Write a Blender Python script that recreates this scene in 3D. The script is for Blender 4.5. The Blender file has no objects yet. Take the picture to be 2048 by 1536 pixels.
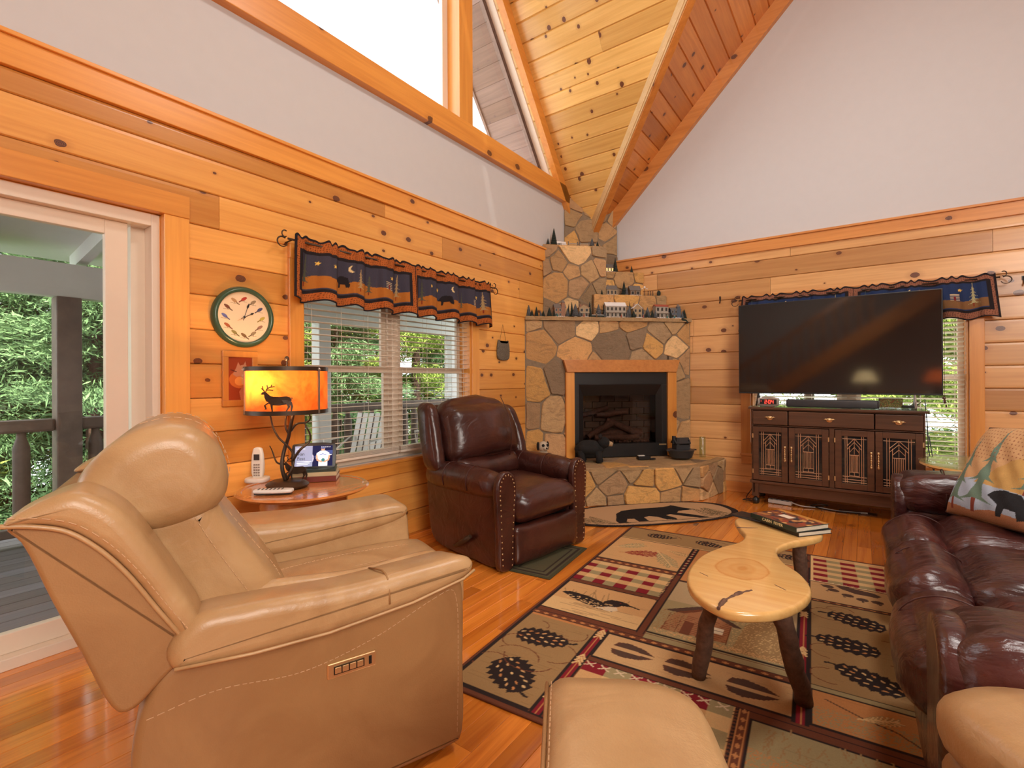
import bpy, bmesh, math, random
import numpy as np
from mathutils import Vector, Matrix, Euler
R = math.radians
S = bpy.context.scene
C = S.collection
random.seed(7)
# ---------------------------------------------------------------- camera, world, sun, lights, exposure
cam_d = bpy.data.cameras.new('camera'); cam = bpy.data.objects.new('camera', cam_d); C.objects.link(cam)
cam_d.sensor_width = 36; cam_d.lens = 36*976/2048; cam_d.shift_y = -8.6/2048; cam_d.clip_start = .02
cam.matrix_world = Matrix.Translation((2.93, -5.64, 1.21)) @ Matrix.Rotation(R(35.8), 4, 'Z') @ Matrix.Rotation(R(90), 4, 'X') @ Matrix.Rotation(-.0055, 4, 'Z')
S.camera = cam
W = bpy.data.worlds.new('overcast_sky'); S.world = W; W.use_nodes = True
bg = W.node_tree.nodes['Background']; bg.inputs[0].default_value = (.93, .97, 1, 1); bg.inputs[1].default_value = 3.4
def light(name, kind, loc, energy, color=(1, 1, 1), size=1, size_y=None, aim=None, rad=.05):
    l = bpy.data.lights.new(name, kind); o = bpy.data.objects.new(name, l); C.objects.link(o)
    o.location = loc; l.energy = energy; l.color = color
    if kind == 'AREA':
        l.size = size
        if size_y: l.shape = 'RECTANGLE'; l.size_y = size_y
    elif kind == 'POINT': l.shadow_soft_size = rad
    if aim is not None: o.rotation_euler = (Vector(aim)-Vector(loc)).to_track_quat('-Z', 'Y').to_euler()
    return o
sun = light('sun', 'SUN', (4, 6, 8), 10.0, (1, .95, .84)); sun.data.angle = R(1.2)
sun.rotation_euler = Vector((-.80, .30, -1.05)).to_track_quat('-Z', 'Y').to_euler()
light('rear_fill_light', 'AREA', (5.6, -6.6, 3.1), 130, (1, .92, .83), 1.8, 1.8, aim=(1.4, -2.8, .6))  # added area fill behind the camera, no fixture stands there
light('overhead_fill_light', 'AREA', (3.6, -3.3, 5.3), 66, (1, .95, .9), .9, .9, aim=(1.8, -2.6, 0))  # added fill under the roof peak, brightens the room from above
light('low_side_fill_light', 'AREA', (6.2, -6.6, 2.3), 50, (1, .91, .81), 1.8, 1.5, aim=(0.4, -3.0, 1.4))  # added low fill from the right rear, not a lamp of the house
light('back_wall_fill_light', 'AREA', (2.6, -7.6, 3.4), 45, (1, .9, .78), 1.2, 1.2, aim=(2.4, -10, 1.6))  # added fill on the back wall, brightens what the screen mirrors
S.view_settings.view_transform = 'Standard'; S.view_settings.look = 'None'
S.view_settings.gamma = 1; S.view_settings.use_curve_mapping = False
S.view_settings.exposure = 0.28
# ---------------------------------------------------------------- materials
def lin(c):
    c = c/255
    return c/12.92 if c <= .04045 else ((c+.055)/1.055)**2.4
def rgb(r, g, b): return (lin(r), lin(g), lin(b), 1)
class NT:
    def __init__(s, m): s.t = m.node_tree; s.n = s.t.nodes; s.l = s.t.links; s.b = s.n['Principled BSDF']
    def add(s, ty, **k):
        x = s.n.new(ty)
        for a, v in k.items():
            if a.startswith('i_'): x.inputs[a[2:].replace('_', ' ')].default_value = v
            else: setattr(x, a, v)
        return x
    def link(s, a, b): s.l.new(a, b)
    def coord(s, scale=(1, 1, 1), kind='Object'):
        tc = s.add('ShaderNodeTexCoord'); mp = s.add('ShaderNodeMapping'); mp.inputs['Scale'].default_value = scale
        s.link(tc.outputs[kind], mp.inputs[0]); return mp.outputs[0]
    def noise(s, vec, scale=5, detail=4, rough=.55, dist=0):
        x = s.add('ShaderNodeTexNoise'); x.inputs['Scale'].default_value = scale; x.inputs['Detail'].default_value = detail
        x.inputs['Roughness'].default_value = rough; x.inputs['Distortion'].default_value = dist
        if vec is not None: s.link(vec, x.inputs['Vector'])
        return x.outputs['Fac']
    def ramp(s, fac, stops):
        x = s.add('ShaderNodeValToRGB'); e = x.color_ramp.elements
        while len(e) > 1: e.remove(e[-1])
        e[0].position = stops[0][0]; e[0].color = stops[0][1]
        for p, c in stops[1:]:
            q = e.new(p); q.color = c
        s.link(fac, x.inputs[0]); return x.outputs[0]
    def mix(s, f, a, b, mode='MIX'):
        x = s.add('ShaderNodeMix', data_type='RGBA', blend_type=mode)
        for v, i in ((f, 0), (a, 6), (b, 7)):
            if hasattr(v, 'type') and hasattr(v, 'is_linked'): s.link(v, x.inputs[i])
            else: x.inputs[i].default_value = v
        return x.outputs[2]
    def math(s, op, a, b=0.0, clamp=False):
        x = s.add('ShaderNodeMath', operation=op, use_clamp=clamp)
        for v, i in ((a, 0), (b, 1)):
            if hasattr(v, 'is_linked'): s.link(v, x.inputs[i])
            else: x.inputs[i].default_value = v
        return x.outputs[0]
    def bump(s, h, strength=.3, dist=.01):
        x = s.add('ShaderNodeBump'); x.inputs['Strength'].default_value = strength; x.inputs['Distance'].default_value = dist
        s.link(h, x.inputs['Height']); s.link(x.outputs[0], s.b.inputs['Normal'])
    def attr(s, name, out='Color'):
        x = s.add('ShaderNodeAttribute', attribute_name=name); return x.outputs[out]
def newmat(name, color=None, rough=.5, metal=0, spec=.5):
    m = bpy.data.materials.new(name); m.use_nodes = True; t = NT(m)
    if color: t.b.inputs['Base Color'].default_value = color
    t.b.inputs['Roughness'].default_value = rough; t.b.inputs['Metallic'].default_value = metal
    t.b.inputs['Specular IOR Level'].default_value = spec
    return m, t
def plain(name, color, rough=.5, metal=0, var=.12, scale=12, bump=0, spec=.5, bscale=60, emit=None, es=1):
    m, t = newmat(name, color, rough, metal, spec)
    v = t.coord()
    if var:
        c2 = tuple(max(0, c*(1-var*2)) for c in color[:3])+(1,)
        t.link(t.mix(t.noise(v, scale), c2, tuple(min(1, c*(1+var*.6)) for c in color[:3])+(1,)), t.b.inputs['Base Color'])
    if bump: t.bump(t.noise(v, bscale, 3), bump, .004)
    if emit: t.b.inputs['Emission Color'].default_value = emit; t.b.inputs['Emission Strength'].default_value = es
    return m
def pine(name, axis, light_c, dark_c, rough=.32, knots=True, coat=.25, cr=.18, kscale=4.2, kp=.60, kr=.075, tint=.45, knot_c=(.09, .03, .012, 1), grain=1.0, nrm=0):
    """boards whose length runs along the given axis; attribute rnd shifts the figure from board to board"""
    m, t = newmat(name, light_c, rough)
    ra = t.attr('rnd', 'Fac')
    sc = [38, 38, 38]; sc[axis] = 1.6
    base = t.coord()
    off = t.add('ShaderNodeCombineXYZ'); k = t.math('MULTIPLY', ra, 37.0)
    for i in range(3): t.link(k, off.inputs[i])
    va = t.add('ShaderNodeVectorMath', operation='ADD'); t.link(base, va.inputs[0]); t.link(off.outputs[0], va.inputs[1])
    vm = t.add('ShaderNodeVectorMath', operation='MULTIPLY'); t.link(va.outputs[0], vm.inputs[0]); vm.inputs[1].default_value = sc
    # knots
    sx = t.add('ShaderNodeSeparateXYZ'); t.link(va.outputs[0], sx.inputs[0]); kn = t.add('ShaderNodeCombineXYZ')
    t.link(t.math('MULTIPLY', sx.outputs[axis], .72), kn.inputs[0]); t.link(sx.outputs[[q for q in range(3) if q not in (axis, nrm)][0]], kn.inputs[1])
    vo = t.add('ShaderNodeTexVoronoi', voronoi_dimensions='2D'); vo.inputs['Scale'].default_value = kscale; t.link(kn.outputs[0], vo.inputs['Vector'])
    sep = t.add('ShaderNodeSeparateColor'); t.link(vo.outputs['Color'], sep.inputs[0])
    g = t.noise(vm.outputs[0], 1.0, 5, .6, .6)
    sc2 = [9, 9, 9]; sc2[axis] = .5
    vm2 = t.add('ShaderNodeVectorMath', operation='MULTIPLY'); t.link(va.outputs[0], vm2.inputs[0]); vm2.inputs[1].default_value = sc2
    g2 = t.noise(vm2.outputs[0], 1.0, 3, .5, 1.2)
    mixg = t.math('ADD', t.math('MULTIPLY', g, .55*grain), t.math('MULTIPLY', g2, .42))
    col = t.ramp(mixg, [(.22, dark_c), (.60, light_c)])
    tone = t.math('ADD', t.math('MULTIPLY', ra, tint), 1-tint*.55)
    tc = t.add('ShaderNodeCombineColor')
    t.link(tone, tc.inputs[0]); t.link(t.math('POWER', tone, 1.25), tc.inputs[1]); t.link(t.math('POWER', tone, 1.6), tc.inputs[2])
    col = t.mix(1.0, col, tc.outputs[0], 'MULTIPLY')
    if knots:
        pres = t.math('GREATER_THAN', sep.outputs[0], kp)
        rad = t.math('ADD', t.math('MULTIPLY', sep.outputs[1], kr), kr*.33)
        dn = t.math('ADD', vo.outputs['Distance'], t.math('MULTIPLY', t.math('SUBTRACT', t.noise(base, 45, 2), .5), .035))
        core = t.math('LESS_THAN', dn, rad)
        halo = t.math('SUBTRACT', 1.0, t.math('DIVIDE', dn, t.math('MULTIPLY', rad, 2.6)), clamp=True)
        col = t.mix(t.math('MULTIPLY', t.math('MULTIPLY', halo, pres), .75), col, t.mix(.6, col, (dark_c[0]*.55, dark_c[1]*.42, dark_c[2]*.4, 1)))
        ring = t.math('GREATER_THAN', t.math('SINE', t.math('MULTIPLY', dn, 260.0)), .2)
        kc = t.mix(ring, knot_c, (knot_c[0]*2.4, knot_c[1]*2.2, knot_c[2]*2, 1))
        col = t.mix(t.math('MULTIPLY', core, pres), col, kc)
    t.link(col, t.b.inputs['Base Color'])
    t.b.inputs['Coat Weight'].default_value = coat; t.b.inputs['Coat Roughness'].default_value = cr
    t.bump(g, .08, .003)
    return m
def leather(name, c1, c2, rough=.38, wr=.5, wscale=6, coat=.15, st=(1, .45, 1)):
    m, t = newmat(name, c1, rough)
    v = t.coord()
    n = t.noise(v, 3.5, 5, .6, .8)
    t.link(t.ramp(n, [(.32, c2), (.66, c1)]), t.b.inputs['Base Color'])
    w = t.add('ShaderNodeMapping'); w.inputs['Scale'].default_value = st
    t.link(v, w.inputs[0])
    a = t.noise(w.outputs[0], wscale, 3, .5, 1.6); f = t.noise(v, 260, 2, .5)
    t.bump(t.math('ADD', t.math('MULTIPLY', a, wr), t.math('MULTIPLY', f, .03)), .55, .03)
    t.b.inputs['Coat Weight'].default_value = coat; t.b.inputs['Coat Roughness'].default_value = .25
    return m
def colmat(name, rough=.8, bump=.3, bscale=350, coat=0, emit=0, fuzz=0, var=.1):
    m, t = newmat(name, (1, 1, 1, 1), rough, 0, .2)
    c = t.attr('Col')
    if var:
        n = t.math('ADD', t.math('MULTIPLY', t.noise(t.coord(), 240, 2), .6), t.math('MULTIPLY', t.noise(t.coord(), 14, 4, .65, .8), .4 if name == 'fieldstone' else 0))
        if name == 'fieldstone': var *= 1.9
        k = t.add('ShaderNodeCombineColor'); q = t.math('ADD', t.math('MULTIPLY', n, var*2), 1-var*.7)
        for i in range(3): t.link(q, k.inputs[i])
        c = t.mix(1.0, c, k.outputs[0], 'MULTIPLY')
    t.link(c, t.b.inputs['Base Color'])
    if bump: t.bump(t.noise(t.coord(), bscale, 2), bump, .003)
    if coat: t.b.inputs['Coat Weight'].default_value = coat
    if emit: t.link(c, t.b.inputs['Emission Color']); t.b.inputs['Emission Strength'].default_value = emit
    return m
def glassmat(name, tint=(1, 1, 1, 1), rough=0, refl=.12, trans=1.0):
    """thin window glass: mostly clear with fresnel reflection"""
    m = bpy.data.materials.new(name); m.use_nodes = True; nt = m.node_tree; nt.nodes.remove(nt.nodes['Principled BSDF'])
    o = nt.nodes['Material Output']; tr = nt.nodes.new('ShaderNodeBsdfTransparent'); tr.inputs[0].default_value = tint
    gl = nt.nodes.new('ShaderNodeBsdfGlossy'); gl.inputs['Roughness'].default_value = rough
    fr = nt.nodes.new('ShaderNodeLayerWeight'); pw = nt.nodes.new('ShaderNodeMath'); pw.operation = 'POWER'; pw.inputs[1].default_value = 4; nt.links.new(fr.outputs['Facing'], pw.inputs[0])
    ad = nt.nodes.new('ShaderNodeMath'); ad.operation = 'ADD'; ad.operation = 'MULTIPLY_ADD'; ad.inputs[1].default_value = .45; ad.inputs[2].default_value = refl*.55; nt.links.new(pw.outputs[0], ad.inputs[0])
    mx = nt.nodes.new('ShaderNodeMixShader'); nt.links.new(ad.outputs[0], mx.inputs[0]); nt.links.new(tr.outputs[0], mx.inputs[1])
    nt.links.new(gl.outputs[0], mx.inputs[2]); nt.links.new(mx.outputs[0], o.inputs[0])
    return m
M = {}
PL, PD = (.80, .37, .085, 1), (.62, .225, .038, 1)
M['pineY'] = pine('pine_boards_lengthwise', 1, PL, PD, kp=.36, kscale=4.8)
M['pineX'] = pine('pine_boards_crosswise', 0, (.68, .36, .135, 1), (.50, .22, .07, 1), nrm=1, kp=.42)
M['pineZ'] = pine('pine_trim_upright', 2, (.80, .345, .068, 1), (.64, .23, .038, 1), kscale=3)
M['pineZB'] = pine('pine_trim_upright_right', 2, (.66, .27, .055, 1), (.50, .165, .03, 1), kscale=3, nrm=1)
M['trimY'] = pine('pine_trim_lengthwise', 1, (.78, .32, .058, 1), (.60, .205, .032, 1), kscale=3)
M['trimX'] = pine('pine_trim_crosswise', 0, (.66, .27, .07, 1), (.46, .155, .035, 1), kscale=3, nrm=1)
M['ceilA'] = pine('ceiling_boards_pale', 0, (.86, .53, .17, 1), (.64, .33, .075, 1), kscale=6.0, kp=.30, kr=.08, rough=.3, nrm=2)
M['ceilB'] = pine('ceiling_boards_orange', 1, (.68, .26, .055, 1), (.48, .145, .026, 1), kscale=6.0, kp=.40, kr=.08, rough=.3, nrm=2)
M['beam'] = pine('beam_wood', 0, (.70, .27, .055, 1), (.50, .165, .03, 1), kscale=3, nrm=2)
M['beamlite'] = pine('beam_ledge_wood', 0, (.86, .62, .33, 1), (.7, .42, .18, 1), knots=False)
M['floor'] = pine('heart_pine_floor', 1, (.78, .25, .03, 1), (.42, .08, .009, 1), rough=.14, coat=1.0, cr=.07, kscale=2.6, kp=.7, kr=.06, tint=.6, grain=1.25, nrm=2)
M['porchwood'] = pine('weathered_soffit_wood', 0, (.30, .19, .15, 1), (.17, .11, .09, 1), knots=False, coat=0, rough=.7)
M['drywall'] = plain('drywall_paint', (.61, .59, .585, 1), .7, var=.02, bump=.05, bscale=90)
M['white'] = plain('white_vinyl_warm_lit', (.78, .64, .50, 1), .35, var=.03)  # white vinyl with the warm lamplight's tint put into its colour
M['blind'] = plain('white_blind_slats', (.80, .70, .58, 1), .4, var=.02)
M['glass'] = glassmat('window_glass'); M['doorglass'] = glassmat('door_glass', (.93, .95, .94, 1), refl=.13)
M['tan'] = leather('tan_leather', rgb(196, 158, 112), rgb(172, 132, 88), .36, .35, 5)
M['tanpanel'] = leather('tan_leather_panel', rgb(168, 126, 80), rgb(150, 108, 66), .5, .1, 4)
M['brown'] = leather('oxblood_leather', rgb(76, 38, 30), rgb(50, 22, 18), .30, .6, 7, .35)
M['sofa'] = leather('burgundy_leather', rgb(80, 36, 32), rgb(46, 20, 20), .27, 1.0, 9, .4, (.4, 1.4, 1))
M['thread'] = plain('seam_thread', rgb(205, 165, 125), .6, var=.05)
M['piping'] = plain('seam_piping', rgb(70, 34, 28), .4, var=.1)
M['black'] = plain('black_metal', (.012, .011, .011, 1), .4, var=.1)
M['iron'] = plain('dark_cast_iron', (.035, .035, .038, 1), .45, var=.2, bump=.2, bscale=200)
M['bronze'] = plain('dark_bronze', (.07, .042, .025, 1), .4, .5, var=.2)
M['steel'] = plain('brushed_steel', (.5, .47, .43, 1), .3, .9, var=.05)
M['brass'] = plain('antique_brass', (.85, .60, .30, 1), .3, .8, var=.05)
M['nail'] = plain('brass_nailheads', (.55, .40, .22, 1), .3, 1, var=.05)
M['walnut'] = pine('dark_stained_wood', 0, (.12, .052, .027, 1), (.04, .018, .011, 1), rough=.3, knots=False, tint=.1)
M['sidewood'] = pine('cherry_table_wood', 1, (.60, .22, .06, 1), (.42, .12, .03, 1), rough=.14, knots=False, tint=.1, coat=.6)
M['slab'] = pine('pale_maple_slab', 0, (.80, .49, .18, 1), (.66, .33, .09, 1), rough=.18, kscale=2.0, coat=.6, knots=False, tint=.1)
def _slab():
    t = NT(M['slab']); v = t.coord(); sx = t.add('ShaderNodeSeparateXYZ'); t.link(v, sx.inputs[0]); n = t.math('MULTIPLY', t.math('SUBTRACT', t.noise(v, 14, 3), .5), .035)
    dx = t.math('MULTIPLY', t.math('SUBTRACT', sx.outputs[0], 2.53), 1.0); dy = t.math('MULTIPLY', t.math('SUBTRACT', sx.outputs[1], -3.52), .80)
    d = t.math('ADD', t.math('SQRT', t.math('ADD', t.math('MULTIPLY', dx, dx), t.math('MULTIPLY', dy, dy))), n)
    old = t.b.inputs['Base Color'].links[0].from_socket
    msk = t.ramp(d, [(0, (.9, .9, .9, 1)), (.012, (.9, .9, .9, 1)), (.022, (.35, .35, .35, 1)), (.04, (.62, .62, .62, 1)), (.055, (.25, .25, .25, 1)), (.088, (.45, .45, .45, 1)), (.094, (1, 1, 1, 1)), (.099, (0, 0, 0, 1))])
    t.link(t.mix(msk, old, (.62, .27, .07, 1)), t.b.inputs['Base Color'])
_slab()
M['bark'] = plain('brown_bark', (.19, .095, .06, 1), .75, var=.4, scale=40, bump=.9, bscale=60)
M['stone'] = colmat('fieldstone', .75, 0, 38, var=.30)
def _stone():
    t = NT(M['stone']); v = t.coord(); mp = t.add('ShaderNodeMapping'); mp.inputs['Scale'].default_value = (7, 7, 15); mp.inputs['Rotation'].default_value = (.35, .5, 0); t.link(v, mp.inputs[0])
    s = t.noise(mp.outputs[0], 1.0, 5, .65, 1.5); f = t.noise(v, 70, 4, .6)
    t.bump(t.math('ADD', t.math('MULTIPLY', s, .8), t.math('MULTIPLY', f, .35)), .9, .018)
    old = t.b.inputs['Base Color'].links[0].from_socket
    t.link(t.mix(t.ramp(s, [(.36, (.34, .34, .34, 1)), (.5, (0, 0, 0, 1))]), old, (.16, .105, .06, 1)), t.b.inputs['Base Color'])
_stone()
M['mortar'] = plain('mortar', (.29, .21, .135, 1), .95, var=.2, scale=30, bump=.8, bscale=70)
M['fabric'] = colmat('quilted_fabric', .9, .6, 260, var=.25)
M['rug'] = colmat('woven_rug', .95, .6, 600, var=.22)
M['print'] = colmat('printed_surface', .45, 0, var=.03)
M['tv'] = plain('television_glass', (.008, .007, .007, 1), .07, var=0, spec=1.0)
M['darkglass'] = glassmat('firebox_glass', (.55, .5, .48, 1), refl=.06)
M['inkblack'] = plain('black_lettering', (.03, .03, .05, 1), .5, var=0)
M['clearglass'] = glassmat('table_glass', (.9, .96, .92, 1), refl=.10)
M['firebrick'] = plain('fire_brick', (.20, .13, .085, 1), .9, var=.25)
M['deck'] = pine('grey_deck_boards', 1, (.20, .165, .165, 1), (.12, .095, .09, 1), knots=False, coat=0, rough=.6)
M['railwood'] = plain('brown_stained_log', (.19, .13, .10, 1), .6, var=.3, scale=8, bump=.2)
M['porchpaint'] = plain('porch_paint_white', (.75, .73, .70, 1), .6, var=.03)
M['plastic'] = plain('white_plastic', (.78, .74, .68, 1), .35, var=.02)
M['paper'] = plain('book_pages', (.78, .68, .52, 1), .8, var=.1, scale=200)
M['cream'] = plain('cream_clock_face', (.86, .74, .58, 1), .5, var=.02)
M['green'] = plain('green_clock_rim', (.055, .10, .055, 1), .25, .1, var=.1)
M['blackfur'] = plain('black_fur', (.012, .011, .011, 1), .9, var=.4, bump=.8, bscale=90)
M['whitefur'] = plain('white_fur', (.6, .5, .38, 1), .9, var=.2, bump=.6)
M['snow'] = plain('snow_glitter', (.85, .82, .80, 1), .7, var=.04, bump=.4)
M['fir'] = plain('dark_bristle_tree', (.03, .045, .035, 1), .9, var=.4, bump=.8, bscale=300)
M['frost'] = plain('frosted_bristle_tree', (.16, .17, .18, 1), .9, var=.5, scale=120, bump=.8, bscale=300)
M['wallbrick'] = plain('miniature_brick', (.40, .20, .12, 1), .8, var=.3, scale=150)
M['walltan'] = plain('miniature_tan_wall', (.52, .36, .2, 1), .8, var=.3, scale=120)
M['wallwhite'] = plain('miniature_white_wall', (.50, .43, .35, 1), .7, var=.3, scale=160)
M['wallred'] = plain('miniature_red_wall', (.45, .10, .06, 1), .7, var=.2, scale=120)
M['wallblue'] = plain('miniature_blue_wall', (.10, .13, .17, 1), .7, var=.2, scale=120)
M['wallteal'] = plain('miniature_teal_wall', (.03, .20, .17, 1), .6, var=.2, scale=120)
M['walllog'] = plain('miniature_log_wall', (.22, .12, .06, 1), .8, var=.35, scale=120)
M['roofgrey'] = plain('miniature_grey_roof', (.22, .19, .17, 1), .8, var=.3, scale=120)
M['winlit'] = plain('miniature_lit_window', (.9, .65, .25, 1), .5, var=0, emit=(1, .68, .25, 1), es=.8)
M['windark'] = plain('miniature_dark_window', (.04, .035, .03, 1), .3, var=0)
# ---------------------------------------------------------------- geometry helpers
class MB:
    def __init__(s): s.v = []; s.f = []; s.mi = []; s.c = []; s.r = []; s.col = (1, 1, 1, 1); s.rnd = 0.0; s.m = 0
    def addv(s, pts):
        n = len(s.v); s.v += [tuple(p) for p in pts]; s.c += [s.col]*len(pts); s.r += [s.rnd]*len(pts); return n
    def face(s, *idx): s.f.append(idx); s.mi.append(s.m)
    def box(s, c, d, rot=None, origin=None):
        h = [x/2 for x in d]; P = []
        for z in (-1, 1):
            for x, y in ((-1, -1), (1, -1), (1, 1), (-1, 1)):
                p = Vector((x*h[0], y*h[1], z*h[2]))
                if rot is not None: p = rot @ p
                P.append(p+Vector(c))
        n = s.addv(P)
        for q in ((0, 3, 2, 1), (4, 5, 6, 7), (0, 1, 5, 4), (1, 2, 6, 5), (2, 3, 7, 6), (3, 0, 4, 7)): s.face(*[n+i for i in q])
        return s
    def bx(s, x0, x1, y0, y1, z0, z1): return s.box(((x0+x1)/2, (y0+y1)/2, (z0+z1)/2), (abs(x1-x0), abs(y1-y0), abs(z1-z0)))
    def loft(s, rings, cap=True, close=True):
        k = len(rings[0]); n = s.addv([p for r in rings for p in r])
        for i in range(len(rings)-1):
            for j in range(k if close else k-1):
                a = n+i*k+j; b = n+i*k+(j+1) % k; s.face(a, b, b+k, a+k)
        if cap:
            s.face(*[n+j for j in reversed(range(k))]); s.face(*[n+(len(rings)-1)*k+j for j in range(k)])
        return s
    def prism(s, poly, z0, z1):  # plan polygon
        return s.loft([[(x, y, z0) for x, y in poly], [(x, y, z1) for x, y in poly]])
    def tube(s, path, r, k=8, cap=True):
        P = [Vector(p) for p in path]; n = len(P); rr = r if isinstance(r, (list, tuple)) else [r]*n
        rings = []; up = None
        for i in range(n):
            t = (P[min(i+1, n-1)]-P[max(i-1, 0)]).normalized()
            if up is None: up = Vector((0, 0, 1)) if abs(t.z) < .9 else Vector((1, 0, 0))
            a = t.cross(up)
            if a.length < 1e-5: a = t.cross(Vector((0, 1, 0)))
            a.normalize(); b = a.cross(t).normalized(); up = b
            rings.append([P[i]+(a*math.cos(2*math.pi*j/k)+b*math.sin(2*math.pi*j/k))*rr[i] for j in range(k)])
        return s.loft(rings, cap)
    def cyl(s, p0, p1, r0, r1=None, k=16): return s.tube([p0, p1], [r0, r1 if r1 is not None else r0], k)
    def lathe(s, prof, c, k=24, sx=1, sy=1):
        return s.loft([[(c[0]+r*sx*math.cos(2*math.pi*j/k), c[1]+r*sy*math.sin(2*math.pi*j/k), c[2]+z) for j in range(k)] for r, z in prof])
    def ell(s, c, d, k=12, n=8, rot=None):
        rings = []
        for i in range(n+1):
            th = math.pi*(i/n); th = min(max(th, .06), math.pi-.06)
            ring = []
            for j in range(k):
                p = Vector((d[0]*math.sin(th)*math.cos(2*math.pi*j/k), d[1]*math.sin(th)*math.sin(2*math.pi*j/k), -d[2]*math.cos(th)))
                if rot is not None: p = rot @ p
                ring.append(p+Vector(c))
            rings.append(ring)
        return s.loft(rings)
    def slab(s, outline, fn, t0, t1, r=.01, K=3):
        """outline (2D) swept from t0 to t1 with rounded rims; fn(a, b, t) -> xyz"""
        n = len(outline); O = [Vector(p) for p in outline]
        area = sum(O[i].x*O[(i+1) % n].y-O[(i+1) % n].x*O[i].y for i in range(n)); sg = 1 if area > 0 else -1
        N = []
        for i in range(n):
            t = (O[(i+1) % n]-O[i-1]); N.append(Vector((-t.y, t.x)).normalized()*sg)
        lim = []
        for i in range(n):   # half the local thickness limits the inset
            best = 1e9; p = O[i]; nn = N[i]
            for j in range(n):
                if j == i or (j+1) % n == i: continue
                a_, b_ = O[j], O[(j+1) % n]; e = b_-a_; den = nn.x*e.y-nn.y*e.x
                if abs(den) < 1e-9: continue
                w_ = a_-p; t = (w_.x*e.y-w_.y*e.x)/den; s_ = (w_.x*nn.y-w_.y*nn.x)/den
                if t > 1e-4 and -1e-6 <= s_ <= 1+1e-6: best = min(best, t)
            lim.append(min(r, best*.44))
        k_ = max(1, n//24)
        for _ in range(3): lim = [min(lim[i], sum(lim[(i+q) % n] for q in range(-k_, k_+1))/(2*k_+1)) for i in range(n)]
        L = []
        for i in range(K+1):
            a = i/K*math.pi/2; L.append((r*(1-math.sin(a)), t0+(1 if t1 > t0 else -1)*r*(1-math.cos(a))))
        L += [(q, t1-(t-t0)) for q, t in reversed(L)]
        return s.loft([[fn(O[i].x+N[i].x*q*lim[i]/r, O[i].y+N[i].y*q*lim[i]/r, t) for i in range(n)] for q, t in L])
    def build(s, name, mats, parent=None, smooth=False, loc=None, bevel=0, sub=0, angle=None):
        me = bpy.data.meshes.new(name); me.from_pydata(s.v, [], s.f)
        mats = mats if isinstance(mats, (list, tuple)) else [mats]
        for m in mats: me.materials.append(M[m] if isinstance(m, str) else m)
        if len(mats) > 1: me.polygons.foreach_set('material_index', s.mi)
        a = me.color_attributes.new('Col', 'FLOAT_COLOR', 'POINT'); a.data.foreach_set('color', [x for q in s.c for x in q])
        if any(s.r): a = me.attributes.new('rnd', 'FLOAT', 'POINT'); a.data.foreach_set('value', s.r)
        b = bmesh.new(); b.from_mesh(me); bmesh.ops.recalc_face_normals(b, faces=b.faces); b.to_mesh(me); b.free()
        o = bpy.data.objects.new(name, me); C.objects.link(o)
        if parent is not None: o.parent = parent
        if loc: o.location = loc
        if smooth: me.polygons.foreach_set('use_smooth', [len(p.vertices) <= 4 for p in me.polygons])
        if bevel:
            q = o.modifiers.new('bevel', 'BEVEL'); q.width = bevel; q.segments = 2; q.limit_method = 'ANGLE'; q.angle_limit = R(40)
        if sub: q = o.modifiers.new('sub', 'SUBSURF'); q.levels = sub; q.render_levels = sub
        if smooth and angle: me.set_sharp_from_angle(angle=R(angle))
        return o
def tag(o, label=None, cat=None, group=None, kind=None):
    if label: o['label'] = label
    if cat: o['category'] = cat
    if group: o['group'] = group
    if kind: o['kind'] = kind
    return o
def thing(name, loc, label, cat, group=None, rz=0):
    o = bpy.data.objects.new(name, None); C.objects.link(o); o.location = loc; o.rotation_euler = (0, 0, rz); o.empty_display_size = .1
    return tag(o, label, cat, group)
def kids(o): return [c for c in bpy.data.objects if c.parent == o]
def copy_tree(o, parent=None):
    c = o.copy(); C.objects.link(c); c.parent = parent
    for k in kids(o): copy_tree(k, c)
    return c
def spline(pts, n=8, closed=True):
    P = [Vector(p) for p in pts]; N = len(P); out = []
    for i in range(N if closed else N-1):
        if closed: a, b, c, d = P[i-1], P[i], P[(i+1) % N], P[(i+2) % N]
        else: a, b, c, d = P[max(i-1, 0)], P[i], P[i+1], P[min(i+2, N-1)]
        for j in range(n):
            t = j/n
            la, lb, lc = max((b-a).length, 1e-6)**.5, max((c-b).length, 1e-6)**.5, max((d-c).length, 1e-6)**.5
            m1 = ((b-a)/la-(c-a)/(la+lb)+(c-b)/lb)*lb if (b-a).length > 1e-6 else (c-b); m2 = ((c-b)/lb-(d-b)/(lb+lc)+(d-c)/lc)*lb if (d-c).length > 1e-6 else (c-b)
            out.append((2*t**3-3*t*t+1)*b+(t**3-2*t*t+t)*m1+(-2*t**3+3*t*t)*c+(t**3-t*t)*m2)
    if not closed: out.append(P[-1])
    return out
def smoothf(x): return x*x*(3-2*x)
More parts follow.
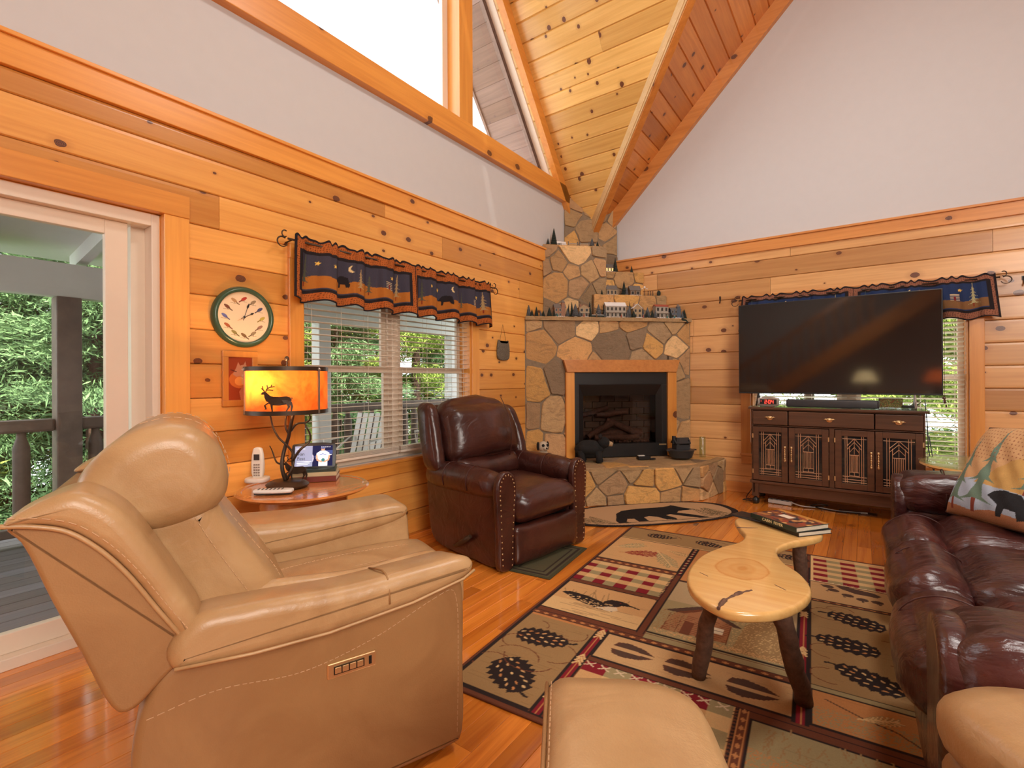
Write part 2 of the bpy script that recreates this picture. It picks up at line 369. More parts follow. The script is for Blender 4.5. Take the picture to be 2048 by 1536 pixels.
def cushion(mb, half, r, puff=(0, 0, 0), n=12, fn=None, wr=0, seed=0, rot=None, c=(0, 0, 0)):
    """soft rounded block; half sizes, corner radius, bulge per axis; fn deforms local points"""
    import itertools
    from mathutils import noise
    pts = {}; faces = []
    def U(i): t = 2*i/n-1; return math.copysign(1-(1-abs(t))**1.35, t) if abs(t) > .0 else 0
    def key(ax, sg, i, j):
        q = [0, 0, 0]; q[ax] = n if sg > 0 else 0; q[(ax+1) % 3] = i; q[(ax+2) % 3] = j; return tuple(q)
    for ax in range(3):
        for sg in (-1, 1):
            for i in range(n):
                for j in range(n):
                    f = [key(ax, sg, i, j), key(ax, sg, i+1, j), key(ax, sg, i+1, j+1), key(ax, sg, i, j+1)]
                    if sg < 0: f.reverse()
                    faces.append(f)
                    for k in f: pts.setdefault(k, None)
    order = list(pts); P = []
    for k in order:
        u = [U(x) for x in k]; p = Vector([u[a]*half[a] for a in range(3)])
        rr = [min(r, half[a]) for a in range(3)]
        inn = Vector([max(-(half[a]-rr[a]), min(half[a]-rr[a], p[a])) for a in range(3)])
        d = p-inn; d = Vector([d[a]/rr[a] for a in range(3)])
        if d.length > 1e-6:
            m = max(abs(x) for x in d); d = d.normalized()*m; p = inn+Vector([d[a]*rr[a] for a in range(3)])
        for a in range(3):
            b, e = (a+1) % 3, (a+2) % 3
            if puff[a]: p[a] += math.copysign(1, u[a])*puff[a]*abs(u[a])**2*(1-u[b]**2)*(1-u[e]**2) if u[a] else 0
        if wr:
            q = noise.noise_vector(Vector((p.x*5, p.y*5, p.z*5+seed*7.3)))+.5*noise.noise_vector(Vector((p.x*13, p.y*9, p.z*13+seed)))
            p += q*wr
        if rot is not None: p = rot @ p
        p += Vector(c)
        if fn: p = Vector(fn(p.x, p.y, p.z))
        P.append(p)
    idx = {k: i for i, k in enumerate(order)}; b0 = mb.addv(P)
    for f in faces: mb.face(*[b0+idx[k] for k in f])
    return mb
def stroke(mb, pts, r, k=6): return mb.tube(pts, r, k)
class Canvas:
    """a fine woven grid whose threads are coloured one by one"""
    def __init__(s, w, h, res, base):
        s.w, s.h = w, h; s.nx = int(w/res)+1; s.ny = int(h/res)+1
        s.X, s.Y = np.meshgrid(np.linspace(0, w, s.nx), np.linspace(0, h, s.ny)); s.c = np.zeros((s.ny, s.nx, 4)); s.c[:] = base
        s.rg = np.random.RandomState(5)
    def put(s, m, col): s.c[m] = col
    def rect(s, x0, x1, y0, y1, col): s.put((s.X >= x0) & (s.X <= x1) & (s.Y >= y0) & (s.Y <= y1), col)
    def ell(s, cx, cy, rx, ry, col, a=0):
        x = (s.X-cx)*math.cos(a)+(s.Y-cy)*math.sin(a); y = -(s.X-cx)*math.sin(a)+(s.Y-cy)*math.cos(a)
        s.put((x/rx)**2+(y/ry)**2 <= 1, col)
    def poly(s, pts, col):
        ins = np.zeros(s.X.shape, bool); n = len(pts)
        for i in range(n):
            x0, y0 = pts[i][:2]; x1, y1 = pts[(i+1) % n][:2]
            if y0 == y1: continue
            ins ^= ((s.Y > y0) != (s.Y > y1)) & (s.X < (x1-x0)*(s.Y-y0)/(y1-y0)+x0)
        s.put(ins, col)
    def line(s, pts, w, col):
        for (x0, y0), (x1, y1) in zip(pts, pts[1:]):
            dx, dy = x1-x0, y1-y0; L = dx*dx+dy*dy+1e-12; t = np.clip(((s.X-x0)*dx+(s.Y-y0)*dy)/L, 0, 1)
            s.put((s.X-x0-t*dx)**2+(s.Y-y0-t*dy)**2 <= (w/2)**2, col)
    def speckle(s, x0, x1, y0, y1, col, p):
        s.put((s.X >= x0) & (s.X <= x1) & (s.Y >= y0) & (s.Y <= y1) & (s.rg.rand(*s.X.shape) < p), col)
    def star(s, cx, cy, r, col, a0=90):
        s.poly([(cx+(r if i % 2 == 0 else r*.42)*math.cos(R(a0+36*i)), cy+(r if i % 2 == 0 else r*.42)*math.sin(R(a0+36*i))) for i in range(10)], col)
    def tree(s, cx, y0, h, w, col, trunk=None, n=5):
        if trunk is not None: s.rect(cx-w*.05, cx+w*.05, y0-h*.16, y0+h*.1, trunk)
        for i in range(n):
            a = y0+h*i/n*.92; ww = w/2*(1-i/n*.85); s.poly([(cx-ww, a-h*.03), (cx-ww*.35, a+h*.06), (cx, a+h/n*1.75), (cx+ww*.35, a+h*.06), (cx+ww, a-h*.03), (cx, a+h*.03)], col)
    def build(s, name, fn, mat, parent=None, thick=0, mask=None, smooth=True):
        P = fn(s.X, s.Y).reshape(-1, 3).astype(np.float32); nx, ny = s.nx, s.ny
        i = np.arange(nx*ny).reshape(ny, nx); F = np.stack([i[:-1, :-1], i[:-1, 1:], i[1:, 1:], i[1:, :-1]], -1)
        if mask is not None:
            k = mask[:-1, :-1] & mask[:-1, 1:] & mask[1:, 1:] & mask[1:, :-1]; F = F[k]
        F = F.reshape(-1, 4).astype(np.int32); me = bpy.data.meshes.new(name)
        me.vertices.add(len(P)); me.vertices.foreach_set('co', P.ravel()); me.loops.add(F.size); me.loops.foreach_set('vertex_index', F.ravel())
        me.polygons.add(len(F)); me.polygons.foreach_set('loop_start', np.arange(len(F), dtype=np.int32)*4)
        me.update(calc_edges=True); me.materials.append(M[mat])
        a = me.color_attributes.new('Col', 'FLOAT_COLOR', 'POINT'); a.data.foreach_set('color', s.c.reshape(-1).astype(np.float32))
        if smooth: me.polygons.foreach_set('use_smooth', np.ones(len(F), bool))
        if mask is not None:
            b = bmesh.new(); b.from_mesh(me); bmesh.ops.delete(b, geom=[v for v in b.verts if not v.link_faces], context='VERTS'); b.to_mesh(me); b.free()
        o = bpy.data.objects.new(name, me); C.objects.link(o)
        if parent is not None: o.parent = parent
        if thick:
            q = o.modifiers.new('thick', 'SOLIDIFY'); q.thickness = abs(thick); q.offset = -1 if thick > 0 else 1
        return o
def text(name, body, size, mat, parent, mw, ext=.0005):
    cu = bpy.data.curves.new(name, 'FONT'); cu.body = body; cu.size = size; cu.extrude = ext; cu.align_x = 'CENTER'; cu.align_y = 'CENTER'
    t = bpy.data.objects.new(name, cu); C.objects.link(t); dg = bpy.context.evaluated_depsgraph_get()
    me = bpy.data.meshes.new_from_object(t.evaluated_get(dg)); bpy.data.objects.remove(t); me.materials.clear(); me.materials.append(M[mat])
    o = bpy.data.objects.new(name, me); C.objects.link(o); o.parent = parent; o.matrix_local = mw; return o
def clip(poly, a, b, c):
    """keep a*x+b*y<=c"""
    out = []; n = len(poly)
    for i in range(n):
        p, q = poly[i], poly[(i+1) % n]; dp = a*p[0]+b*p[1]-c; dq = a*q[0]+b*q[1]-c
        if dp <= 0: out.append(p)
        if dp*dq < 0: t = dp/(dp-dq); out.append((p[0]+(q[0]-p[0])*t, p[1]+(q[1]-p[1])*t))
    return out
def parea(p): return abs(sum(p[i][0]*p[(i+1) % len(p)][1]-p[(i+1) % len(p)][0]*p[i][1] for i in range(len(p))))/2
STONES = [rgb(196, 162, 116), rgb(178, 136, 88), rgb(154, 126, 92), rgb(168, 132, 94), rgb(142, 118, 88), rgb(162, 132, 94), rgb(124, 104, 82), rgb(186, 142, 84), rgb(150, 120, 88), rgb(170, 134, 92)]
def stones(mb, poly, fn, size, seed, depth=.03, gap=.014, hole=None, aspect=1.0):
    """irregular fieldstones covering a polygon; fn(u, v, out) -> xyz"""
    rg = random.Random(seed); xs = [p[0] for p in poly]; ys = [p[1] for p in poly]; x0, x1, y0, y1 = min(xs), max(xs), min(ys), max(ys)
    sites = []; tries = 0; sx = size*aspect
    while tries < 2500:
        tries += 1; p = (rg.uniform(x0, x1), rg.uniform(y0, y1)); rr = rg.uniform(.52, 1.2)
        if all(((p[0]-q[0])/sx)**2+((p[1]-q[1])/size)**2 > (rr*.5+q[2]*.5)**2 for q in sites): sites.append((p[0], p[1], rr))
    for i, p in enumerate(sites):
        cell = list(poly)
        for j, q in enumerate(sites):
            if i == j: continue
            a, b = q[0]-p[0], q[1]-p[1]; L = math.hypot(a, b)
            if L > size*4: continue
            cell = clip(cell, a/L, b/L, (a*p[0]+b*p[1])/L+L/2*(1+(p[2]-q[2])*.5)-gap/2)
            if len(cell) < 3: break
        if len(cell) < 3: continue
        if hole:
            hx0, hx1, hz1 = hole; bbx = [c[0] for c in cell]; bby = [c[1] for c in cell]
            if max(bbx) > hx0 and min(bbx) < hx1 and min(bby) < hz1:
                opts = [clip(cell, 1, 0, hx0), clip(cell, -1, 0, -hx1), clip(cell, 0, -1, -hz1)]
                cell = max([o for o in opts if len(o) > 2], key=parea, default=[])
                if len(cell) < 3: continue
        if parea(cell) < size*size*.03: continue
        pts = []
        n = len(cell); cx = sum(c[0] for c in cell)/n; cy = sum(c[1] for c in cell)/n
        for k in range(n):
            A, B = cell[k], cell[(k+1) % n]; L = math.hypot(B[0]-A[0], B[1]-A[1])
            for t in (.07, .5, .93) if L > size*.25 else (.12, .88):
                j = size*.022; pts.append((A[0]+(B[0]-A[0])*t+rg.uniform(-j, j), A[1]+(B[1]-A[1])*t+rg.uniform(-j, j)))
        mb.col = rg.choice(STONES); k = rg.uniform(1.0, 1.42); mb.col = (mb.col[0]*k, mb.col[1]*k, mb.col[2]*k, 1)
        d = depth*rg.uniform(.55, 1.1); tx, ty = rg.uniform(-.07, .07), rg.uniform(-.07, .07)
        def ring(s, o, tl=0): return [fn(cx+(x-cx)*s, cy+(y-cy)*s, o+tl*((x-cx)*tx+(y-cy)*ty)) for x, y in pts]
        mb.loft([ring(1, -.005), ring(.99, d*.5, .5), ring(.96, d*.9, 1), ring(.91, d, 1)])
    return mb
def subtract(ivs, a, b):
    out = []
    for s, e in ivs:
        if b <= s or a >= e: out.append((s, e)); continue
        if s < a: out.append((s, a))
        if e > b: out.append((b, e))
    return out
# ---------------------------------------------------------------- the room shell
fA = lambda s, d, z: (d, s, z)
fB = lambda s, d, z: (s, -d, z)
rows = [2.545, 2.44]+[2.251-.189*k for k in range(12)]+[0.0]
def boards(fw, s0, s1, holes, seed):
    rg = random.Random(seed); mb = MB()
    for z1, z0 in zip(rows, rows[1:]):
        iv = [(s0, s1)]
        for a, b, h0, h1 in holes:
            if z0 < h1-.01 and z1 > h0+.01: iv = subtract(iv, a, b)
        for a, b in iv:
            cuts = [a]; x = a+rg.uniform(.9, 3.2)
            while x < b-.5: cuts.append(x); x += rg.uniform(2.0, 3.8)
            cuts.append(b)
            for p, q in zip(cuts, cuts[1:]):
                mb.rnd = rg.uniform(.05, 1); g = .0012
                prof = [(-.035, z0), (-.008, z0+.0012), (-.001, z0+.006), (0, z0+.02), (0, z1-.02), (-.001, z1-.006), (-.008, z1-.0012), (-.035, z1)]
                mb.loft([[fw(p+g, d, z) for d, z in prof], [fw(q-g, d, z) for d, z in prof]])
    return mb
def shell(fw, s0, s1, holes, z1=2.7, d0=-.17, d1=-.034, z0=-.02):
    """solid wall core split round its openings"""
    mb = MB(); zs = sorted({z0, z1}|{h for o in holes for h in o[2:] if z0 < h < z1})
    for a, b in zip(zs, zs[1:]):
        iv = [(s0, s1)]
        for o in holes:
            if o[2] <= a+1e-4 and o[3] >= b-1e-4: iv = subtract(iv, o[0], o[1])
        for p, q in iv:
            P = [fw(p, d0, a), fw(q, d1, b)]; mb.bx(P[0][0], P[1][0], P[0][1], P[1][1], P[0][2], P[1][2])
    return mb
doorA = (-7.0, -4.66, 0, 2.065); winA = (-3.885, -2.22, .60, 1.98); winB = (1.965, 3.655, .42, 1.98)
w = shell(fA, -10.3, .17, [doorA, winA]).build('wall_left', 'drywall'); tag(w, kind='structure')
o = boards(fA, -10.3, 0, [doorA, winA], 3).build('log_siding', 'pineY', w)
w2 = shell(fB, 0, 8.2, [winB]).build('wall_right', 'drywall'); tag(w2, kind='structure')
o = boards(fB, 0, 8.2, [winB], 5).build('log_siding', 'pineX', w2)
# gable walls of drywall with the tall window opening on the left
def zA(a): return 2.86+1.3*min(a, 6-a)
def zB(x): return 2.84+min(x, 7.84-x)
def wallpoly(fw, pts, d0, d1, mat, name, parent):
    mb = MB(); mb.loft([[fw(s, d0, z) for s, z in pts], [fw(s, d1, z) for s, z in pts]]); return mb.build(name, mat, parent)
wallpoly(fA, [(0, 2.62), (0, zA(0)+.05), (-.36, 3.34), (-5.64, 3.34), (-6, zA(6)+.05), (-6.2, 3.65), (-10.3, 3.65), (-10.3, 2.62)], -.17, -.012, 'drywall', 'gable_drywall', w)
wallpoly(fB, [(0, 2.62), (8.2, 2.62), (8.2, 2.88), (7.84, zB(7.84)+.05), (3.92, zB(3.92)+.05), (0, zB(0)+.05)], -.17, -.012, 'drywall', 'gable_drywall', w2)
# cap trims above the siding
def trimbox(name, mat, kidof, *b):
    mb = MB(); mb.rnd = random.uniform(.75, .95)
    for q in b: mb.bx(*q)
    o = mb.build(name, mat, kidof, bevel=.003)
    if kidof is None: tag(o, kind='structure')
    return o
trimbox('trim_1', 'trimY', None, (-.02, .022, -7.9, 0, 2.545, 2.672), (-.02, .036, -7.9, 0, 2.672, 2.692))
trimbox('trim_2', 'trimX', None, (0, 8.2, -.022, .02, 2.53, 2.64), (0, 8.2, -.036, .02, 2.64, 2.662))
trimbox('baseboard_left', 'trimY', None, (0, .018, -4.54, -1.3, 0, .11))
trimbox('baseboard_right', 'trimX', None, (1.68, 8.2, -.018, 0, 0, .11))
# floor
def floorboards():
    rg = random.Random(11); mb = MB(); x = -.02
    while x < 8.2:
        wd = .083; y = -10.2+rg.uniform(0, 1)
        while y < 0.0:
            e = min(y+rg.uniform(1.2, 3.6), 0.0); mb.rnd = rg.uniform(.02, 1)
            prof = [(x+.0004, -.02), (x+.0004, -.0012), (x+.0018, 0), (x+wd-.0018, 0), (x+wd-.0004, -.0012), (x+wd-.0004, -.02)]
            mb.loft([[(a, y+.0006, z) for a, z in prof], [(a, e-.0006, z) for a, z in prof]]); y = e
        x += wd
    return mb
fl = floorboards().build('floor', 'floor'); tag(fl, kind='structure')
MB().bx(-.1, 8.2, -10.3, .1, -.12, -.021).build('subfloor', 'mortar', fl)
# ceilings: two crossing gables meeting in valleys
def ceil_plane(kind, name, mat, parent=None, seed=1):
    rg = random.Random(seed); mb = MB(); th = math.atan(1.3) if kind == 'A' else math.atan(1.0); step = .18*math.cos(th)
    nz = 1/math.sqrt(1+(1.69 if kind == 'A' else 1)); nx = -(1.3 if kind == 'A' else 1.0)*nz; k = 0
    top = 3.0 if kind == 'A' else 3.92; s = 0.0
    while s < top-1e-6:
        e = min(s+step, top)
        def endA(v): return min(3.92, 1.3*v+.02)   # valley position seen from either plane
        def endB(v): return min(3.0, (v-.02)/1.3)
        f = endA if kind == 'A' else endB
        g = .006
        lo = -.35 if kind == 'A' else 0
        prof = [(s, .03), (s, .012), (s+g, 0), (e-g, 0), (e, .012), (e, .03)]
        cuts = [lo]; L = f(s)
        x = rg.uniform(.8, 2.5)
        while x < L-.6: cuts.append(x); x += rg.uniform(1.6, 3.0)
        cuts.append(None)
        for p, q in zip(cuts, cuts[1:]):
            mb.rnd = rg.uniform(.05, 1)
            def P(v, h, u):
                z = (2.86+1.3*v if kind == 'A' else 2.84+v)+h*nz; vv = v+h*nx
                return (u, -vv, z) if kind == 'A' else (vv, -u, z)
            r0 = [P(v, h, p+.001) for v, h in prof]
            r1 = [P(v, h, (q if q is not None else max(f(v), p+.002))) for v, h in prof]
            mb.loft([r0, r1])
        s = e
    o = mb.build(name, mat, parent)
    if parent is None: tag(o, kind='structure')
    return o
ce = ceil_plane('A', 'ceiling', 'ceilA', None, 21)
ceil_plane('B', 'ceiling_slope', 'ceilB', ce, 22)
# mirrored far slopes of the cathedral ceiling (plain boards seen only from elsewhere)
mb = MB(); n = mb.addv([(0, -3, 6.76), (0, -6, 2.86), (3.92, -3, 6.76)]); mb.face(n, n+1, n+2)
n = mb.addv([(7.84, 0, 2.84), (3.92, 0, 6.76), (3.92, -3, 6.76)]); mb.face(n, n+1, n+2)
for q in (((0, -6, 2.86), (3.92, -6, 6.76), (3.92, -3, 6.76)), ((7.84, 0, 2.84), (7.84, -3, 6.76), (3.92, -3, 6.76)), ((7.84, -6, 2.84), (7.84, -3, 6.76), (3.92, -3, 6.76)), ((7.84, -6, 2.84), (3.92, -6, 6.76), (3.92, -3, 6.76))):
    n = mb.addv(q); mb.face(n, n+1, n+2)
mb.build('ceiling_back_slope', 'ceilA', ce)
mb = MB(); mb.bx(-.1, 8.3, -10.3, -6.02, 3.6, 3.7); mb.build('rear_ceiling', 'drywall', ce)
mb = MB(); mb.loft([[(-.1, y, 3.6), (7.95, y, 3.6), (7.95, y, 7.0), (-.1, y, 7.0)] for y in (-6.06, -6.12)]); mb.build('rear_gable', 'drywall', ce)
# rake trims, sill beam and posts of the gable window
def raked(fw, slope, base, s0, s1, lo, hi, d0, d1, mb):
    """board below the roof line; lo/hi vertical drop below ceiling"""
    sg = -1 if fw is fA else 1
    pts = [(sg*s0, base+slope*s0-lo), (sg*s1, base+slope*s1-lo), (sg*s1, base+slope*s1-hi), (sg*s0, base+slope*s0-hi)]
    mb.loft([[fw(s, d0, z) for s, z in pts], [fw(s, d1, z) for s, z in pts]]); return mb
mb = MB(); mb.rnd = .5; raked(fA, 1.3, 2.86, .30, 3.0, 0, .20, -.02, .05, mb); o = mb.build('trim_3', 'trimY'); tag(o, kind='structure')
mb = MB(); mb.rnd = .7; raked(fB, 1.0, 2.84, .42, 3.92, 0, .20, -.02, .045, mb); o = mb.build('trim_4', 'trimX'); tag(o, kind='structure')
mb = MB(); mb.rnd = .6; mb.bx(-.14, .05, -5.7, -.38, 3.335, 3.53); o = mb.build('trim_5', 'trimY', bevel=.004); tag(o, kind='structure')
# tall gable window
gw = thing('window_3', (0, -2.9, 3.5), None, None); tag(gw, kind='structure')
def local(o, parent):
    o.parent = parent; o.matrix_parent_inverse = parent.matrix_world.inverted(); return o
def keep(parent, *obs):
    bpy.context.view_layer.update()
    for o in obs: o.parent = parent; o.matrix_parent_inverse = parent.matrix_world.inverted()
mb = MB(); mb.rnd = .4; mb.bx(-.13, .045, -2.405, -2.225, 3.53, 5.72); p1 = mb.build('mullion_post', 'pineZ', bevel=.003)
mb = MB(); mb.bx(-.14, -.10, -2.47, -2.405, 3.53, 5.70); mb.bx(-.14, -.10, -5.6, -2.405, 3.53, 3.555); raked(fA, 1.3, 2.86, .72, 3.0, .20, .235, -.14, -.04, mb); p2 = mb.build('window_frame', 'white')
mb = MB(); mb.rnd = .3; raked(fA, 1.3, 2.86, .62, 3.0, .235, .33, -.15, -.12, mb); p4 = mb.build('outer_stop', 'porchwood')
mb = MB(); n = mb.addv([fA(-.6, -.12, 3.5), fA(-3.0, -.12, 6.6), fA(-5.5, -.12, 3.5)]); mb.face(n, n+1, n+2); p3 = mb.build('pane', 'glass')
keep(gw, p1, p2, p3, p4)
# roof overhang outside, boarded
mb = MB(); s = 0.1; rg = random.Random(4)
while s < 3.4:
    mb.rnd = rg.uniform(0, 1); e = s+.11
    P = lambda v, u, h: (u, -v, 2.86+1.3*v-.03+h)
    mb.loft([[P(s, -.17, 0), P(e-.004, -.17, 0), P(e-.004, -.17, .03), P(s, -.17, .03)], [P(s, -.70, 0), P(e-.004, -.70, 0), P(e-.004, -.70, .03), P(s, -.70, .03)]]); s = e
mb.rnd = .5; mb.loft([[P(.1, -.70, -.04), P(3.4, -.70, -.04), P(3.4, -.70, .08), P(.1, -.70, .08)], [P(.1, -.73, -.04), P(3.4, -.73, -.04), P(3.4, -.73, .08), P(.1, -.73, .08)]])
o = mb.build('roof_overhang', 'porchwood'); tag(o, kind='structure')
# valley beam
def vpt(x, drop, off):   # along the valley; off = sideways in plan
    a = (x-.02)/1.3; dx, dy = 1.3, -1.0; L = math.hypot(dx, dy); px, py = -dy/L, dx/L
    return (x+px*off*-1, -a+py*off*-1, 2.84+x-drop)
def vbeam(w0, w1, d0, d1, mat, name, parent=None, r=.5):
    mb = MB(); mb.rnd = r
    ring = lambda x: [vpt(x, d0, w0), vpt(x, d0, w1), vpt(x, d1, w1), vpt(x, d1, w0)]
    mb.loft([ring(.22), ring(3.9)]); o = mb.build(name, mat, parent, bevel=.003)
    if parent is None: tag(o, kind='structure')
    return o
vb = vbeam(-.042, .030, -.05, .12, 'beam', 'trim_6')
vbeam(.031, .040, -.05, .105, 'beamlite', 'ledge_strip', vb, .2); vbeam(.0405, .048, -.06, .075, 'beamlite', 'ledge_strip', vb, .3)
# rest of the house behind the camera: back wall and side wall
o = MB().bx(-.17, 8.2, -10.45, -10.3, 0, 3.65).build('wall_back', 'drywall'); tag(o, kind='structure')
mb = MB(); mb.bx(8.2, 8.35, -10.3, .17, 0, 3.65); mb.loft([[(x, 0.1, 2.8), (x, -3, 6.8), (x, -6.1, 2.8)] for x in (7.86, 7.95)]); mb.bx(7.84, 8.35, -10.3, .17, 2.84, 3.1); o = mb.build('wall_side', 'drywall'); tag(o, kind='structure')
# ---------------------------------------------------------------- windows and doors
def casing(name, fw, s0, s1, z0, z1, wd, mH, mV, th=.024, sill=True):
    t = thing(name, (0, 0, 0), None, None); tag(t, kind='structure')
    def B_(nm, mat, a, b, c, d, e, f, bev=.003, rnd=.5):
        m = MB(); m.rnd = rnd; P, Q = fw(a, c, e), fw(b, d, f); m.bx(P[0], Q[0], P[1], Q[1], P[2], Q[2]); return m.build(nm, mat, t, bevel=bev)
    B_('casing_side', mV, s0-wd, s0, 0, th, z0-.02, z1, rnd=.3); B_('casing_side', mV, s1, s1+wd, 0, th, z0-.02, z1, rnd=.8)
    B_('casing_head', mH, s0-wd, s1+wd, 0, th+.006, z1, z1+wd)
    if sill:
        B_('casing_apron', mH, s0-wd, s1+wd, 0, th, z0-.11, z0-.02); B_('window_sill', mH, s0-wd-.01, s1+wd+.01, -.13, .035, z0-.022, z0)
    # jambs
    B_('jamb', mV, s0-.001, s0+.018, -.16, .001, z0, z1); B_('jamb', mV, s1-.018, s1+.001, -.16, .001, z0, z1); B_('jamb', mH, s0, s1, -.16, .001, z1-.018, z1)
    return t, B_
def dbl_window(name, fw, s0, s1, z0, z1, mH, mV):
    t, B_ = casing(name, fw, s0, s1, z0, z1, .095, mH, mV)
    mid = (s0+s1)/2; zm = z0+(z1-z0)*.50
    B_('mullion', 'white', mid-.055, mid+.055, -.155, -.10, z0, z1)
    for a, b in ((s0+.018, mid-.055), (mid+.055, s1-.018)):
        for (e0, e1, dep) in ((z0, zm+.02, -.125), (zm-.02, z1-.018, -.15)):
            m = MB(); f = .042
            for q in ((a, a+f, e0, e1), (b-f, b, e0, e1), (a+f, b-f, e0, e0+f), (a+f, b-f, e1-f, e1)):
                P, Q = fw(q[0], dep, q[2]), fw(q[1], dep+.028, q[3]); m.bx(P[0], Q[0], P[1], Q[1], P[2], Q[2])
            sh = m.build('sash', 'white', t, bevel=.002)
            m = MB(); n = m.addv([fw(a+f, dep+.014, e0+f), fw(b-f, dep+.014, e0+f), fw(b-f, dep+.014, e1-f), fw(a+f, dep+.014, e1-f)]); m.face(n, n+1, n+2, n+3); m.build('pane', 'glass', sh)
    return t
dbl_window('window_1', fA, *winA, 'trimY', 'pineZ'); dbl_window('window_2', fB, *winB, 'trimX', 'pineZB')
def blinds(fw, s0, s1, z0, z1, tilt, label, mat='blind'):
    t = thing('window_blind', fw((s0+s1)/2, -.05, z0), label, 'blind'); obs = []
    m = MB(); P, Q = fw(s0, -.075, z1-.05), fw(s1, -.02, z1); m.bx(P[0], Q[0], P[1], Q[1], P[2], Q[2]); obs.append(m.build('headrail', mat, bevel=.003))
    n = int((z1-z0-.09)/.0415); zz = z1-.07; ct, st = math.cos(R(tilt))*.024, math.sin(R(tilt))*.024; last = 0
    m = MB(); k = 0
    while zz > z0+.10:
        q = [(-.048-ct, zz-st), (-.048, zz-st*0+.002), (-.048+ct, zz+st), (-.048+ct, zz+st+.0026), (-.048, zz+.0046), (-.048-ct, zz-st+.0026)]
        m.loft([[fw(s0+.004, d, z) for d, z in q], [fw(s1-.004, d, z) for d, z in q]]); zz -= .0415; k += 1
    obs.append(m.build('slats', mat))
    m = MB(); m.bx(*[x for pr in zip(fw(s0+.004, -.072, z0+.045), fw(s1-.004, -.024, z0+.062)) for x in pr])
    for j in range(5):
        zc = z0+.066+j*.006; m.bx(*[x for pr in zip(fw(s0+.004, -.072, zc), fw(s1-.004, -.024, zc+.003)) for x in pr])
    obs.append(m.build('bottom_rail', mat)); m = MB(); L = s1-s0
    for f in (.08, .36, .64, .92):
        for d in (-.073, -.023): stroke(m, [fw(s0+L*f, d, z0+.05), fw(s0+L*f, d, z1-.03)], .0012, 5)
    obs.append(m.build('ladder_cords', mat)); keep(t, *obs); return t
blinds(fA, -3.866, -3.06, .60, 1.962, 3, 'white slatted window blind nearest the antler lamp on the left wall')
blinds(fA, -3.045, -2.239, .60, 1.962, 3, 'white slatted window blind behind the brown recliner on the left wall')
blinds(fB, 1.984, 2.80, .42, 1.962, 16, 'white slatted window blind mostly hidden behind the television and cabinet')
b4 = blinds(fB, 2.815, 3.636, .42, 1.962, 16, 'white slatted window blind right of the television above the round end table')
m = MB(); stroke(m, [fB(3.5, -.015, 1.93), fB(3.5, -.012, 1.02)], .0015, 5); m.ell(fB(3.5, -.012, 1.0), (.012, .012, .02)); m.ell(fB(3.51, -.012, .96), (.008, .008, .012)); m.ell(fB(3.495, -.012, 1.03), (.015, .01, .012))
o = m.build('pull_cord', 'walnut'); keep(b4, o)
# sliding door
t, B_ = casing('door_1', fA, -7.0, -4.66, 0, 2.065, .115, 'trimY', 'pineZ', th=.05, sill=False)
F_ = lambda nm, mat, *q: B_(nm, mat, *q)
F_('door_frame', 'white', -4.70, -4.665, -.15, .004, 0, 2.06); F_('door_frame', 'white', -7.0, -4.70, -.15, .004, 2.0, 2.06); F_('threshold', 'white', -7.0, -4.70, -.15, .012, 0, .05)
m = MB(); m.bx(-.148, -.09, -4.76, -4.70, .05, 2.0); m.build('fixed_stile', 'white', t)
m = MB()
for q in ((-4.875, -4.785, .05, 2.0), (-6.0, -5.91, .05, 2.0), (-5.91, -4.875, .05, .135), (-5.91, -4.875, 1.93, 2.0)): m.bx(-.085, -.045, q[0], q[1], q[2], q[3])
sl = m.build('sliding_panel', 'white', t, bevel=.003)
m = MB(); n = m.addv([(-.065, -5.91, .135), (-.065, -4.875, .135), (-.065, -4.875, 1.93), (-.065, -5.91, 1.93)]); m.face(n, n+1, n+2, n+3); m.build('pane', 'doorglass', sl)
m = MB()
for q in ((-7.0, -6.91, .05, 2.0), (-6.0, -5.93, .05, 2.0), (-6.91, -6.0, .05, .135), (-6.91, -6.0, 1.93, 2.0)): m.bx(-.14, -.10, q[0], q[1], q[2], q[3])
sl = m.build('fixed_panel', 'white', t); m = MB(); n = m.addv([(-.12, -6.91, .135), (-.12, -6.0, .135), (-.12, -6.0, 1.93), (-.12, -6.91, 1.93)]); m.face(n, n+1, n+2, n+3); m.build('pane', 'doorglass', sl)
# ---------------------------------------------------------------- porch and trees outside
m = MB(); x = -.18; rg = random.Random(3)
while x > -2.6:
    y = -9.0; m.rnd = rg.uniform(0, 1); m.bx(x-.136, x-.004, -9, 1.5, -.09, -.05); x -= .14
pd = m.build('porch_deck', 'deck'); tag(pd, kind='structure')
m = MB(); m.rnd = .4
m.bx(-2.42, -2.30, -9, 1.5, 1.90, 2.17)
m.bx(-.20, -.172, -9, 1.5, 2.10, 2.30)
y = -8.8
while y < 1.4: m.loft([[(-.17, y, 2.62), (-.17, y+.07, 2.62), (-.17, y+.07, 2.5), (-.17, y, 2.5)], [(-2.6, y, 2.29), (-2.6, y+.07, 2.29), (-2.6, y+.07, 2.17), (-2.6, y, 2.17)]]); y += .62
o = m.build('porch_beams', 'porchpaint'); tag(o, kind='structure')
m = MB(); m.loft([[(-.17, -9, 2.62), (-.17, 1.5, 2.62), (-.17, 1.5, 2.66), (-.17, -9, 2.66)], [(-2.75, -9, 2.27), (-2.75, 1.5, 2.27), (-2.75, 1.5, 2.31), (-2.75, -9, 2.31)]]); o = m.build('porch_roof', 'porchpaint'); tag(o, kind='structure')
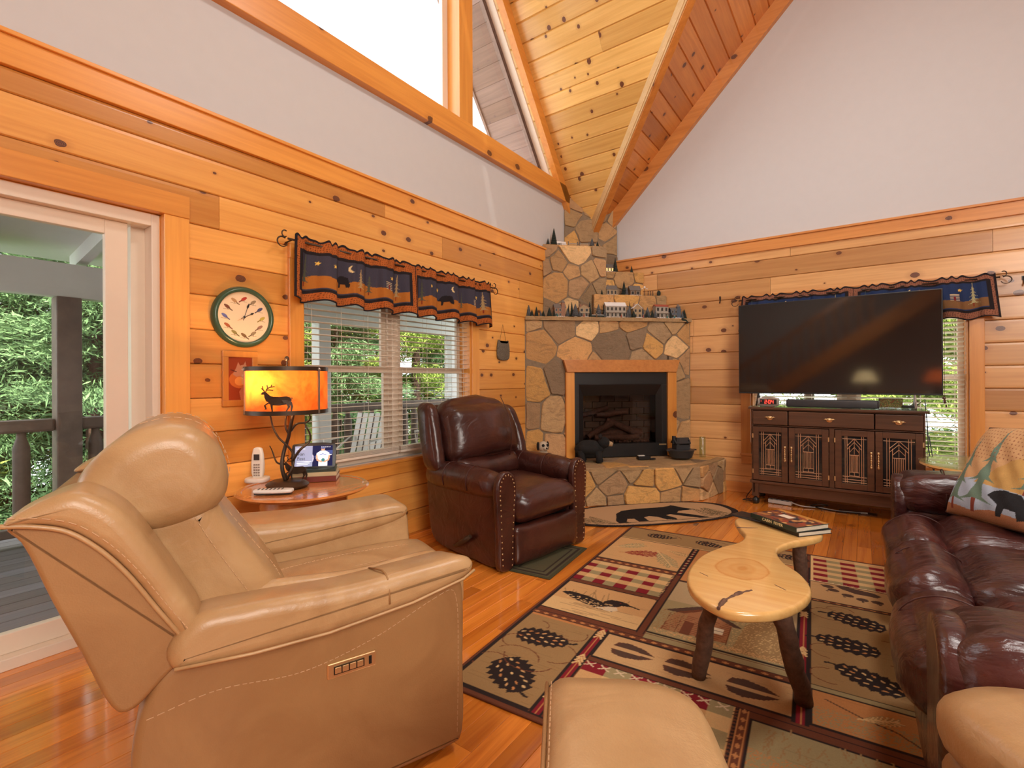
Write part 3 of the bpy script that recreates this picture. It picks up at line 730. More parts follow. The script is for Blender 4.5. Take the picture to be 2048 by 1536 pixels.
for i, y in enumerate((-6.85, -4.53, -2.22, .06)):
    m = MB(); m.bx(-2.44, -2.28, y-.08, y+.08, -.09, 1.9); o = m.build('porch_post', 'railwood' if i == 1 else 'porchpaint', bevel=.01); tag(o, kind='structure')
for i, (y0, y1, wh) in enumerate(((-6.77, -4.61, 'door'), (-4.45, -2.30, 'clock wall and lamp'), (-2.14, -.02, 'double window'))):
    t = thing('porch_railing', (-2.36, (y0+y1)/2, -.05), ['dark log porch railing section seen through the sliding glass door', 'log porch railing section outside between the glass door and the window', 'brown log porch railing section seen through the window blinds'][i], 'railing')
    ob = []; m = MB(); m.bx(-2.41, -2.31, y0, y1, .82, .92); ob.append(m.build('top_rail', 'railwood', bevel=.02)); m = MB(); m.bx(-2.39, -2.33, y0, y1, .02, .09); ob.append(m.build('bottom_rail', 'railwood', bevel=.01))
    y = y0+.10
    while y < y1-.06:
        m = MB(); m.lathe([(.028, .08), (.03, .10), (.052, .15), (.052, .70), (.03, .78), (.026, .83)], (-2.36, y, 0), 10); ob.append(m.build('baluster', 'railwood', smooth=True)); y += .187
    keep(t, *ob)
def patio_chair(x, y, rz, label):
    t = thing('patio_chair', (x, y, -.05), label, 'chair', 'white patio chairs on the porch', rz); m = MB()
    for s in (-1, 1):
        stroke(m, [(s*.27, .28, 0), (s*.27, .22, .42), (s*.27, -.25, .62), (s*.27, .25, .62), (s*.27, .22, .42), (s*.27, -.3, 0)], .014)
    m.build('frame', 'plastic', t, smooth=True)
    for nm, a, b in (('seat', (0, .22, .40), (0, -.22, .36)), ('backrest', (0, -.22, .40), (0, -.38, .86))):
        m = MB()
        for i in range(7):
            xx = -.24+i*.08; m.loft([[(xx-.03, a[1], a[2]), (xx+.03, a[1], a[2]), (xx+.03, a[1], a[2]+.015), (xx-.03, a[1], a[2]+.015)], [(xx-.03, b[1], b[2]), (xx+.03, b[1], b[2]), (xx+.03, b[1], b[2]+.015), (xx-.03, b[1], b[2]+.015)]])
        m.build(nm, 'plastic', t)
patio_chair(-1.6, -2.25, R(200), 'white slatted patio chair seen low through the window left of its centre post')
patio_chair(-1.3, -1.25, R(160), 'white slatted patio chair on the porch partly hidden by the brown recliner')
# evergreens
def leafmat(name, a, b):
    m, t = newmat(name, a, .75, 0, .2); oi = t.add('ShaderNodeObjectInfo')
    n = t.noise(t.coord(), 1.6, 3); r2 = t.attr('rnd', 'Fac')
    c = t.mix(t.math('MULTIPLY', t.math('ADD', n, r2), .62), b, a); t.link(c, t.b.inputs['Base Color'])
    t.b.inputs['Subsurface Weight'].default_value = 0
    return m
M['leaf'] = leafmat('cedar_foliage', (.40, .50, .10, 1), (.055, .11, .02, 1))
M['leaf2'] = leafmat('spruce_foliage', (.24, .38, .16, 1), (.04, .09, .035, 1))
def tree_mesh(seed, N, h, r, mat, spray=.17):
    rg = np.random.RandomState(seed); P = []; Fc = []; rn = []
    nb = 150; bz = rg.uniform(.02, 1, nb)**.9; ba = rg.uniform(0, 2*math.pi, nb); bl = (1-bz)**.75*(.75+.35*rg.rand(nb))*r+.12
    k = rg.randint(0, nb, N); u = rg.rand(N)**.55; L = bl[k]
    ang = ba[k]+rg.normal(0, .16, N); rad = u*L
    z = bz[k]*h - .25*rad+.22*rad**2/r*.5+rg.normal(0, .07, N); x = rad*np.cos(ang)+rg.normal(0, .06, N); y = rad*np.sin(ang)+rg.normal(0, .06, N)
    c = np.stack([x, y, z], 1); dirv = np.stack([np.cos(ang), np.sin(ang), rg.normal(.05, .35, N)], 1)+rg.normal(0, .45, (N, 3)); dirv /= np.linalg.norm(dirv, axis=1)[:, None]
    sd = np.cross(dirv, rg.normal(0, 1, (N, 3))); sd /= np.linalg.norm(sd, axis=1)[:, None]; s = spray*(.5+rg.rand(N))[:, None]
    V = np.stack([c-dirv*s*.5, c+sd*s*.09, c+dirv*s*.6, c-sd*s*.09], 1).reshape(-1, 3).astype(np.float32)
    me = bpy.data.meshes.new('foliage'); F = np.arange(4*N, dtype=np.int32)
    me.vertices.add(4*N); me.vertices.foreach_set('co', V.ravel()); me.loops.add(4*N); me.loops.foreach_set('vertex_index', F)
    me.polygons.add(N); me.polygons.foreach_set('loop_start', np.arange(N, dtype=np.int32)*4); me.update(calc_edges=True)
    a = me.attributes.new('rnd', 'FLOAT', 'POINT'); a.data.foreach_set('value', np.repeat(rg.rand(N), 4).astype(np.float32)); me.materials.append(M[mat]); return me
tms = [tree_mesh(1, 130000, 7.2, 2.0, 'leaf', .10), tree_mesh(2, 130000, 7.2, 1.9, 'leaf2', .10)]
trm = MB().cyl((0, 0, 0), (0, 0, 6.8), .16, .03, 10); trunk0 = None
TR = [(-6.0, -5.6, 4.2, 0, 'evergreen seen through the left part of the glass door'), (-5.4, -3.6, 5.0, 1, 'evergreen seen through the right part of the glass door'), (-6.2, -4.3, 4.6, 1, 'evergreen behind the dark porch post'),
      (-5.0, -1.9, 4.9, 0, 'bright green evergreen filling the left window lights'), (-5.2, -.1, 5.0, 1, 'evergreen seen through the window lights left of the centre post'), (-4.6, 1.4, 5.1, 0, 'bright evergreen seen through the right window lights'), (-5.0, 3.0, 5.2, 1, 'evergreen seen at the right edge of the left window'),
      (-7.2, -7.4, 4.6, 1, 'evergreen at the far left beyond the porch'), (-7.4, 1.2, 5.4, 0, 'taller evergreen beyond the first row by the window'), (-7.4, -2.4, 5.3, 1, 'taller evergreen beyond the first row by the porch post'),
      (2.0, 6.2, 4.4, 0, 'evergreen outside the window behind the television'), (3.7, 5.6, 3.9, 0, 'evergreen outside right of the television'), (5.4, 7.4, 4.3, 1, 'distant evergreen outside the television window')]
for i, (x, y, top, k, lb) in enumerate(TR):
    t = thing('evergreen_tree', (x, y, top-7.2), lb, 'tree', 'evergreens outside', rz=i*1.7)
    f = bpy.data.objects.new('foliage', tms[k]); C.objects.link(f); f.parent = t
    if trunk0 is None: trunk0 = trm.build('trunk', 'bark', t)
    else: c = trunk0.copy(); C.objects.link(c); c.parent = t
m = MB(); m.bx(-14, -2.7, -14, 12, -3.3, -3.0); m.bx(-2.7, 12, 3.2, 14, -3.3, -3.0); o = m.build('ground', 'leaf2'); tag(o, kind='structure')
# ---------------------------------------------------------------- corner fireplace (face runs at 45 degrees)
q2 = math.sqrt(.5)
def fc(c):  # point on the diagonal face line with leg c: t along, out toward the room
    return lambda t, z, out=0: ((t+out)*q2, -c+(t-out)*q2, z)
fp = thing('stone_fireplace', (0, 0, 0), 'tall corner fireplace of tan and grey fieldstone with stepped chimney', 'fireplace')
F0 = fc(1.34); Wd = 1.34*math.sqrt(2)
P2 = lambda F, t, o: F(t, 0, o)[:2]
m = MB()
m.prism([P2(F0, 0, 0), P2(F0, .52, 0), P2(F0, .52, -.3), P2(F0, .3, -.3)], .353, 1.86)
m.prism([P2(F0, 1.62, 0), P2(F0, Wd, 0), P2(F0, Wd-.3, -.3), P2(F0, 1.62, -.3)], .353, 1.86)
m.prism([P2(F0, .5, 0), P2(F0, 1.64, 0), P2(F0, 1.64, -.3), P2(F0, .5, -.3)], 1.28, 1.86)
m.build('mortar_core', 'mortar', fp)
m = MB(); stones(m, [(.01, .356), (Wd-.01, .356), (Wd-.01, 1.845), (.01, 1.845)], lambda u, v, o: F0(u, v, o), .29, 17, .015, .012, hole=(.47, 1.69, 1.40)); m.build('face_stones', 'stone', fp)
# mantel slab
rg = random.Random(9); top = [F0(-.0, 0, 0)[:2]]
n = 36; top = []
for i in range(n+1):
    t = Wd*i/n; o = .035+rg.uniform(-.012, .014); p = F0(t, 0, o); top.append((max(.002, p[0]), min(-.002, p[1])))
m = MB(); m.col = STONES[5]; m.prism(top+[(.002, -.002)], 1.845, 1.885); m.build('mantel_shelf', 'stone', fp)
# stepped chimney tiers
def tier(c, t0, t1, z0, z1, size, seed, left=True, name='chimney_tier', ztop=None, bulge=.016):
    F = fc(c); m = MB(); L = c*math.sqrt(2)
    back = [(.002, -.002)]
    a = P2(F, t0, 0); b = P2(F, t1, 0)
    poly = [a, b]
    if t1 < L-.01: poly.append(P2(F, t1, -min(t1, L-t1)+.01))
    poly += back
    if t0 > .01: poly.append(P2(F, t0, -min(t0, L-t0)+.01))
    m.prism([(max(.001, x), min(-.001, y)) for x, y in poly], z0, z1-.005); core = m.build(name, 'mortar', fp)
    m = MB(); stones(m, [(t0+.0, z0), (t1, z0), (t1, z1), (t0, z1)] if ztop is None else ztop, lambda u, v, o: F(u, v, o), size*1.1, seed, bulge, .013)
    if t1 < L-.01: # visible return side
        D = min(t1, L-t1)-.02
        stones(m, [(0, z0), (D, z0), (D, z1), (0, z1)], lambda u, v, o: F(t1+o, v, -u), size*1.1, seed+5, bulge*.8, .013)
    # top flags
    m.col = STONES[(seed) % 5]
    tp = [(max(.004, x+.0), min(-.004, y)) for x, y in poly]; m.prism(tp, z1-.02, z1+.002)
    m.build('tier_stones', 'stone', core); return core
tier(.97, 0, .74, 1.88, 2.735, .24, 31)
tier(.80, .60, 1.131, 1.88, 2.475, .22, 41)
tier(1.07, .64, 1.51, 1.88, 2.17, .26, 52)
tier(.47, 0, .6646, 2.3, 3.46, .27, 63, name='chimney_column', bulge=.012)
# raised hearth
hp = [(.002, -1.72), (.12, -1.72), (.63, -1.60), (1.60, -.63), (1.69, -.12), (1.69, -.002), (.002, -.002)]
m = MB(); m.prism(hp, 0, .335); hearth = m.build('hearth', 'mortar'); tag(hearth, 'raised fieldstone hearth in front of the fireplace with angled corners', 'hearth')
m = MB(); 
for k, (A, B) in enumerate(zip(hp[:5], hp[1:6])):
    L = math.dist(A, B); ux, uy = (B[0]-A[0])/L, (B[1]-A[1])/L
    stones(m, [(0, 0), (L, 0), (L, .34), (0, .34)], lambda u, v, o: (A[0]+ux*u+uy*o, A[1]+uy*u-ux*o, v), .20, 70+k, .03, .010, aspect=1.35)
m.build('hearth_stones', 'stone', hearth)
rg = random.Random(2)
def edge(n):
    out = []
    for A, B in zip(hp, hp[1:5]+[hp[5]]):
        L = math.dist(A, B); k = max(1, int(L/.06))
        for i in range(k): out.append((A[0]+(B[0]-A[0])*i/k, A[1]+(B[1]-A[1])*i/k))
    return out
tp = [(max(.003, x+rg.uniform(0, .03)*(.7 if x > .1 else 0)), y-rg.uniform(0, .02)) for x, y in edge(0)]+[(1.70, -.003), (.003, -.003)]
hs = MB(); hs.col = STONES[5]; hs.prism(tp, .33, .352)
stones(hs, clip(clip([(0, -1.6), (.63, -1.6), (1.55, -.65), (1.62, -.05), (1.3, -.02), (0, -1.35)], 0, 1, 0), -1, 0, 0), lambda u, v, o: (u, v, .348+o*.3), .38, 88, .02, .014)
hs.build('hearth_top', 'stone', hearth)
# wood surround
def ft(mb, t0, t1, z0, z1, o0, o1): mb.loft([[F0(t0, z0, o0), F0(t1, z0, o0), F0(t1, z1, o0), F0(t0, z1, o0)], [F0(t0, z0, o1), F0(t1, z0, o1), F0(t1, z1, o1), F0(t0, z1, o1)]]); return mb
sr = thing('mantel_surround', (.67, -.67, .36), 'pine frame around the firebox with a flared header board', 'surround'); ob = []
m = MB(); m.rnd = .6; ft(m, .435, .53, .361, 1.285, .012, .06); ob.append(m.build('jamb', 'pineZ', bevel=.004))
m = MB(); m.rnd = .3; ft(m, 1.598, 1.70, .361, 1.285, .012, .06); ob.append(m.build('jamb', 'pineZ', bevel=.004))
m = MB(); m.rnd = .5; q = [(.445, 1.285), (1.695, 1.285), (1.735, 1.42), (.405, 1.42)]
m.loft([[F0(t, z, .012) for t, z in q], [F0(t, z, .075) for t, z in q]]); ob.append(m.build('header', 'trimX', bevel=.004)); keep(sr, *ob)
# firebox
fb = thing('fireplace_insert', (.7, -.7, .36), 'black metal gas firebox with glass front and log set', 'firebox'); ob = []
m = MB(); ft(m, .53, 1.598, 1.15, 1.284, .005, .03); ft(m, .53, 1.598, .361, .50, .005, .035); ft(m, .53, .575, .50, 1.15, .005, .03); ft(m, 1.545, 1.598, .50, 1.15, .005, .03)
ob.append(m.build('face_plate', 'black', bevel=.002))
m = MB(); m.loft([[F0(.575, 1.15, .03), F0(1.545, 1.15, .03), F0(1.545, 1.16, .03), F0(.575, 1.16, .03)], [F0(.64, 1.03, -.03), F0(1.50, 1.03, -.03), F0(1.50, 1.05, -.03), F0(.64, 1.05, -.03)]])
m.loft([[F0(.575, 1.155, .03), F0(.575, .50, .03), F0(.585, .50, .03), F0(.585, 1.155, .03)], [F0(.64, 1.04, -.03), F0(.64, .50, -.03), F0(.65, .50, -.03), F0(.65, 1.04, -.03)]])
m.loft([[F0(1.545, 1.155, .03), F0(1.545, .50, .03), F0(1.535, .50, .03), F0(1.535, 1.155, .03)], [F0(1.50, 1.04, -.03), F0(1.50, .50, -.03), F0(1.49, .50, -.03), F0(1.49, 1.04, -.03)]]); ob.append(m.build('hood', 'black'))
m = MB(); ft(m, .55, 1.58, .47, .50, -.32, .0); ft(m, .55, .57, .5, 1.2, -.32, -.0); ft(m, 1.56, 1.58, .5, 1.2, -.32, 0); ft(m, .55, 1.58, 1.2, 1.22, -.32, 0); ob.append(m.build('firebox_shell', 'black'))
m = MB(); rg = random.Random(1)
for r_ in range(9):
    z = .50+r_*.075; t = .575-(.09 if r_ % 2 else 0)
    while t < 1.555:
        a, b = max(t, .575), min(t+.175, 1.555)
        if b-a > .02: ft(m, a+.003, b-.003, z+.003, z+.072, -.31, -.295)
        t += .18
ob.append(m.build('brick_lining', 'firebrick'))
m = MB(); n = m.addv([F0(.62, .5, -.035), F0(1.52, .5, -.035), F0(1.52, 1.05, -.035), F0(.62, 1.05, -.035)]); m.face(n, n+1, n+2, n+3); ob.append(m.build('glass_front', 'darkglass'))
rg = random.Random(8)
for (t0, z0, o0, t1, z1, o1, r_) in ((.68, .58, -.22, 1.42, .60, -.24, .05), (.72, .57, -.12, 1.08, .72, -.22, .04), (1.0, .74, -.24, 1.36, .58, -.11, .04), (.86, .80, -.24, 1.22, .84, -.18, .035), (.80, .56, -.09, 1.3, .56, -.08, .035), (.70, .80, -.25, 1.0, .88, -.22, .03)):
    m = MB(); a, b = Vector(F0(t0, z0, o0)), Vector(F0(t1, z1, o1)); k = 8
    m.tube([a.lerp(b, i/k)+Vector((rg.uniform(-1, 1), rg.uniform(-1, 1), rg.uniform(-1, 1)))*.008 for i in range(k+1)], [r_*rg.uniform(.8, 1.1) for _ in range(k+1)], 9); ob.append(m.build('gas_log', 'bark', smooth=True, angle=60))
m = MB()
for i in range(60): m.ell(F0(rg.uniform(.7, 1.42), .515, rg.uniform(-.2, -.06)), [rg.uniform(.012, .025)]*3, 6, 4)
ob.append(m.build('embers', 'bark'))
m = MB(); ft(m, 1.50, 1.585, .478, .492, .035, .038); ob.append(m.build('copper_badge', 'brass')); keep(fb, *ob)
# ---------------------------------------------------------------- things on the hearth
FH = F0
t = thing('humidifier_kettle', (1.30, -.30, .352), 'black cast iron cabin-shaped steamer kettle on the right of the hearth', 'kettle'); c = (1.34, -.36, .360); ob = []
m = MB(); m.lathe([(.085, 0), (.115, .02), (.135, .085), (.14, .095), (.13, .10), (.02, .10)], c, 28, 1, 1); rot = Matrix.Rotation(R(45), 3, 'Z')
for s in (-1, 1): m.box((c[0]+s*.15*q2, c[1]+s*.15*q2, c[2]+.09), (.04, .04, .012), rot)
ob.append(m.build('pot', 'iron', smooth=True, angle=35))
m = MB(); m.box((c[0], c[1], c[2]+.125), (.15, .10, .05), rot); m.box((c[0]-.04, c[1]-.04, c[2]+.185), (.03, .10, .08), rot); m.box((c[0]+.052, c[1]+.052, c[2]+.165), (.012, .10, .07), rot)
for o_ in (-1, 1):
    m.loft([[(c[0]+(s*.09)*q2+o_*0, c[1]+(s*.09)*q2, c[2]+.215) for s in (-1, 1)]+[(c[0]+(s*.085)*q2+o_*.055*q2, c[1]+(s*.085)*q2-o_*.055*q2, c[2]+.16) for s in (1, -1)],
            [(c[0]+(s*.09)*q2+o_*0, c[1]+(s*.09)*q2, c[2]+.222) for s in (-1, 1)]+[(c[0]+(s*.085)*q2+o_*.06*q2, c[1]+(s*.085)*q2-o_*.06*q2, c[2]+.167) for s in (1, -1)]])
m.box((c[0]-.055, c[1]-.055, c[2]+.2), (.03, .03, .08), rot); ob.append(m.build('cabin_lid', 'iron')); keep(t, *ob)
m = MB(); c = (1.50, -.12, .358); m.lathe([(.035, 0), (.037, .005), (.032, .02), (.034, .21), (.030, .22), (.028, .215), (.03, .02), (.001, .018)], c, 20); o = m.build('glass_vase', 'clearglass', smooth=True); tag(o, 'tall clear glass cylinder vase at the right end of the hearth by the wall', 'vase')
m = MB(); m.box((1.03, -.63, .378), (.13, .07, .035), rot); m.box((1.11, -.59, .366), (.06, .04, .012), rot); bxo = m.build('match_box', 'black'); tag(bxo, 'small black box with white top on the hearth before the firebox', 'box')
m = MB(); m.box((1.01, -.65, .399), (.07, .035, .006), rot); m.build('white_lid', 'plastic', bxo)
t = thing('bear_figurine', (.62, -1.08, .358), 'black bear figurine with tan muzzle on the hearth behind the brown recliner', 'figurine'); ob = []
m = MB(); bz = .352; cushion(m, (.13, .075, .075), .075, (.02, .02, .02), 10, c=(0, 0, .13), wr=.006); m.ell((.15, 0, .20), (.065, .06, .06)); m.ell((.115, .045, .265), (.02, .012, .02)); m.ell((.115, -.045, .265), (.02, .012, .02))
for x, y in ((.09, .05), (.09, -.05), (-.08, .05), (-.08, -.05)): m.tube([(x, y, .12), (x+.01, y, .05), (x+.02, y, .004)], [.04, .032, .036], 8)
b = m.build('bear_body', 'blackfur', t, smooth=True)
m = MB(); m.tube([(.19, 0, .195), (.24, 0, .18)], [.032, .02], 10); m.build('muzzle', 'walltan', t, smooth=True); t.rotation_euler = (0, 0, R(25))
t = thing('stuffed_dog', (.27, -1.42, .358), 'small black and white stuffed dog on the hearth beside the left wall', 'toy', rz=R(-30)); m = MB(); m.ell((0, 0, .07), (.06, .06, .07)); m.ell((.01, 0, .17), (.055, .055, .055)); m.ell((.06, 0, .155), (.025, .025, .02))
m.build('dog_body', 'whitefur', t, smooth=True); m = MB(); m.ell((.0, .055, .175), (.02, .014, .045)); m.ell((.0, -.055, .175), (.02, .014, .045)); m.ell((.05, .022, .185), (.016, .016, .016)); m.ell((.05, -.022, .185), (.016, .016, .016)); m.ell((.085, 0, .16), (.009, .009, .009)); m.build('black_patches', 'blackfur', t, smooth=True)
# ---------------------------------------------------------------- miniature winter village
def bt(h, r, mat, F, t, o, z, label, snow=False, grp='bristle trees of the village'):
    c = F(t, z, o); T = thing('miniature_tree', c, label, 'tree', grp); m = MB(); rg = random.Random(int(t*999+z*77)); prof = []
    n = 9
    for i in range(n): zz = h*.06+h*.94*i/n; rr = r*(1-i/n)**.85; prof += [(rr, zz), (rr*.72, zz+h/n*.8)]
    prof.append((.0008, h)); m.lathe(prof, (0, 0, 0), 10); m.build('bristles', mat, T)
    m = MB(); m.lathe([(r*.45, 0), (r*.45, h*.03), (r*.12, h*.04), (r*.12, h*.1)], (0, 0, 0), 8); m.build('base', 'snow' if snow else 'walllog', T); return T
def house(name, w, d, h, roofh, wall, roof, F, t, o, z, label, cat='house', wins=(2, 2), lit=True, gable=False, snow=True, chim=True, porch=False, tower=0):
    T = thing(name, F(t, z, o), label, cat, 'miniature village houses', rz=R(45)); m = MB()
    m.bx(-w/2, w/2, -d/2, d/2, 0, h)
    if gable: m.loft([[(-w/2, y, h), (w/2, y, h), (0, y, h+roofh)] for y in (-d/2, d/2)])
    else: m.loft([[(x, -d/2, h), (x, d/2, h), (x, 0, h+roofh)] for x in (-w/2, w/2)])
    if tower: m.bx(w*.12, w*.42, -d/2-.006, -d*.1, 0, h+tower)
    m.build('walls', wall, T)
    m = MB(); e = .005
    if gable:
        for s in (-1, 1): m.loft([[(s*(w/2+e), y, h-.004), (0, y, h+roofh+.001), (0, y, h+roofh+.006), (s*(w/2+e), y, h+.002)] for y in (-d/2-e, d/2+e)])
    else:
        for s in (-1, 1): m.loft([[(x, s*(d/2+e), h-.004), (x, 0, h+roofh+.001), (x, 0, h+roofh+.006), (x, s*(d/2+e), h+.002)] for x in (-w/2-e, w/2+e)])
    if tower: m.loft([[(w*.10, -d/2-.01, h+tower), (w*.44, -d/2-.01, h+tower), (w*.44, 0, h+tower), (w*.10, 0, h+tower)], [(w*.26, -d/4, h+tower+.035), (w*.28, -d/4, h+tower+.035), (w*.28, -d/4+.004, h+tower+.035), (w*.26, -d/4+.004, h+tower+.035)]])
    m.build('roof', roof, T)
    nx, nz = wins; m = MB(); fr = MB()
    for i in range(nx):
        for k in range(nz):
            x = -w/2+w*(i+.5)/nx; zz = h*(k+.5)/nz; sx, sz = w/nx*.22, h/nz*.26
            m.bx(x-sx, x+sx, -d/2-.0025, -d/2, zz-sz, zz+sz); fr.bx(x-sx*1.35, x+sx*1.35, -d/2-.0012, -d/2, zz-sz*1.25, zz+sz*1.25)
    m.build('window', 'winlit' if lit else 'windark', T); fr.build('window_trim', 'wallwhite', T)
    if snow:
        m = MB(); m.bx(-w/2-.008, w/2+.008, -d/2-.018, d/2, -.0005, .004)
        for i in range(7): m.ell((-w/2+w*i/6, -d/2-.008, .003), (.010, .008, .006), 7, 5)
        m.build('snow_base', 'snow', T)
    if chim: m = MB(); m.bx(-w*.32, -w*.2, 0, d*.15, h, h+roofh*1.35); m.build('chimney', 'wallbrick', T)
    if porch:
        m = MB()
        for i in range(5): x = -w/2+w*i/4; m.cyl((x, -d/2-.016, 0), (x, -d/2-.016, h*.42), .0022, k=6)
        m.bx(-w/2-.003, w/2+.003, -d/2-.02, -d/2, h*.42, h*.47); m.build('porch', 'wallwhite', T)
    return T
Zm = 1.888; FM = fc(1.34); O_ = -.03
px = lambda x: (x-1055)/335*Wd
def BT(x, wpx, hpx, mat, lb, F=FM, z=Zm, o=O_, sn=False, tfun=px): return bt(hpx*.0056, wpx*.0028, mat, F, tfun(x), o, z, lb, sn)
BT(1064, 12, 22, 'frost', 'frosted tree at the left end of the mantel', sn=True); BT(1080, 10, 20, 'fir', 'small dark tree second from the left end of the mantel', o=-.06); BT(1092, 9, 12, 'fir', 'low dark tree before the left chimney block')
BT(1104, 12, 18, 'fir', 'dark tree just left of the brick church house')
house('miniature_church', .125, .07, .10, .04, 'wallbrick', 'roofgrey', FM, px(1125), O_-.03, Zm, 'miniature brick church with turret on the mantel', 'house', (3, 2), False, tower=.055)
BT(1150, 9, 30, 'fir', 'tall narrow dark tree right of the brick church house', o=-.06); BT(1154, 17, 25, 'frost', 'snow-edged tree in front of the tall narrow dark tree', o=.0, sn=True)
house('miniature_house', .115, .07, .105, .035, 'walltan', 'wallbrick', FM, px(1173), O_-.03, Zm, 'miniature tan gabled shop in the middle left of the mantel', 'house', (2, 2), False, gable=True, porch=True)
BT(1187, 10, 32, 'fir', 'tall dark tree behind the tan gabled shop', o=-.08); BT(1202, 16, 26, 'frost', 'frosted tree left of the wide white mansion', sn=True)
T = thing('snowy_hedge', FM(px(1199), Zm, .0), 'low dark hedge with snow on top on the mantel edge', 'hedge', rz=R(45)); m = MB(); m.bx(-.08, .08, -.012, .012, 0, .02); m.build('hedge_body', 'fir', T); m = MB()
for i in range(11): m.ell((-.075+i*.015, 0, .021), (.011, .011, .006), 7, 5)
m.build('snow_cap', 'snow', T)
house('miniature_mansion', .235, .08, .13, .04, 'wallwhite', 'snow', FM, px(1237), O_-.03, Zm, 'widest miniature house on the mantel, white with red ground floor', 'house', (5, 2), False, porch=True)
BT(1265, 11, 24, 'frost', 'frosted tree right of the wide white mansion', sn=True); BT(1272, 9, 14, 'fir', 'low dark tree before the snow-roofed cottage', o=.0)
house('miniature_cottage', .10, .07, .11, .045, 'walltan', 'snow', FM, px(1282), O_-.03, Zm, 'miniature snow-roofed cottage with a pointed gable on the mantel', 'house', (2, 2), False, gable=True)
BT(1303, 15, 22, 'frost', 'wide frosted tree left of the red and white inn', sn=True); BT(1313, 10, 16, 'fir', 'small dark tree touching the red and white inn')
house('miniature_inn', .15, .08, .135, .02, 'wallwhite', 'wallred', FM, px(1333), O_-.03, Zm, 'miniature white inn with red roof near the right end of the mantel', 'house', (3, 2), False, porch=True)
house('miniature_shop', .12, .07, .10, .02, 'wallblue', 'roofgrey', FM, px(1361), O_-.01, Zm, 'miniature dark blue shop with green base near the right end', 'house', (3, 2), False, tower=.03)
BT(1381, 11, 19, 'fir', 'dark tree at the right end of the mantel')
F3 = fc(1.07); t3 = lambda x: .64+(x-1190)/136*.83; Z3 = 2.174
BT(1209, 6, 11, 'fir', 'tiny dark tree at the left end of the middle ledge', F3, Z3, -.05, tfun=t3)
house('miniature_lodge', .13, .07, .07, .045, 'walltan', 'roofgrey', F3, t3(1229), -.09, Z3, 'miniature long lodge with gabled entry on the middle ledge', 'house', (3, 1), False)
BT(1254, 13, 30, 'fir', 'tallest dark tree on the middle ledge', F3, Z3, -.07, tfun=t3); BT(1257, 8, 17, 'frost', 'small frosted tree before the tallest tree of the middle ledge', F3, Z3, -.03, tfun=t3, sn=True)
house('miniature_cabin', .13, .07, .065, .05, 'walllog', 'roofgrey', F3, t3(1275), -.08, Z3, 'miniature log cabin on the middle ledge', 'house', (2, 1), False)
BT(1280, 8, 24, 'fir', 'dark tree behind the log cabin', F3, Z3, -.13, tfun=t3)
T = thing('miniature_street_lamp', F3(t3(1294), Z3, -.05), 'miniature snowy lamp post on the middle ledge', 'lamp post'); m = MB(); m.cyl((0, 0, 0), (0, 0, .09), .004, .0025, 8); m.build('post', 'black', T); m = MB(); m.ell((0, 0, .1), (.012, .012, .014)); m.ell((.02, .02, .085), (.008, .008, .008)); m.ell((-.02, -.02, .085), (.008, .008, .008)); m.build('lamp_globe', 'snow', T)
T = thing('miniature_villagers', F3(t3(1306), Z3, -.05), 'miniature group of villagers at the right of the middle ledge', 'figurine'); m = MB()
for i, (x, y) in enumerate(((-.02, -.02), (0, 0), (.02, .02))): m.lathe([(.010, 0), (.007, .03), (.004, .045)], (x, y, 0), 8); m.ell((x, y, .053), (.007, .007, .008), 8, 6)
m.build('villagers', 'walllog', T)
m = MB(); m.ell((0, 0, .03), (.022, .022, .035)); o = m.build('pine_cone', 'fir', smooth=True); tag(o, 'dark egg-shaped ornament at the right end of the middle ledge', 'ornament'); o.location = F3(1.44, Z3, -.03)
F2_ = fc(.80); t2 = lambda x: .64+(x-1207)/86*.49; Z2 = 2.479
BT(1208, 6, 22, 'fir', 'narrow dark tree left of the glowing house', F2_, Z2, -.03, tfun=t2)
house('miniature_glowing_house', .11, .06, .06, .035, 'walltan', 'roofgrey', F2_, t2(1222), -.06, Z2, 'miniature house with glowing yellow windows beside the chimney column', 'house', (3, 1), True)
BT(1234, 13, 30, 'fir', 'dark tree right of the glowing house', F2_, Z2, -.03, tfun=t2, sn=True); BT(1270, 7, 15, 'fir', 'lone small tree at the right end of the upper ledge', F2_, Z2, -.03, tfun=t2, sn=True)
F1 = fc(.97); t1 = lambda x: (x-1085)/125*.74; Z1 = 2.739
BT(1097, 7, 14, 'fir', 'small tree at the left end of the topmost ledge', F1, Z1, -.04, tfun=t1); BT(1109, 15, 35, 'fir', 'tallest speckled tree of the topmost ledge', F1, Z1, -.05, tfun=t1)
house('miniature_hut', .05, .04, .03, .02, 'wallwhite', 'snow', F1, t1(1119), -.06, Z1, 'tiny white hut right of the tallest tree on the topmost ledge', 'house', (1, 1), False, chim=False); 
house('miniature_hut', .045, .04, .02, .02, 'wallwhite', 'snow', F1, t1(1127), -.04, Z1, 'tiny low hut before the chimney column on the topmost ledge', 'house', (1, 1), False, chim=False)
for x, lb in ((1147, 'miniature arched railing left of centre on the topmost ledge'), (1170, 'miniature arched railing next to the frosted tree on the topmost ledge')):
    T = thing('miniature_fence', F1(t1(x), Z1, -.05), lb, 'fence', 'miniature railings', rz=R(45)); m = MB(); m.bx(-.05, .05, -.003, .003, .03, .036); m.bx(-.05, .05, -.003, .003, 0, .008)
    for i in range(9): m.bx(-.05+i*.012, -.047+i*.012, -.002, .002, 0, .036)
    m.build('pickets', 'wallwhite', T); m = MB()
    for s in (-1, 1): m.cyl((s*.056, 0, 0), (s*.056, 0, .045), .005, k=8); m.ell((s*.056, 0, .048), (.008, .008, .008), 8, 6)
    m.build('end_posts', 'roofgrey', T)
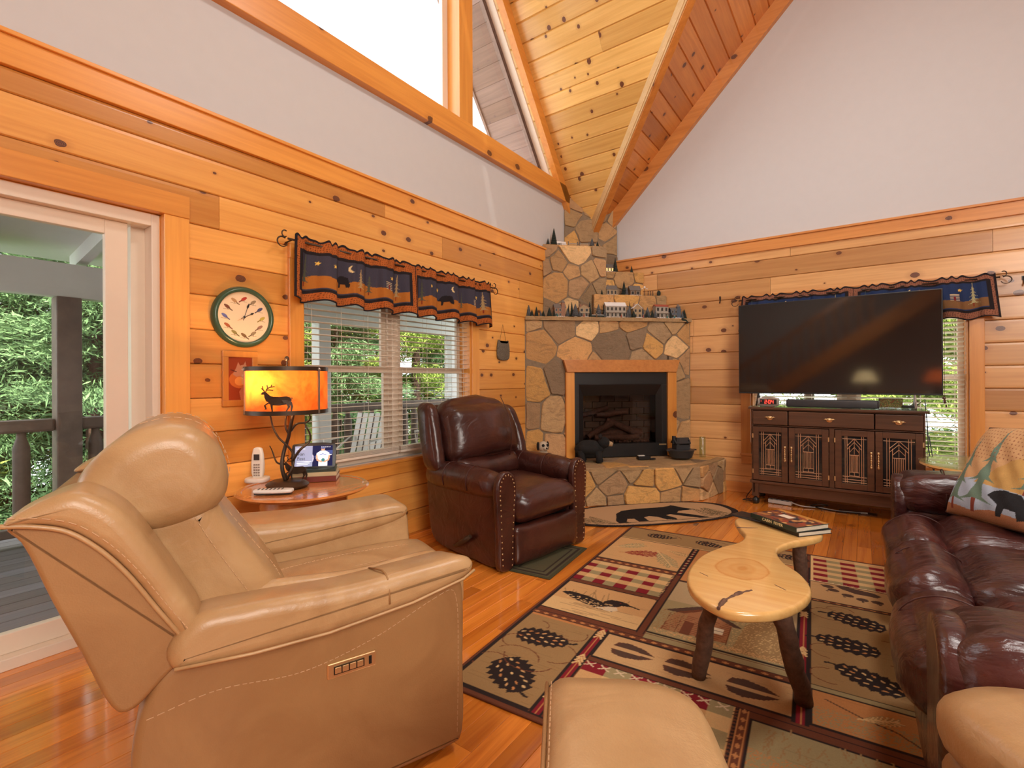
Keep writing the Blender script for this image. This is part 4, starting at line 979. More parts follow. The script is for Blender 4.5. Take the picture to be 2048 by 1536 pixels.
BT(1185, 12, 18, 'frost', 'frosted tree below the end of the valley beam', F1, Z1, -.04, tfun=t1, sn=True); BT(1196, 8, 11, 'fir', 'smallest tree at the right end of the topmost ledge', F1, Z1, -.04, tfun=t1)
rg = random.Random(77)
for i, (x, o_, h_) in enumerate(((1069, .0, 10), (1086, .0, 9), (1112, .0, 12), (1138, .0, 13), (1143, -.05, 20), (1162, .01, 9), (1184, .0, 10), (1213, -.0, 14), (1216, -.08, 24), (1259, .0, 13), (1269, -.07, 26), (1295, -.05, 18), (1299, .01, 10), (1317, .0, 12), (1349, .01, 11), (1374, -.0, 12))):
    lb = ['tiny dark tree', 'short frosted tree'][i % 2]
    t_ = bt(h_*.0072, .018+.006*rg.random(), ['fir', 'frost'][i % 2], FM, px(x), o_, Zm, lb+' on the mantel, '+['far left end', 'next to the far left pair', 'left of the brick church', 'right of the brick church', 'behind the right side of the brick church', 'before the tan gabled shop', 'right foot of the tan gabled shop', 'left foot of the white mansion', 'behind the left side of the white mansion', 'right foot of the white mansion', 'between the mansion and the cottage', 'behind the right side of the cottage', 'right foot of the cottage', 'left foot of the red-roofed inn', 'between the inn and the dark blue shop', 'right foot of the dark blue shop'][i], i % 3 == 0)
for x, lb in ((1118, 'before the brick church'), (1170, 'before the tan gabled shop'), (1195, 'on the snowy hedge'), (1245, 'before the white mansion'), (1290, 'before the snow-roofed cottage'), (1340, 'before the red-roofed inn'), (1355, 'left of the dark blue shop')):
    T = thing('miniature_villager', FM(px(x), Zm+.0005, .022), 'tiny villager figure standing '+lb, 'figurine', 'villagers on the mantel'); m = MB(); m.lathe([(.008, 0), (.006, .018), (.003, .026)], (0, 0, 0), 8); m.build('coat', ['wallred', 'walllog', 'wallteal'][int(x) % 3], T); m = MB(); m.ell((0, 0, .031), (.005, .005, .006), 8, 6); m.build('head', 'walltan', T)
T = thing('artificial_garland', F0(Wd-.06, 1.86, .03), 'black garland scrap hanging off the right end of the mantel', 'garland'); m = MB(); m.tube([(-.04, -.04, .02), (0, 0, .0), (.02, .0, -.03)], [.012, .016, .008], 8); m.build('sprig', 'fir', T)
# ---------------------------------------------------------------- seating
fxz = lambda a, b, t: (a, t, b)
def seam(name, pts, r, mat, parent, k=6):
    m = MB(); m.tube(pts, r, k); return m.build(name, mat, parent, smooth=True)
def stitch(name, pts, parent, mat='thread', L=.010, r=.0011):
    """row of separate stitches along a smooth path, one mesh"""
    P = [Vector(p) for p in pts]; m = MB(); acc = 0; on = True; cur = [P[0]]
    for a, b in zip(P, P[1:]):
        d = (b-a).length; n = max(1, int(d/(L*.5)))
        for i in range(1, n+1):
            q = a.lerp(b, i/n); acc += d/n; cur.append(q)
            if acc > (L if on else L*.45):
                if on: m.tube([cur[0], cur[-1]], r, 5)
                acc = 0; on = not on; cur = [q]
    return m.build(name, mat, parent)
def tan_recliner(loc, deg, label, back='up'):
    T = thing('tan_recliner', loc, label, 'recliner', rz=R(deg)); Wd_ = .86
    def sl(name, pts, y0, y1, r, mat='tan', sp=8, K=4, closed=True, parent=T):
        m = MB(); m.slab(spline(pts, sp) if sp else pts, fxz, y0, y1, r, K); return m.build(name, mat, parent, smooth=True)
    side = [(-.862, .03), (-.868, .22), (-.868, .36), (-.845, .455), (-.79, .53), (-.60, .535), (-.3, .55), (-.03, .575), (-.012, .55), (-.006, .3), (-.018, .04), (-.05, .03), (-.4, .03), (-.8, .03)]
    sp = sl('side_panel', side, .012, .17, .02, 'tanpanel', 6); sl('side_panel', side, .86-.17, .848, .02, 'tanpanel', 6)
    pad = [(-.785, .527), (-.62, .515), (-.437, .514), (-.2, .535), (-.03, .568), (.012, .592), (.016, .618), (-.015, .640), (-.15, .640), (-.375, .632), (-.626, .645), (-.745, .640), (-.80, .575)]
    m = MB(); m.slab(spline(pad, 8), lambda a, b, t: (a, t, b-.26*max(0, t-.04)), -.028, .205, .036, 4); pd_ = m.build('armrest', 'tan', T, smooth=True); sl('armrest', [(x+(.03 if x > -.1 else 0), z+.03) for x, z in pad], .86-.235, .888, .036)
    sl('inner_arm', [(-.7, .40), (.03, .40), (.055, .55), (.03, .64), (-.3, .65), (-.7, .64)], .64, .70, .03); sl('inner_arm', [(-.7, .40), (.0, .40), (.0, .55), (-.02, .60), (-.3, .60), (-.7, .60)], .16, .22, .03)
    seam('welt', [(x, -.030, z) for x, z in [(-.785, .54), (-.62, .527), (-.437, .526), (-.2, .547), (-.03, .58), (.01, .60)]], .0045, 'tan', pd_)
    stitch('stitching', [(x, -.020, z+.016) for x, z in spline([(-.76, .545), (-.62, .535), (-.437, .534), (-.2, .553), (-.02, .588)], 10, False)], pd_)
    stitch('stitching', [(x, .0115, z) for x, z in spline([(-.84, .42), (-.70, .44), (-.5, .42), (-.3, .455), (-.12, .52), (-.05, .535), (-.035, .50), (-.03, .3), (-.035, .06)], 10, False)], sp)
    seam('arm_seam', [(-.27, y, z) for y, z in ((-.0285, .56), (-.026, .60), (-.012, .628), (.01, .636), (.04, .636), (.10, .622), (.17, .602))], .003, 'tanpanel', pd_)
    # seat
    m = MB(); cushion(m, (.36, .235, .10), .07, (.02, 0, .03), 12, c=(-.25, .43, .42), wr=.006, seed=3); st = m.build('seat', 'tan', T, smooth=True)
    for y in (.36, .50): stitch('stitching', [(x, y, .523+.024*(1-((x+.25)/.36)**2)) for x in [-.50+.05*i for i in range(11)]], st)
    m = MB(); m.slab(spline([(-.02, .05), (.045, .06), (.06, .2), (.06, .34), (.02, .40), (-.02, .38)], 5), fxz, .19, .67, .03, 4); m.build('footrest', 'tan', T, smooth=True)
    m = MB(); m.bx(-.80, -.05, .17, .69, .03, .30); m.build('base_frame', 'black', T)
    # back, leaning
    shell_ = [(-1.072, .905), (-1.050, .872), (-1.002, .735), (-.952, .602), (-.905, .475), (-.885, .452), (-.86, .455), (-.79, .52), (-.735, .556), (-.744, .572), (-.812, .690), (-.876, .795), (-.928, .86), (-.978, .898), (-1.033, .915)]
    bs = sl('back_shell', shell_, .008, .852, .012, 'tanpanel', 4)
    wing = [(-1.075, .918), (-1.02, .905), (-.978, .888), (-.928, .845), (-.876, .778), (-.812, .668), (-.744, .556), (-.722, .575), (-.732, .63), (-.764, .70), (-.812, .795), (-.876, .908), (-.919, .950), (-.965, .972), (-1.03, .950)]
    wg = sl('back_wing', wing, -.012, .16, .034, 'tan', 6); sl('back_wing', wing, .70, .872, .034, 'tan', 6)
    sm = spline([(-1.078, .915), (-1.033, .908), (-.978, .889), (-.928, .846), (-.876, .779), (-.812, .670), (-.744, .558)], 8, False)
    seam('welt', [(x, -.002, z) for x, z in sm], .0055, 'tan', wg); stitch('stitching', [(x+.014, -.013, z+.017) for x, z in sm], wg)
    low = [(-.60, .44), (-.50, .47), (-.485, .53), (-.535, .62), (-.60, .72), (-.665, .82), (-.70, .88), (-.85, .90), (-.92, .80), (-.80, .56), (-.70, .44)]
    bc = sl('back_cushion', low, .165, .695, .06, 'tan', 6, 5)
    head = [(-.715, .845), (-.672, .885), (-.662, .95), (-.685, 1.03), (-.735, 1.082), (-.80, 1.100), (-.87, 1.085), (-.935, 1.04), (-.985, .97), (-.99, .90), (-.94, .84), (-.83, .815)]
    hd = sl('headrest', head, .135, .725, .065, 'tan', 6, 6)
    stitch('stitching', [(x, .160, z) for x, z in spline([(-.975, .955), (-.90, 1.025), (-.82, 1.0), (-.775, .93), (-.745, .85), (-.70, .76), (-.62, .62), (-.56, .52)], 8, False)], hd)
    for y in (.30, .56): stitch('stitching', [(x, y, z) for x, z in spline([(-.662, .90), (-.653, .95), (-.68, 1.035), (-.733, 1.09), (-.80, 1.108), (-.87, 1.093)], 8, False)], hd)
    for y in (.30, .56): stitch('stitching', [(x+.006, y, z) for x, z in spline([(-.485, .50), (-.535, .62), (-.60, .72), (-.665, .82)], 8, False)], bc)
    # control panel
    m = MB(); m.bx(-.437, -.301, .004, .013, .378, .421); cp = m.build('control_panel', 'brass', T, bevel=.003); cp['label'] = 'bronze control plate with four buttons and a usb port'
    m = MB(); m.bx(-.420, -.335, .0015, .006, .388, .411); k = m.build('button_bezel', 'bronze', cp)
    for i in range(4): m = MB(); m.bx(-.417+i*.0205, -.400+i*.0205, -.0005, .004, .391, .408); m.build('button', 'brass', cp, bevel=.001)
    m = MB(); m.bx(-.322, -.314, .002, .006, .388, .411); m.build('usb_port', 'black', cp)
    return T
tan_recliner((1.880, -4.438, 0), 69, 'large tan leather power recliner in the left foreground seen from its side')
# second tan chair, only its two arms reach the picture
T = thing('tan_armchair', (2.390, -4.776, 0), 'tan leather chair in the near foreground of which only both arms show', 'armchair', rz=R(120))
for i, y in enumerate((-.15, -.855)):
    m = MB(); w_ = .15 if i == 0 else .155
    def bend(x, y_, z, y=y): return (x-.06*((y_-y)/.15)**2*(1 if x > -.2 else 0)*(1 if y_ < y or i else 0), y_, z)
    cushion(m, (.36, w_, .05), .045, (.01, 0, .025), 14, c=(-.37+.02*i, y, .568+.012*i), fn=bend, wr=.004, seed=i); a = m.build('armrest', 'tan', T, smooth=True)
    m = MB(); cushion(m, (.34, w_-.02, .25), .03, (0, 0, 0), 10, c=(-.375, y, .28)); m.build('side_panel', 'tanpanel', T, smooth=True)
    if i == 0:
        seam('welt', [(x, y+.147, z) for x, z in [(-.7, .60), (-.3, .60), (-.1, .60), (-.02, .59), (0.0, .55), (0.0, .52)]], .004, 'tanpanel', a); stitch('stitching', [(x, y+.138, z) for x, z in [(-.7, .61), (-.3, .613), (-.1, .61), (-.03, .60)]], a)
m = MB(); cushion(m, (.22, .20, .09), .06, (.01, 0, .02), 10, c=(-.42, -.51, .38)); m.build('seat', 'tan', T, smooth=True)
m = MB(); m.bx(-.70, -.22, -.72, -.30, .03, .30); m.build('base_frame', 'black', T)
m = MB(); m.slab(spline([(-.58, .40), (-.66, .62), (-.92, .84), (-1.1, .98), (-1.2, .95), (-1.15, .85), (-.85, .6), (-.72, .38)], 6), fxz, -.98, -.04, .05, 5); m.build('backrest', 'tan', T, smooth=True)
# ---- oxblood recliner by the fireplace
T = thing('brown_recliner', (1.101, -3.242, 0), 'dark oxblood leather rocker recliner with nailhead trim near the fireplace', 'recliner', rz=math.atan2(-.1564, .9877))
bW = .88
def bsl(name, pts, y0, y1, r, mat='brown', sp=6, K=4, parent=T):
    m = MB(); m.slab(spline(pts, sp) if sp else pts, fxz, y0, y1, r, K); return m.build(name, mat, parent, smooth=True)
fyz = lambda a, b, t: (t, a, b)
side = [(-.70, .05), (-.76, .12), (-.79, .32), (-.79, .50), (-.6, .52), (-.25, .47), (-.06, .46), (-.06, .2), (-.06, .03), (-.3, .02)]
s1 = bsl('side_panel', side, .025, .13, .015, 'brown', 5); bsl('side_panel', side, .75, .855, .015, 'brown', 5)
nail0 = None
for y, nm in ((.065, 'near'), (.815, 'far')):
    m = MB(); r_, dz = .088, .525
    rings = []
    n = 26; rg = random.Random(int(y*100))
    for i in range(17):
        t = i/16; x = -.83+.81*t; k = (1-(abs(2*t-1))**7)**.5 if 0 < t < 1 else .25
        rr = r_*(.93+.08*math.sin(t*math.pi))*k; zc = dz+.01*math.sin(t*3)
        rings.append([(x+rg.uniform(-.002, .002), y+math.cos(a)*rr*1.0, zc+math.sin(a)*rr*1.12+rg.uniform(-.001, .001)) for a in [2*math.pi*j/n for j in range(n)]])
    m.loft(rings); ar = m.build('armrest', 'brown', T, smooth=True)
    for x in (-.55, -.30): seam('arm_seam', [(x, y+math.cos(a)*.0905, dz+.008+math.sin(a)*.101) for a in [-.5+4.2*j/20 for j in range(21)]], .003, 'piping', ar)
    # front post with nail heads
    post = [(y-.055, .02), (y-.066, .2), (y-.077, .40), (y-.085, .52), (y-.072, .585), (y-.035, .622), (y, .632), (y+.035, .622), (y+.072, .585), (y+.085, .52), (y+.077, .40), (y+.062, .2), (y+.052, .02)]
    m = MB(); m.slab(spline(post, 5), fyz, -.045, .004, .012, 3); ps = m.build('front_post', 'brown', T, smooth=True)
    cx_ = y; sm = spline([(cx_+(a-cx_)*.74, b if b < .5 else b-.02) for a, b in post], 10, False); m = MB(); acc = 0
    for a, b in zip(sm, sm[1:]):
        acc += (b-a).length
        if acc > .024:
            acc = 0
            if nail0 is None: m.ell((0, 0, 0), (.004, .0062, .0062), 8, 5); nl = nail0 = m.build('nailhead', 'nail', ps, smooth=True)
            else: nl = nail0.copy(); C.objects.link(nl); nl.parent = ps
            nl.location = (.005, b.x, b.y)
m = MB(); cushion(m, (.36, .305, .10), .085, (.03, 0, .04), 14, c=(-.31, .44, .385), wr=.012, seed=5); m.build('seat', 'brown', T, smooth=True)
m = MB(); cushion(m, (.04, .318, .125), .035, (.02, 0, 0), 12, c=(-.01, .44, .145), wr=.006, seed=6); m.build('footrest', 'brown', T, smooth=True)
m = MB(); m.bx(-.68, -.08, .13, .75, .02, .3); m.build('base_frame', 'black', T)
m = MB()
def leanb(x, y, z): return (x-.23*(z-.45), y, z)
cushion(m, (.085, .33, .10), .08, (.05, 0, 0), 12, c=(-.60, .44, .56), fn=leanb, wr=.010, seed=8); m.build('lumbar_cushion', 'brown', T, smooth=True)
def headf(x, y, z):
    k = max(0, z-.80)/.3; y = .44+(y-.44)*(1-.22*k*k); return (x-.23*(z-.45)-.02*k, y, z)
m = MB(); cushion(m, (.10, .365, .225), .10, (.085, 0, .03), 16, c=(-.61, .44, .83), fn=headf, wr=.016, seed=9); hd = m.build('headrest', 'brown', T, smooth=True)
seam('back_seam', [(-.50-.23*(z-.45)+.074*math.sin((z-.6)/.5*math.pi)-.0, .62, z) for z in [.62+.045*i for i in range(11)]], .003, 'piping', hd)
for y, sg in ((.015, 1), (.865, -1)):
    m = MB(); cushion(m, (.085, .055, .235), .05, (.01, .012, .01), 12, c=(-.66, y, .80), fn=(lambda x, y_, z, sg=sg: (x-.25*(z-.45)+.01, y_+sg*.22*max(0, z-.72)**1.3*(1 if sg < 0 else .15), z if sg > 0 else z-.12*max(0, z-.7))), wr=.006, seed=11); m.build('back_wing', 'brown', T, smooth=True)
m = MB(); cushion(m, (.04, .40, .36), .04, (.01, 0, 0), 10, c=(-.735, .44, .66), fn=lambda x, y, z: (x-.27*(z-.45), .44+(y-.44)*(1-.22*max(0, (z-.7)/.3)**2), z)); m.build('back_shell', 'brown', T, smooth=True)
m = MB(); m.tube([(-.47, .012, .075), (-.43, -.005, .085), (-.33, -.01, .145), (-.27, -.008, .185)], [.006, .012, .020, .013], 8); m.build('lever', 'bronze', T, smooth=True)
# ---- burgundy sofa
SX = 3.05
T = thing('leather_sofa', (3.0, -3.0, 0), 'long burgundy leather reclining sofa along the right side of the rug', 'sofa'); ob = []
seats = [(-2.14, -2.72), (-2.73, -3.31), (-3.32, -3.92)]
for i, (a, b) in enumerate(seats):
    yc = (a+b)/2; hw = (a-b)/2-.002
    m = MB(); cushion(m, (.335, hw, .11), .10, (.02, 0, .035), 14, c=(SX+.52, yc, .385), wr=.012, seed=20+i); ob.append(m.build('seat_cushion', 'sofa', smooth=True))
    m = MB(); cushion(m, (.115, hw, .125), .11, (.03, 0, .022), 14, c=(SX+.095, yc, .345), wr=.014, seed=30+i, fn=lambda x, y, z: (x, y, z)); lip = m.build('front_roll', 'sofa', smooth=True); ob.append(lip)
    s_ = seam('seam', [(SX+.10+.128*math.cos(t)*1.1, yc+hw*.35, .355+.128*math.sin(t)*1.06) for t in [math.pi*(.25+.8*j/14) for j in range(15)]], .0025, 'piping', None); s_.parent = lip
    m = MB(); cushion(m, (.05, hw, .125), .035, (.02, 0, 0), 10, c=(SX+.075, yc, .165), wr=.008, seed=40+i); ob.append(m.build('footrest', 'sofa', smooth=True))
    m = MB(); cushion(m, (.12, hw, .27), .11, (.05, 0, .03), 12, c=(SX+.93, yc, .68), fn=lambda x, y, z: (x+.2*(z-.45), y, z), wr=.012, seed=50+i); ob.append(m.build('back_cushion', 'sofa', smooth=True))
for i, yc in enumerate((-1.955, -4.09)):
    m = MB(); cushion(m, (.50, .165, .11), .085, (.02, 0, .02), 14, c=(SX+.53, yc, .545), wr=.010, seed=60+i); ar = m.build('armrest', 'sofa', smooth=True); ob.append(ar)
    s_ = seam('seam', [(SX+.24, yc+math.cos(t)*.168, .547+math.sin(t)*.138) for t in [math.pi*(-.15+1.3*j/18) for j in range(19)]], .003, 'piping', None); s_.parent = ar
    m = MB(); cushion(m, (.46, .135, .235), .03, (0, 0, 0), 8, c=(SX+.52, yc, .25)); ob.append(m.build('arm_panel', 'sofa', smooth=True))
for yc in (-1.955, -4.09):
    m = MB(); m.slab(spline([(yc-.12, .03), (yc-.135, .35), (yc-.15, .52), (yc-.12, .60), (yc-.05, .635), (yc+.05, .635), (yc+.12, .60), (yc+.15, .52), (yc+.135, .35), (yc+.12, .03)], 5), fyz, SX+.075, SX+.01, .022, 4); ob.append(m.build('front_post', 'sofa', smooth=True))
m = MB(); m.bx(SX+.14, SX+1.0, -4.0, -2.1, .04, .30); ob.append(m.build('base_frame', 'black')); m = MB(); cushion(m, (.07, 1.2, .38), .05, (0, 0, 0), 8, c=(SX+1.12, -3.02, .50), fn=lambda x, y, z: (x+.15*(z-.45), y, z)); ob.append(m.build('back_frame', 'sofa', smooth=True))
keep(T, *ob)
# ---- quilted pillow on the sofa
cv = Canvas(.5, .5, .0028, rgb(196, 152, 108)); k = cv
TAN, GRN, SKY, BLK, RED, GLD = rgb(205, 162, 116), rgb(112, 135, 118), rgb(175, 188, 205), rgb(45, 45, 48), rgb(140, 70, 55), rgb(200, 158, 95)
k.rect(0, .5, 0, .5, TAN); k.poly([(.0, .0), (.5, 0), (.5, .18), (.36, .22), (.2, .20), (0, .17)], SKY); k.poly([(.16, .17), (.5, .14), (.5, .36), (.3, .30)], GLD)
k.poly([(0, 0), (.5, 0), (.5, .035), (.3, .05), (.2, .03), (0, .05)], rgb(180, 125, 90))
for cx, y0, h, w_ in ((.07, .07, .30, .17), (.20, .08, .34, .22), (.43, .17, .16, .15)): k.tree(cx, y0, h, w_, GRN, RED, 3)
k.poly([(.27, .115), (.29, .14), (.31, .145), (.35, .15), (.42, .145), (.46, .11), (.46, .04), (.43, .03), (.42, .065), (.37, .07), (.355, .03), (.33, .03), (.33, .08), (.30, .10)], BLK)
g = (np.sin(k.X*320)+np.sin(k.Y*320+k.X*40)) > 1.45; k.put(g & (k.Y > .3), rgb(150, 95, 70))
k.rect(0, .5, .49, .5, BLK)
def pil(sgn):
    def f(X, Y):
        u, v = X/.5*2-1, Y/.5*2-1; t = .075*np.sqrt(np.clip((1-u**4)*(1-v**4), 0, 1))*sgn; return np.stack([X-.25+u*.0, Y-.25, t+.006*np.sin(X*60)*np.sin(Y*50)*(1-u*u)*(1-v*v)], -1)
    return f
T = thing('quilted_pillow', (3.545, -2.50, .765), 'quilted throw pillow with green pines and a black bear on the far sofa seat', 'pillow')
a = k.build('pillow_front', pil(1), 'fabric', T); k2 = Canvas(.5, .5, .01, rgb(60, 50, 45)); k2.build('pillow_back', pil(-1), 'fabric', T)
m = MB(); e = [(-.25, -.25, 0), (.25, -.25, 0), (.25, .25, 0), (-.25, .25, 0), (-.25, -.25, 0)]; stroke(m, e, .006); m.build('pillow_welt', 'piping', T)
T.matrix_world = Matrix.Translation((3.50, -2.36, .735)) @ Matrix.Rotation(R(-62), 4, 'Z') @ Matrix.Rotation(R(62), 4, 'X') @ Matrix.Rotation(R(4), 4, 'Z')
# ---------------------------------------------------------------- coffee table of live-edge slab
out = [(2.372, -3.72), (2.44, -3.86), (2.56, -3.935), (2.67, -3.88), (2.745, -3.76), (2.775, -3.60), (2.73, -3.45), (2.66, -3.35), (2.615, -3.20), (2.655, -3.05), (2.72, -2.95), (2.765, -2.83), (2.70, -2.68), (2.60, -2.60), (2.45, -2.62), (2.362, -2.78), (2.40, -2.92), (2.455, -3.05), (2.455, -3.17), (2.40, -3.30), (2.355, -3.48)]
T = thing('coffee_table', (2.56, -3.25, 0), 'live-edge pale wood coffee table with bark-covered log legs on the rug', 'table'); ob = []
m = MB(); m.rnd = .5; m.slab(spline(out, 6), lambda a, b, t: (a, b, t), .415, .45, .012, 3); tp = m.build('tabletop', 'slab', smooth=True, angle=50); ob.append(tp)
for (x0, y0, x1, y1, r_) in ((2.475, -3.76, 2.385, -3.615, .030), (2.685, -3.72, 2.745, -3.55, .034), (2.665, -2.83, 2.66, -2.70, .032), (2.44, -2.78, 2.40, -2.66, .032)):
    m = MB(); rg = random.Random(int(x0*100)); n = 9; m.tube([(x0+(x1-x0)*i/n+rg.uniform(-.004, .004), y0+(y1-y0)*i/n+rg.uniform(-.004, .004), .42-.4075*i/n) for i in range(n+1)], [r_*rg.uniform(.88, 1.05) for _ in range(n+1)], 14); ob.append(m.build('leg', 'bark', smooth=True))
m = MB(); rg = random.Random(4); P = spline([(2.60, -3.72), (2.575, -3.76), (2.555, -3.81), (2.54, -3.86), (2.535, -3.93)], 5, False)
m.tube([(p.x, p.y, .4475) for p in P], [rg.uniform(.004, .011) for _ in P], 8); m.tube([(2.405, -3.66, .45), (2.44, -3.68, .45)], .0015, 5); m.tube([(2.66, -3.62, .45), (2.70, -3.65, .45)], .0015, 5); m.tube([(2.40, -2.95, .45), (2.45, -2.93, .45), (2.49, -2.90, .45)], [.002, .004, .001], 5); ob.append(m.build('bark_inclusion', 'bark')); keep(T, *ob)
def book(name, c, w_, d_, h_, rz, cover, label, spine_text=None, cover_art=None):
    T = thing(name, c, label, 'book', rz=rz); m = MB(); m.bx(-w_/2, w_/2, -d_/2, d_/2, 0, .003); m.bx(-w_/2, w_/2, -d_/2, d_/2, h_-.003, h_); m.bx(-w_/2, w_/2, -d_/2-.001, -d_/2+.002, 0, h_); m.build('cover', cover, T, bevel=.001)
    m = MB(); m.bx(-w_/2+.003, w_/2-.004, -d_/2+.002, d_/2-.004, .003, h_-.003); m.build('pages', 'paper', T)
    if spine_text: text('spine_title', spine_text, h_*.85, 'titlecream', T, Matrix.Translation((0, -d_/2-.0015, h_/2)) @ Matrix.Rotation(R(90), 4, 'X'))
    return T
M['titlecream'] = plain('cream_lettering', rgb(232, 215, 160), .5, var=0); M['cov1'] = plain('dark_green_cover', rgb(45, 58, 50), .3, var=.1); M['cov2'] = plain('maroon_cover', rgb(120, 55, 45), .35, var=.1); M['cov3'] = plain('black_cover', rgb(40, 36, 36), .3, var=.1); M['cov4'] = plain('cream_cover', rgb(200, 180, 140), .4, var=.1)
ra = math.atan2(-.195, .224)+R(2)
b1 = book('paperback_book', (2.625, -2.785, .451), .29, .20, .022, ra, 'cov3', 'lower book of the coffee table stack, dark spine with pale pages')
b2 = book('hardcover_book', (2.615, -2.80, .4735), .28, .21, .024, ra+R(3), 'cov1', 'upper book on the coffee table, titled CABIN FEVER on its dark green spine', 'CABIN  FEVER')
cv = Canvas(.276, .204, .003, rgb(120, 72, 50)); rg = np.random.RandomState(3)
for i in range(90): cv.ell(rg.rand()*.276, rg.rand()*.2, .004+rg.rand()*.02, .004+rg.rand()*.012, [rgb(170, 110, 60), rgb(80, 50, 42), rgb(205, 160, 100), rgb(60, 55, 60), rgb(150, 70, 50)][rg.randint(5)], rg.rand()*3)
cv.rect(.08, .15, .09, .135, rgb(225, 210, 185)); cv.rect(.0, .276, .175, .204, rgb(190, 130, 60))
cv.build('cover_picture', lambda X, Y: np.stack([X-.138, Y-.102, X*0+.0245], -1), 'print', b2)
m = MB(); m.box((0, 0, .006), (.17, .10, .012)); o = m.build('notebook', 'cov3', bevel=.002); tag(o, 'thin black notebook beside the books on the far corner of the coffee table', 'notebook'); o.location = (2.43, -2.73, .4515); o.rotation_euler = (0, 0, ra+R(20))
# ---------------------------------------------------------------- rugs
O_r = (1.5596, -4.2340); th_r = R(4.2)
def rugmap(ox, oy, th, z): return lambda X, Y: np.stack([ox+X*math.cos(th)-Y*math.sin(th), oy+X*math.sin(th)+Y*math.cos(th), np.full_like(X, z)], -1)
BR, DK, TN, OL, RD, SG, CRM, ORG, CHR = rgb(108, 62, 42), rgb(48, 38, 36), rgb(204, 160, 108), rgb(156, 124, 82), rgb(130, 32, 42), rgb(158, 142, 102), rgb(214, 178, 124), rgb(190, 130, 78), rgb(82, 60, 50)
_g = lambda c, k=1.12: tuple(min(1, x*k) for x in c[:3])+(1,)
BR, TN, OL, RD, SG, CRM, ORG = [_g(c) for c in (BR, TN, OL, RD, SG, CRM, ORG)]; CHR = _g(CHR, 1.15)
K = Canvas(3.25, 2.39, .0046, BR); rg = random.Random(5)
def cone(cx, cy, L, w_, a):
    ca, sa = math.cos(a), math.sin(a); P = lambda t, s: (cx+t*ca-s*sa, cy+t*sa+s*ca)
    prof = lambda t: w_*.5*math.sqrt(max(0, 1-(2*t/L)**2))*(1-.35*t/L)
    edge = []
    for sg in (1, -1):
        for i in range(15):
            t = (-.5+i/14)*L*sg; edge.append(P(t, sg*(prof(t)+(w_*.10 if i % 2 else -w_*.04))))
    K.poly(edge, DK)
    for r_ in range(7):
        t = (-.40+r_*.128)*L; n = 3 if r_ % 2 else 2
        for k_ in range(n):
            s = ((k_+.5)/n*2-1)*prof(t)*.85; x, y = P(t, s); K.ell(x, y, L*.043, L*.021, [ORG, CRM, TN][(r_+k_) % 3], a+.5*(s > 0)-.5*(s < 0))
    K.line([P(L*.5, 0), P(L*.58, .006), P(L*.62, .014)], .012, DK)
def swirl(cx, cy, r, a0, a1, w_=.005): K.line([(cx+r*math.cos(a0+(a1-a0)*i/16), cy+r*.8*math.sin(a0+(a1-a0)*i/16)) for i in range(17)], w_, BR)
def hoof(cx, cy):
    for s in (-1, 1):
        p = [(cx-.085, cy+s*.012), (cx-.07, cy+s*.05), (cx-.02, cy+s*.062), (cx+.05, cy+s*.045), (cx+.105, cy+s*.008), (cx+.03, cy+s*.012)]; K.poly(p, rgb(96, 62, 50)); K.poly([(cx+(x-cx)*.8, cy+(y-cy)*.86+s*.004) for x, y in p], CHR)
def checks(x0, x1, y0, y1, cw, ch, c=(RD, SG, CRM, TN)):
    i = ((K.X-x0)//cw).astype(int); j = ((K.Y-y0)//ch).astype(int); inn = (K.X >= x0) & (K.X <= x1) & (K.Y >= y0) & (K.Y <= y1)
    for a in (0, 1):
        for b in (0, 1): K.put(inn & (i % 2 == a) & (j % 2 == b), c[a+2*b] if b == 0 else (c[2] if a else c[3]))
def diam(x0, x1, y0, y1, col=ORG, st=.05):
    K.rect(x0, x1, y0, y1, BR); K.rect(x0, x1, y0, y0+.005, DK); K.rect(x0, x1, y1-.005, y1, DK); x = x0+st/2; h = (y1-y0)*.22; yc = (y0+y1)/2
    while x < x1: K.poly([(x-.018, yc), (x, yc+h), (x+.018, yc), (x, yc-h)], col); x += st
def arrows(x0, x1, y0, y1, ys):
    K.rect(x0, x1, y0, y1, RD); K.rect(x0, x0+.007, y0, y1, DK); K.rect(x1-.007, x1, y0, y1, DK); xc = (x0+x1)/2; w_ = (x1-x0)*.34; K.rect(xc-.003, xc+.003, y0, y1, ORG)
    for y in ys:
        for k in range(3): K.line([(xc-w_, y-.03+k*.025), (xc, y+k*.025), (xc+w_, y-.03+k*.025)], .010, CRM)
def panel(x0, x1, y0, y1, col, e=True):
    if e: K.rect(x0-.008, x1+.008, y0-.008, y1+.008, DK)
    K.rect(x0, x1, y0, y1, col)
    for _ in range(int((y1-y0)*60)): y = rg.uniform(y0, y1); x = rg.uniform(x0, x1); K.line([(x, y), (min(x1, x+.15), y+.003)], .003, tuple(c*.86 for c in col[:3])+(1,))
K.rect(.02, 3.23, .02, 2.37, DK); K.rect(.028, 3.222, .028, 2.362, BR)
panel(.012, 1.225, 2.112, 2.368, OL)
for cx, a in ((.27, .1), (.62, -.2), (.95, .2), (1.15, -.1)): cone(cx, 2.25, .19, .09, a); swirl(cx+.05, 2.24, .11, .3, 2.6)
K.rect(.02, 1.225, 2.10, 2.112, CRM)
panel(.012, .54, 1.62, 2.095, TN)
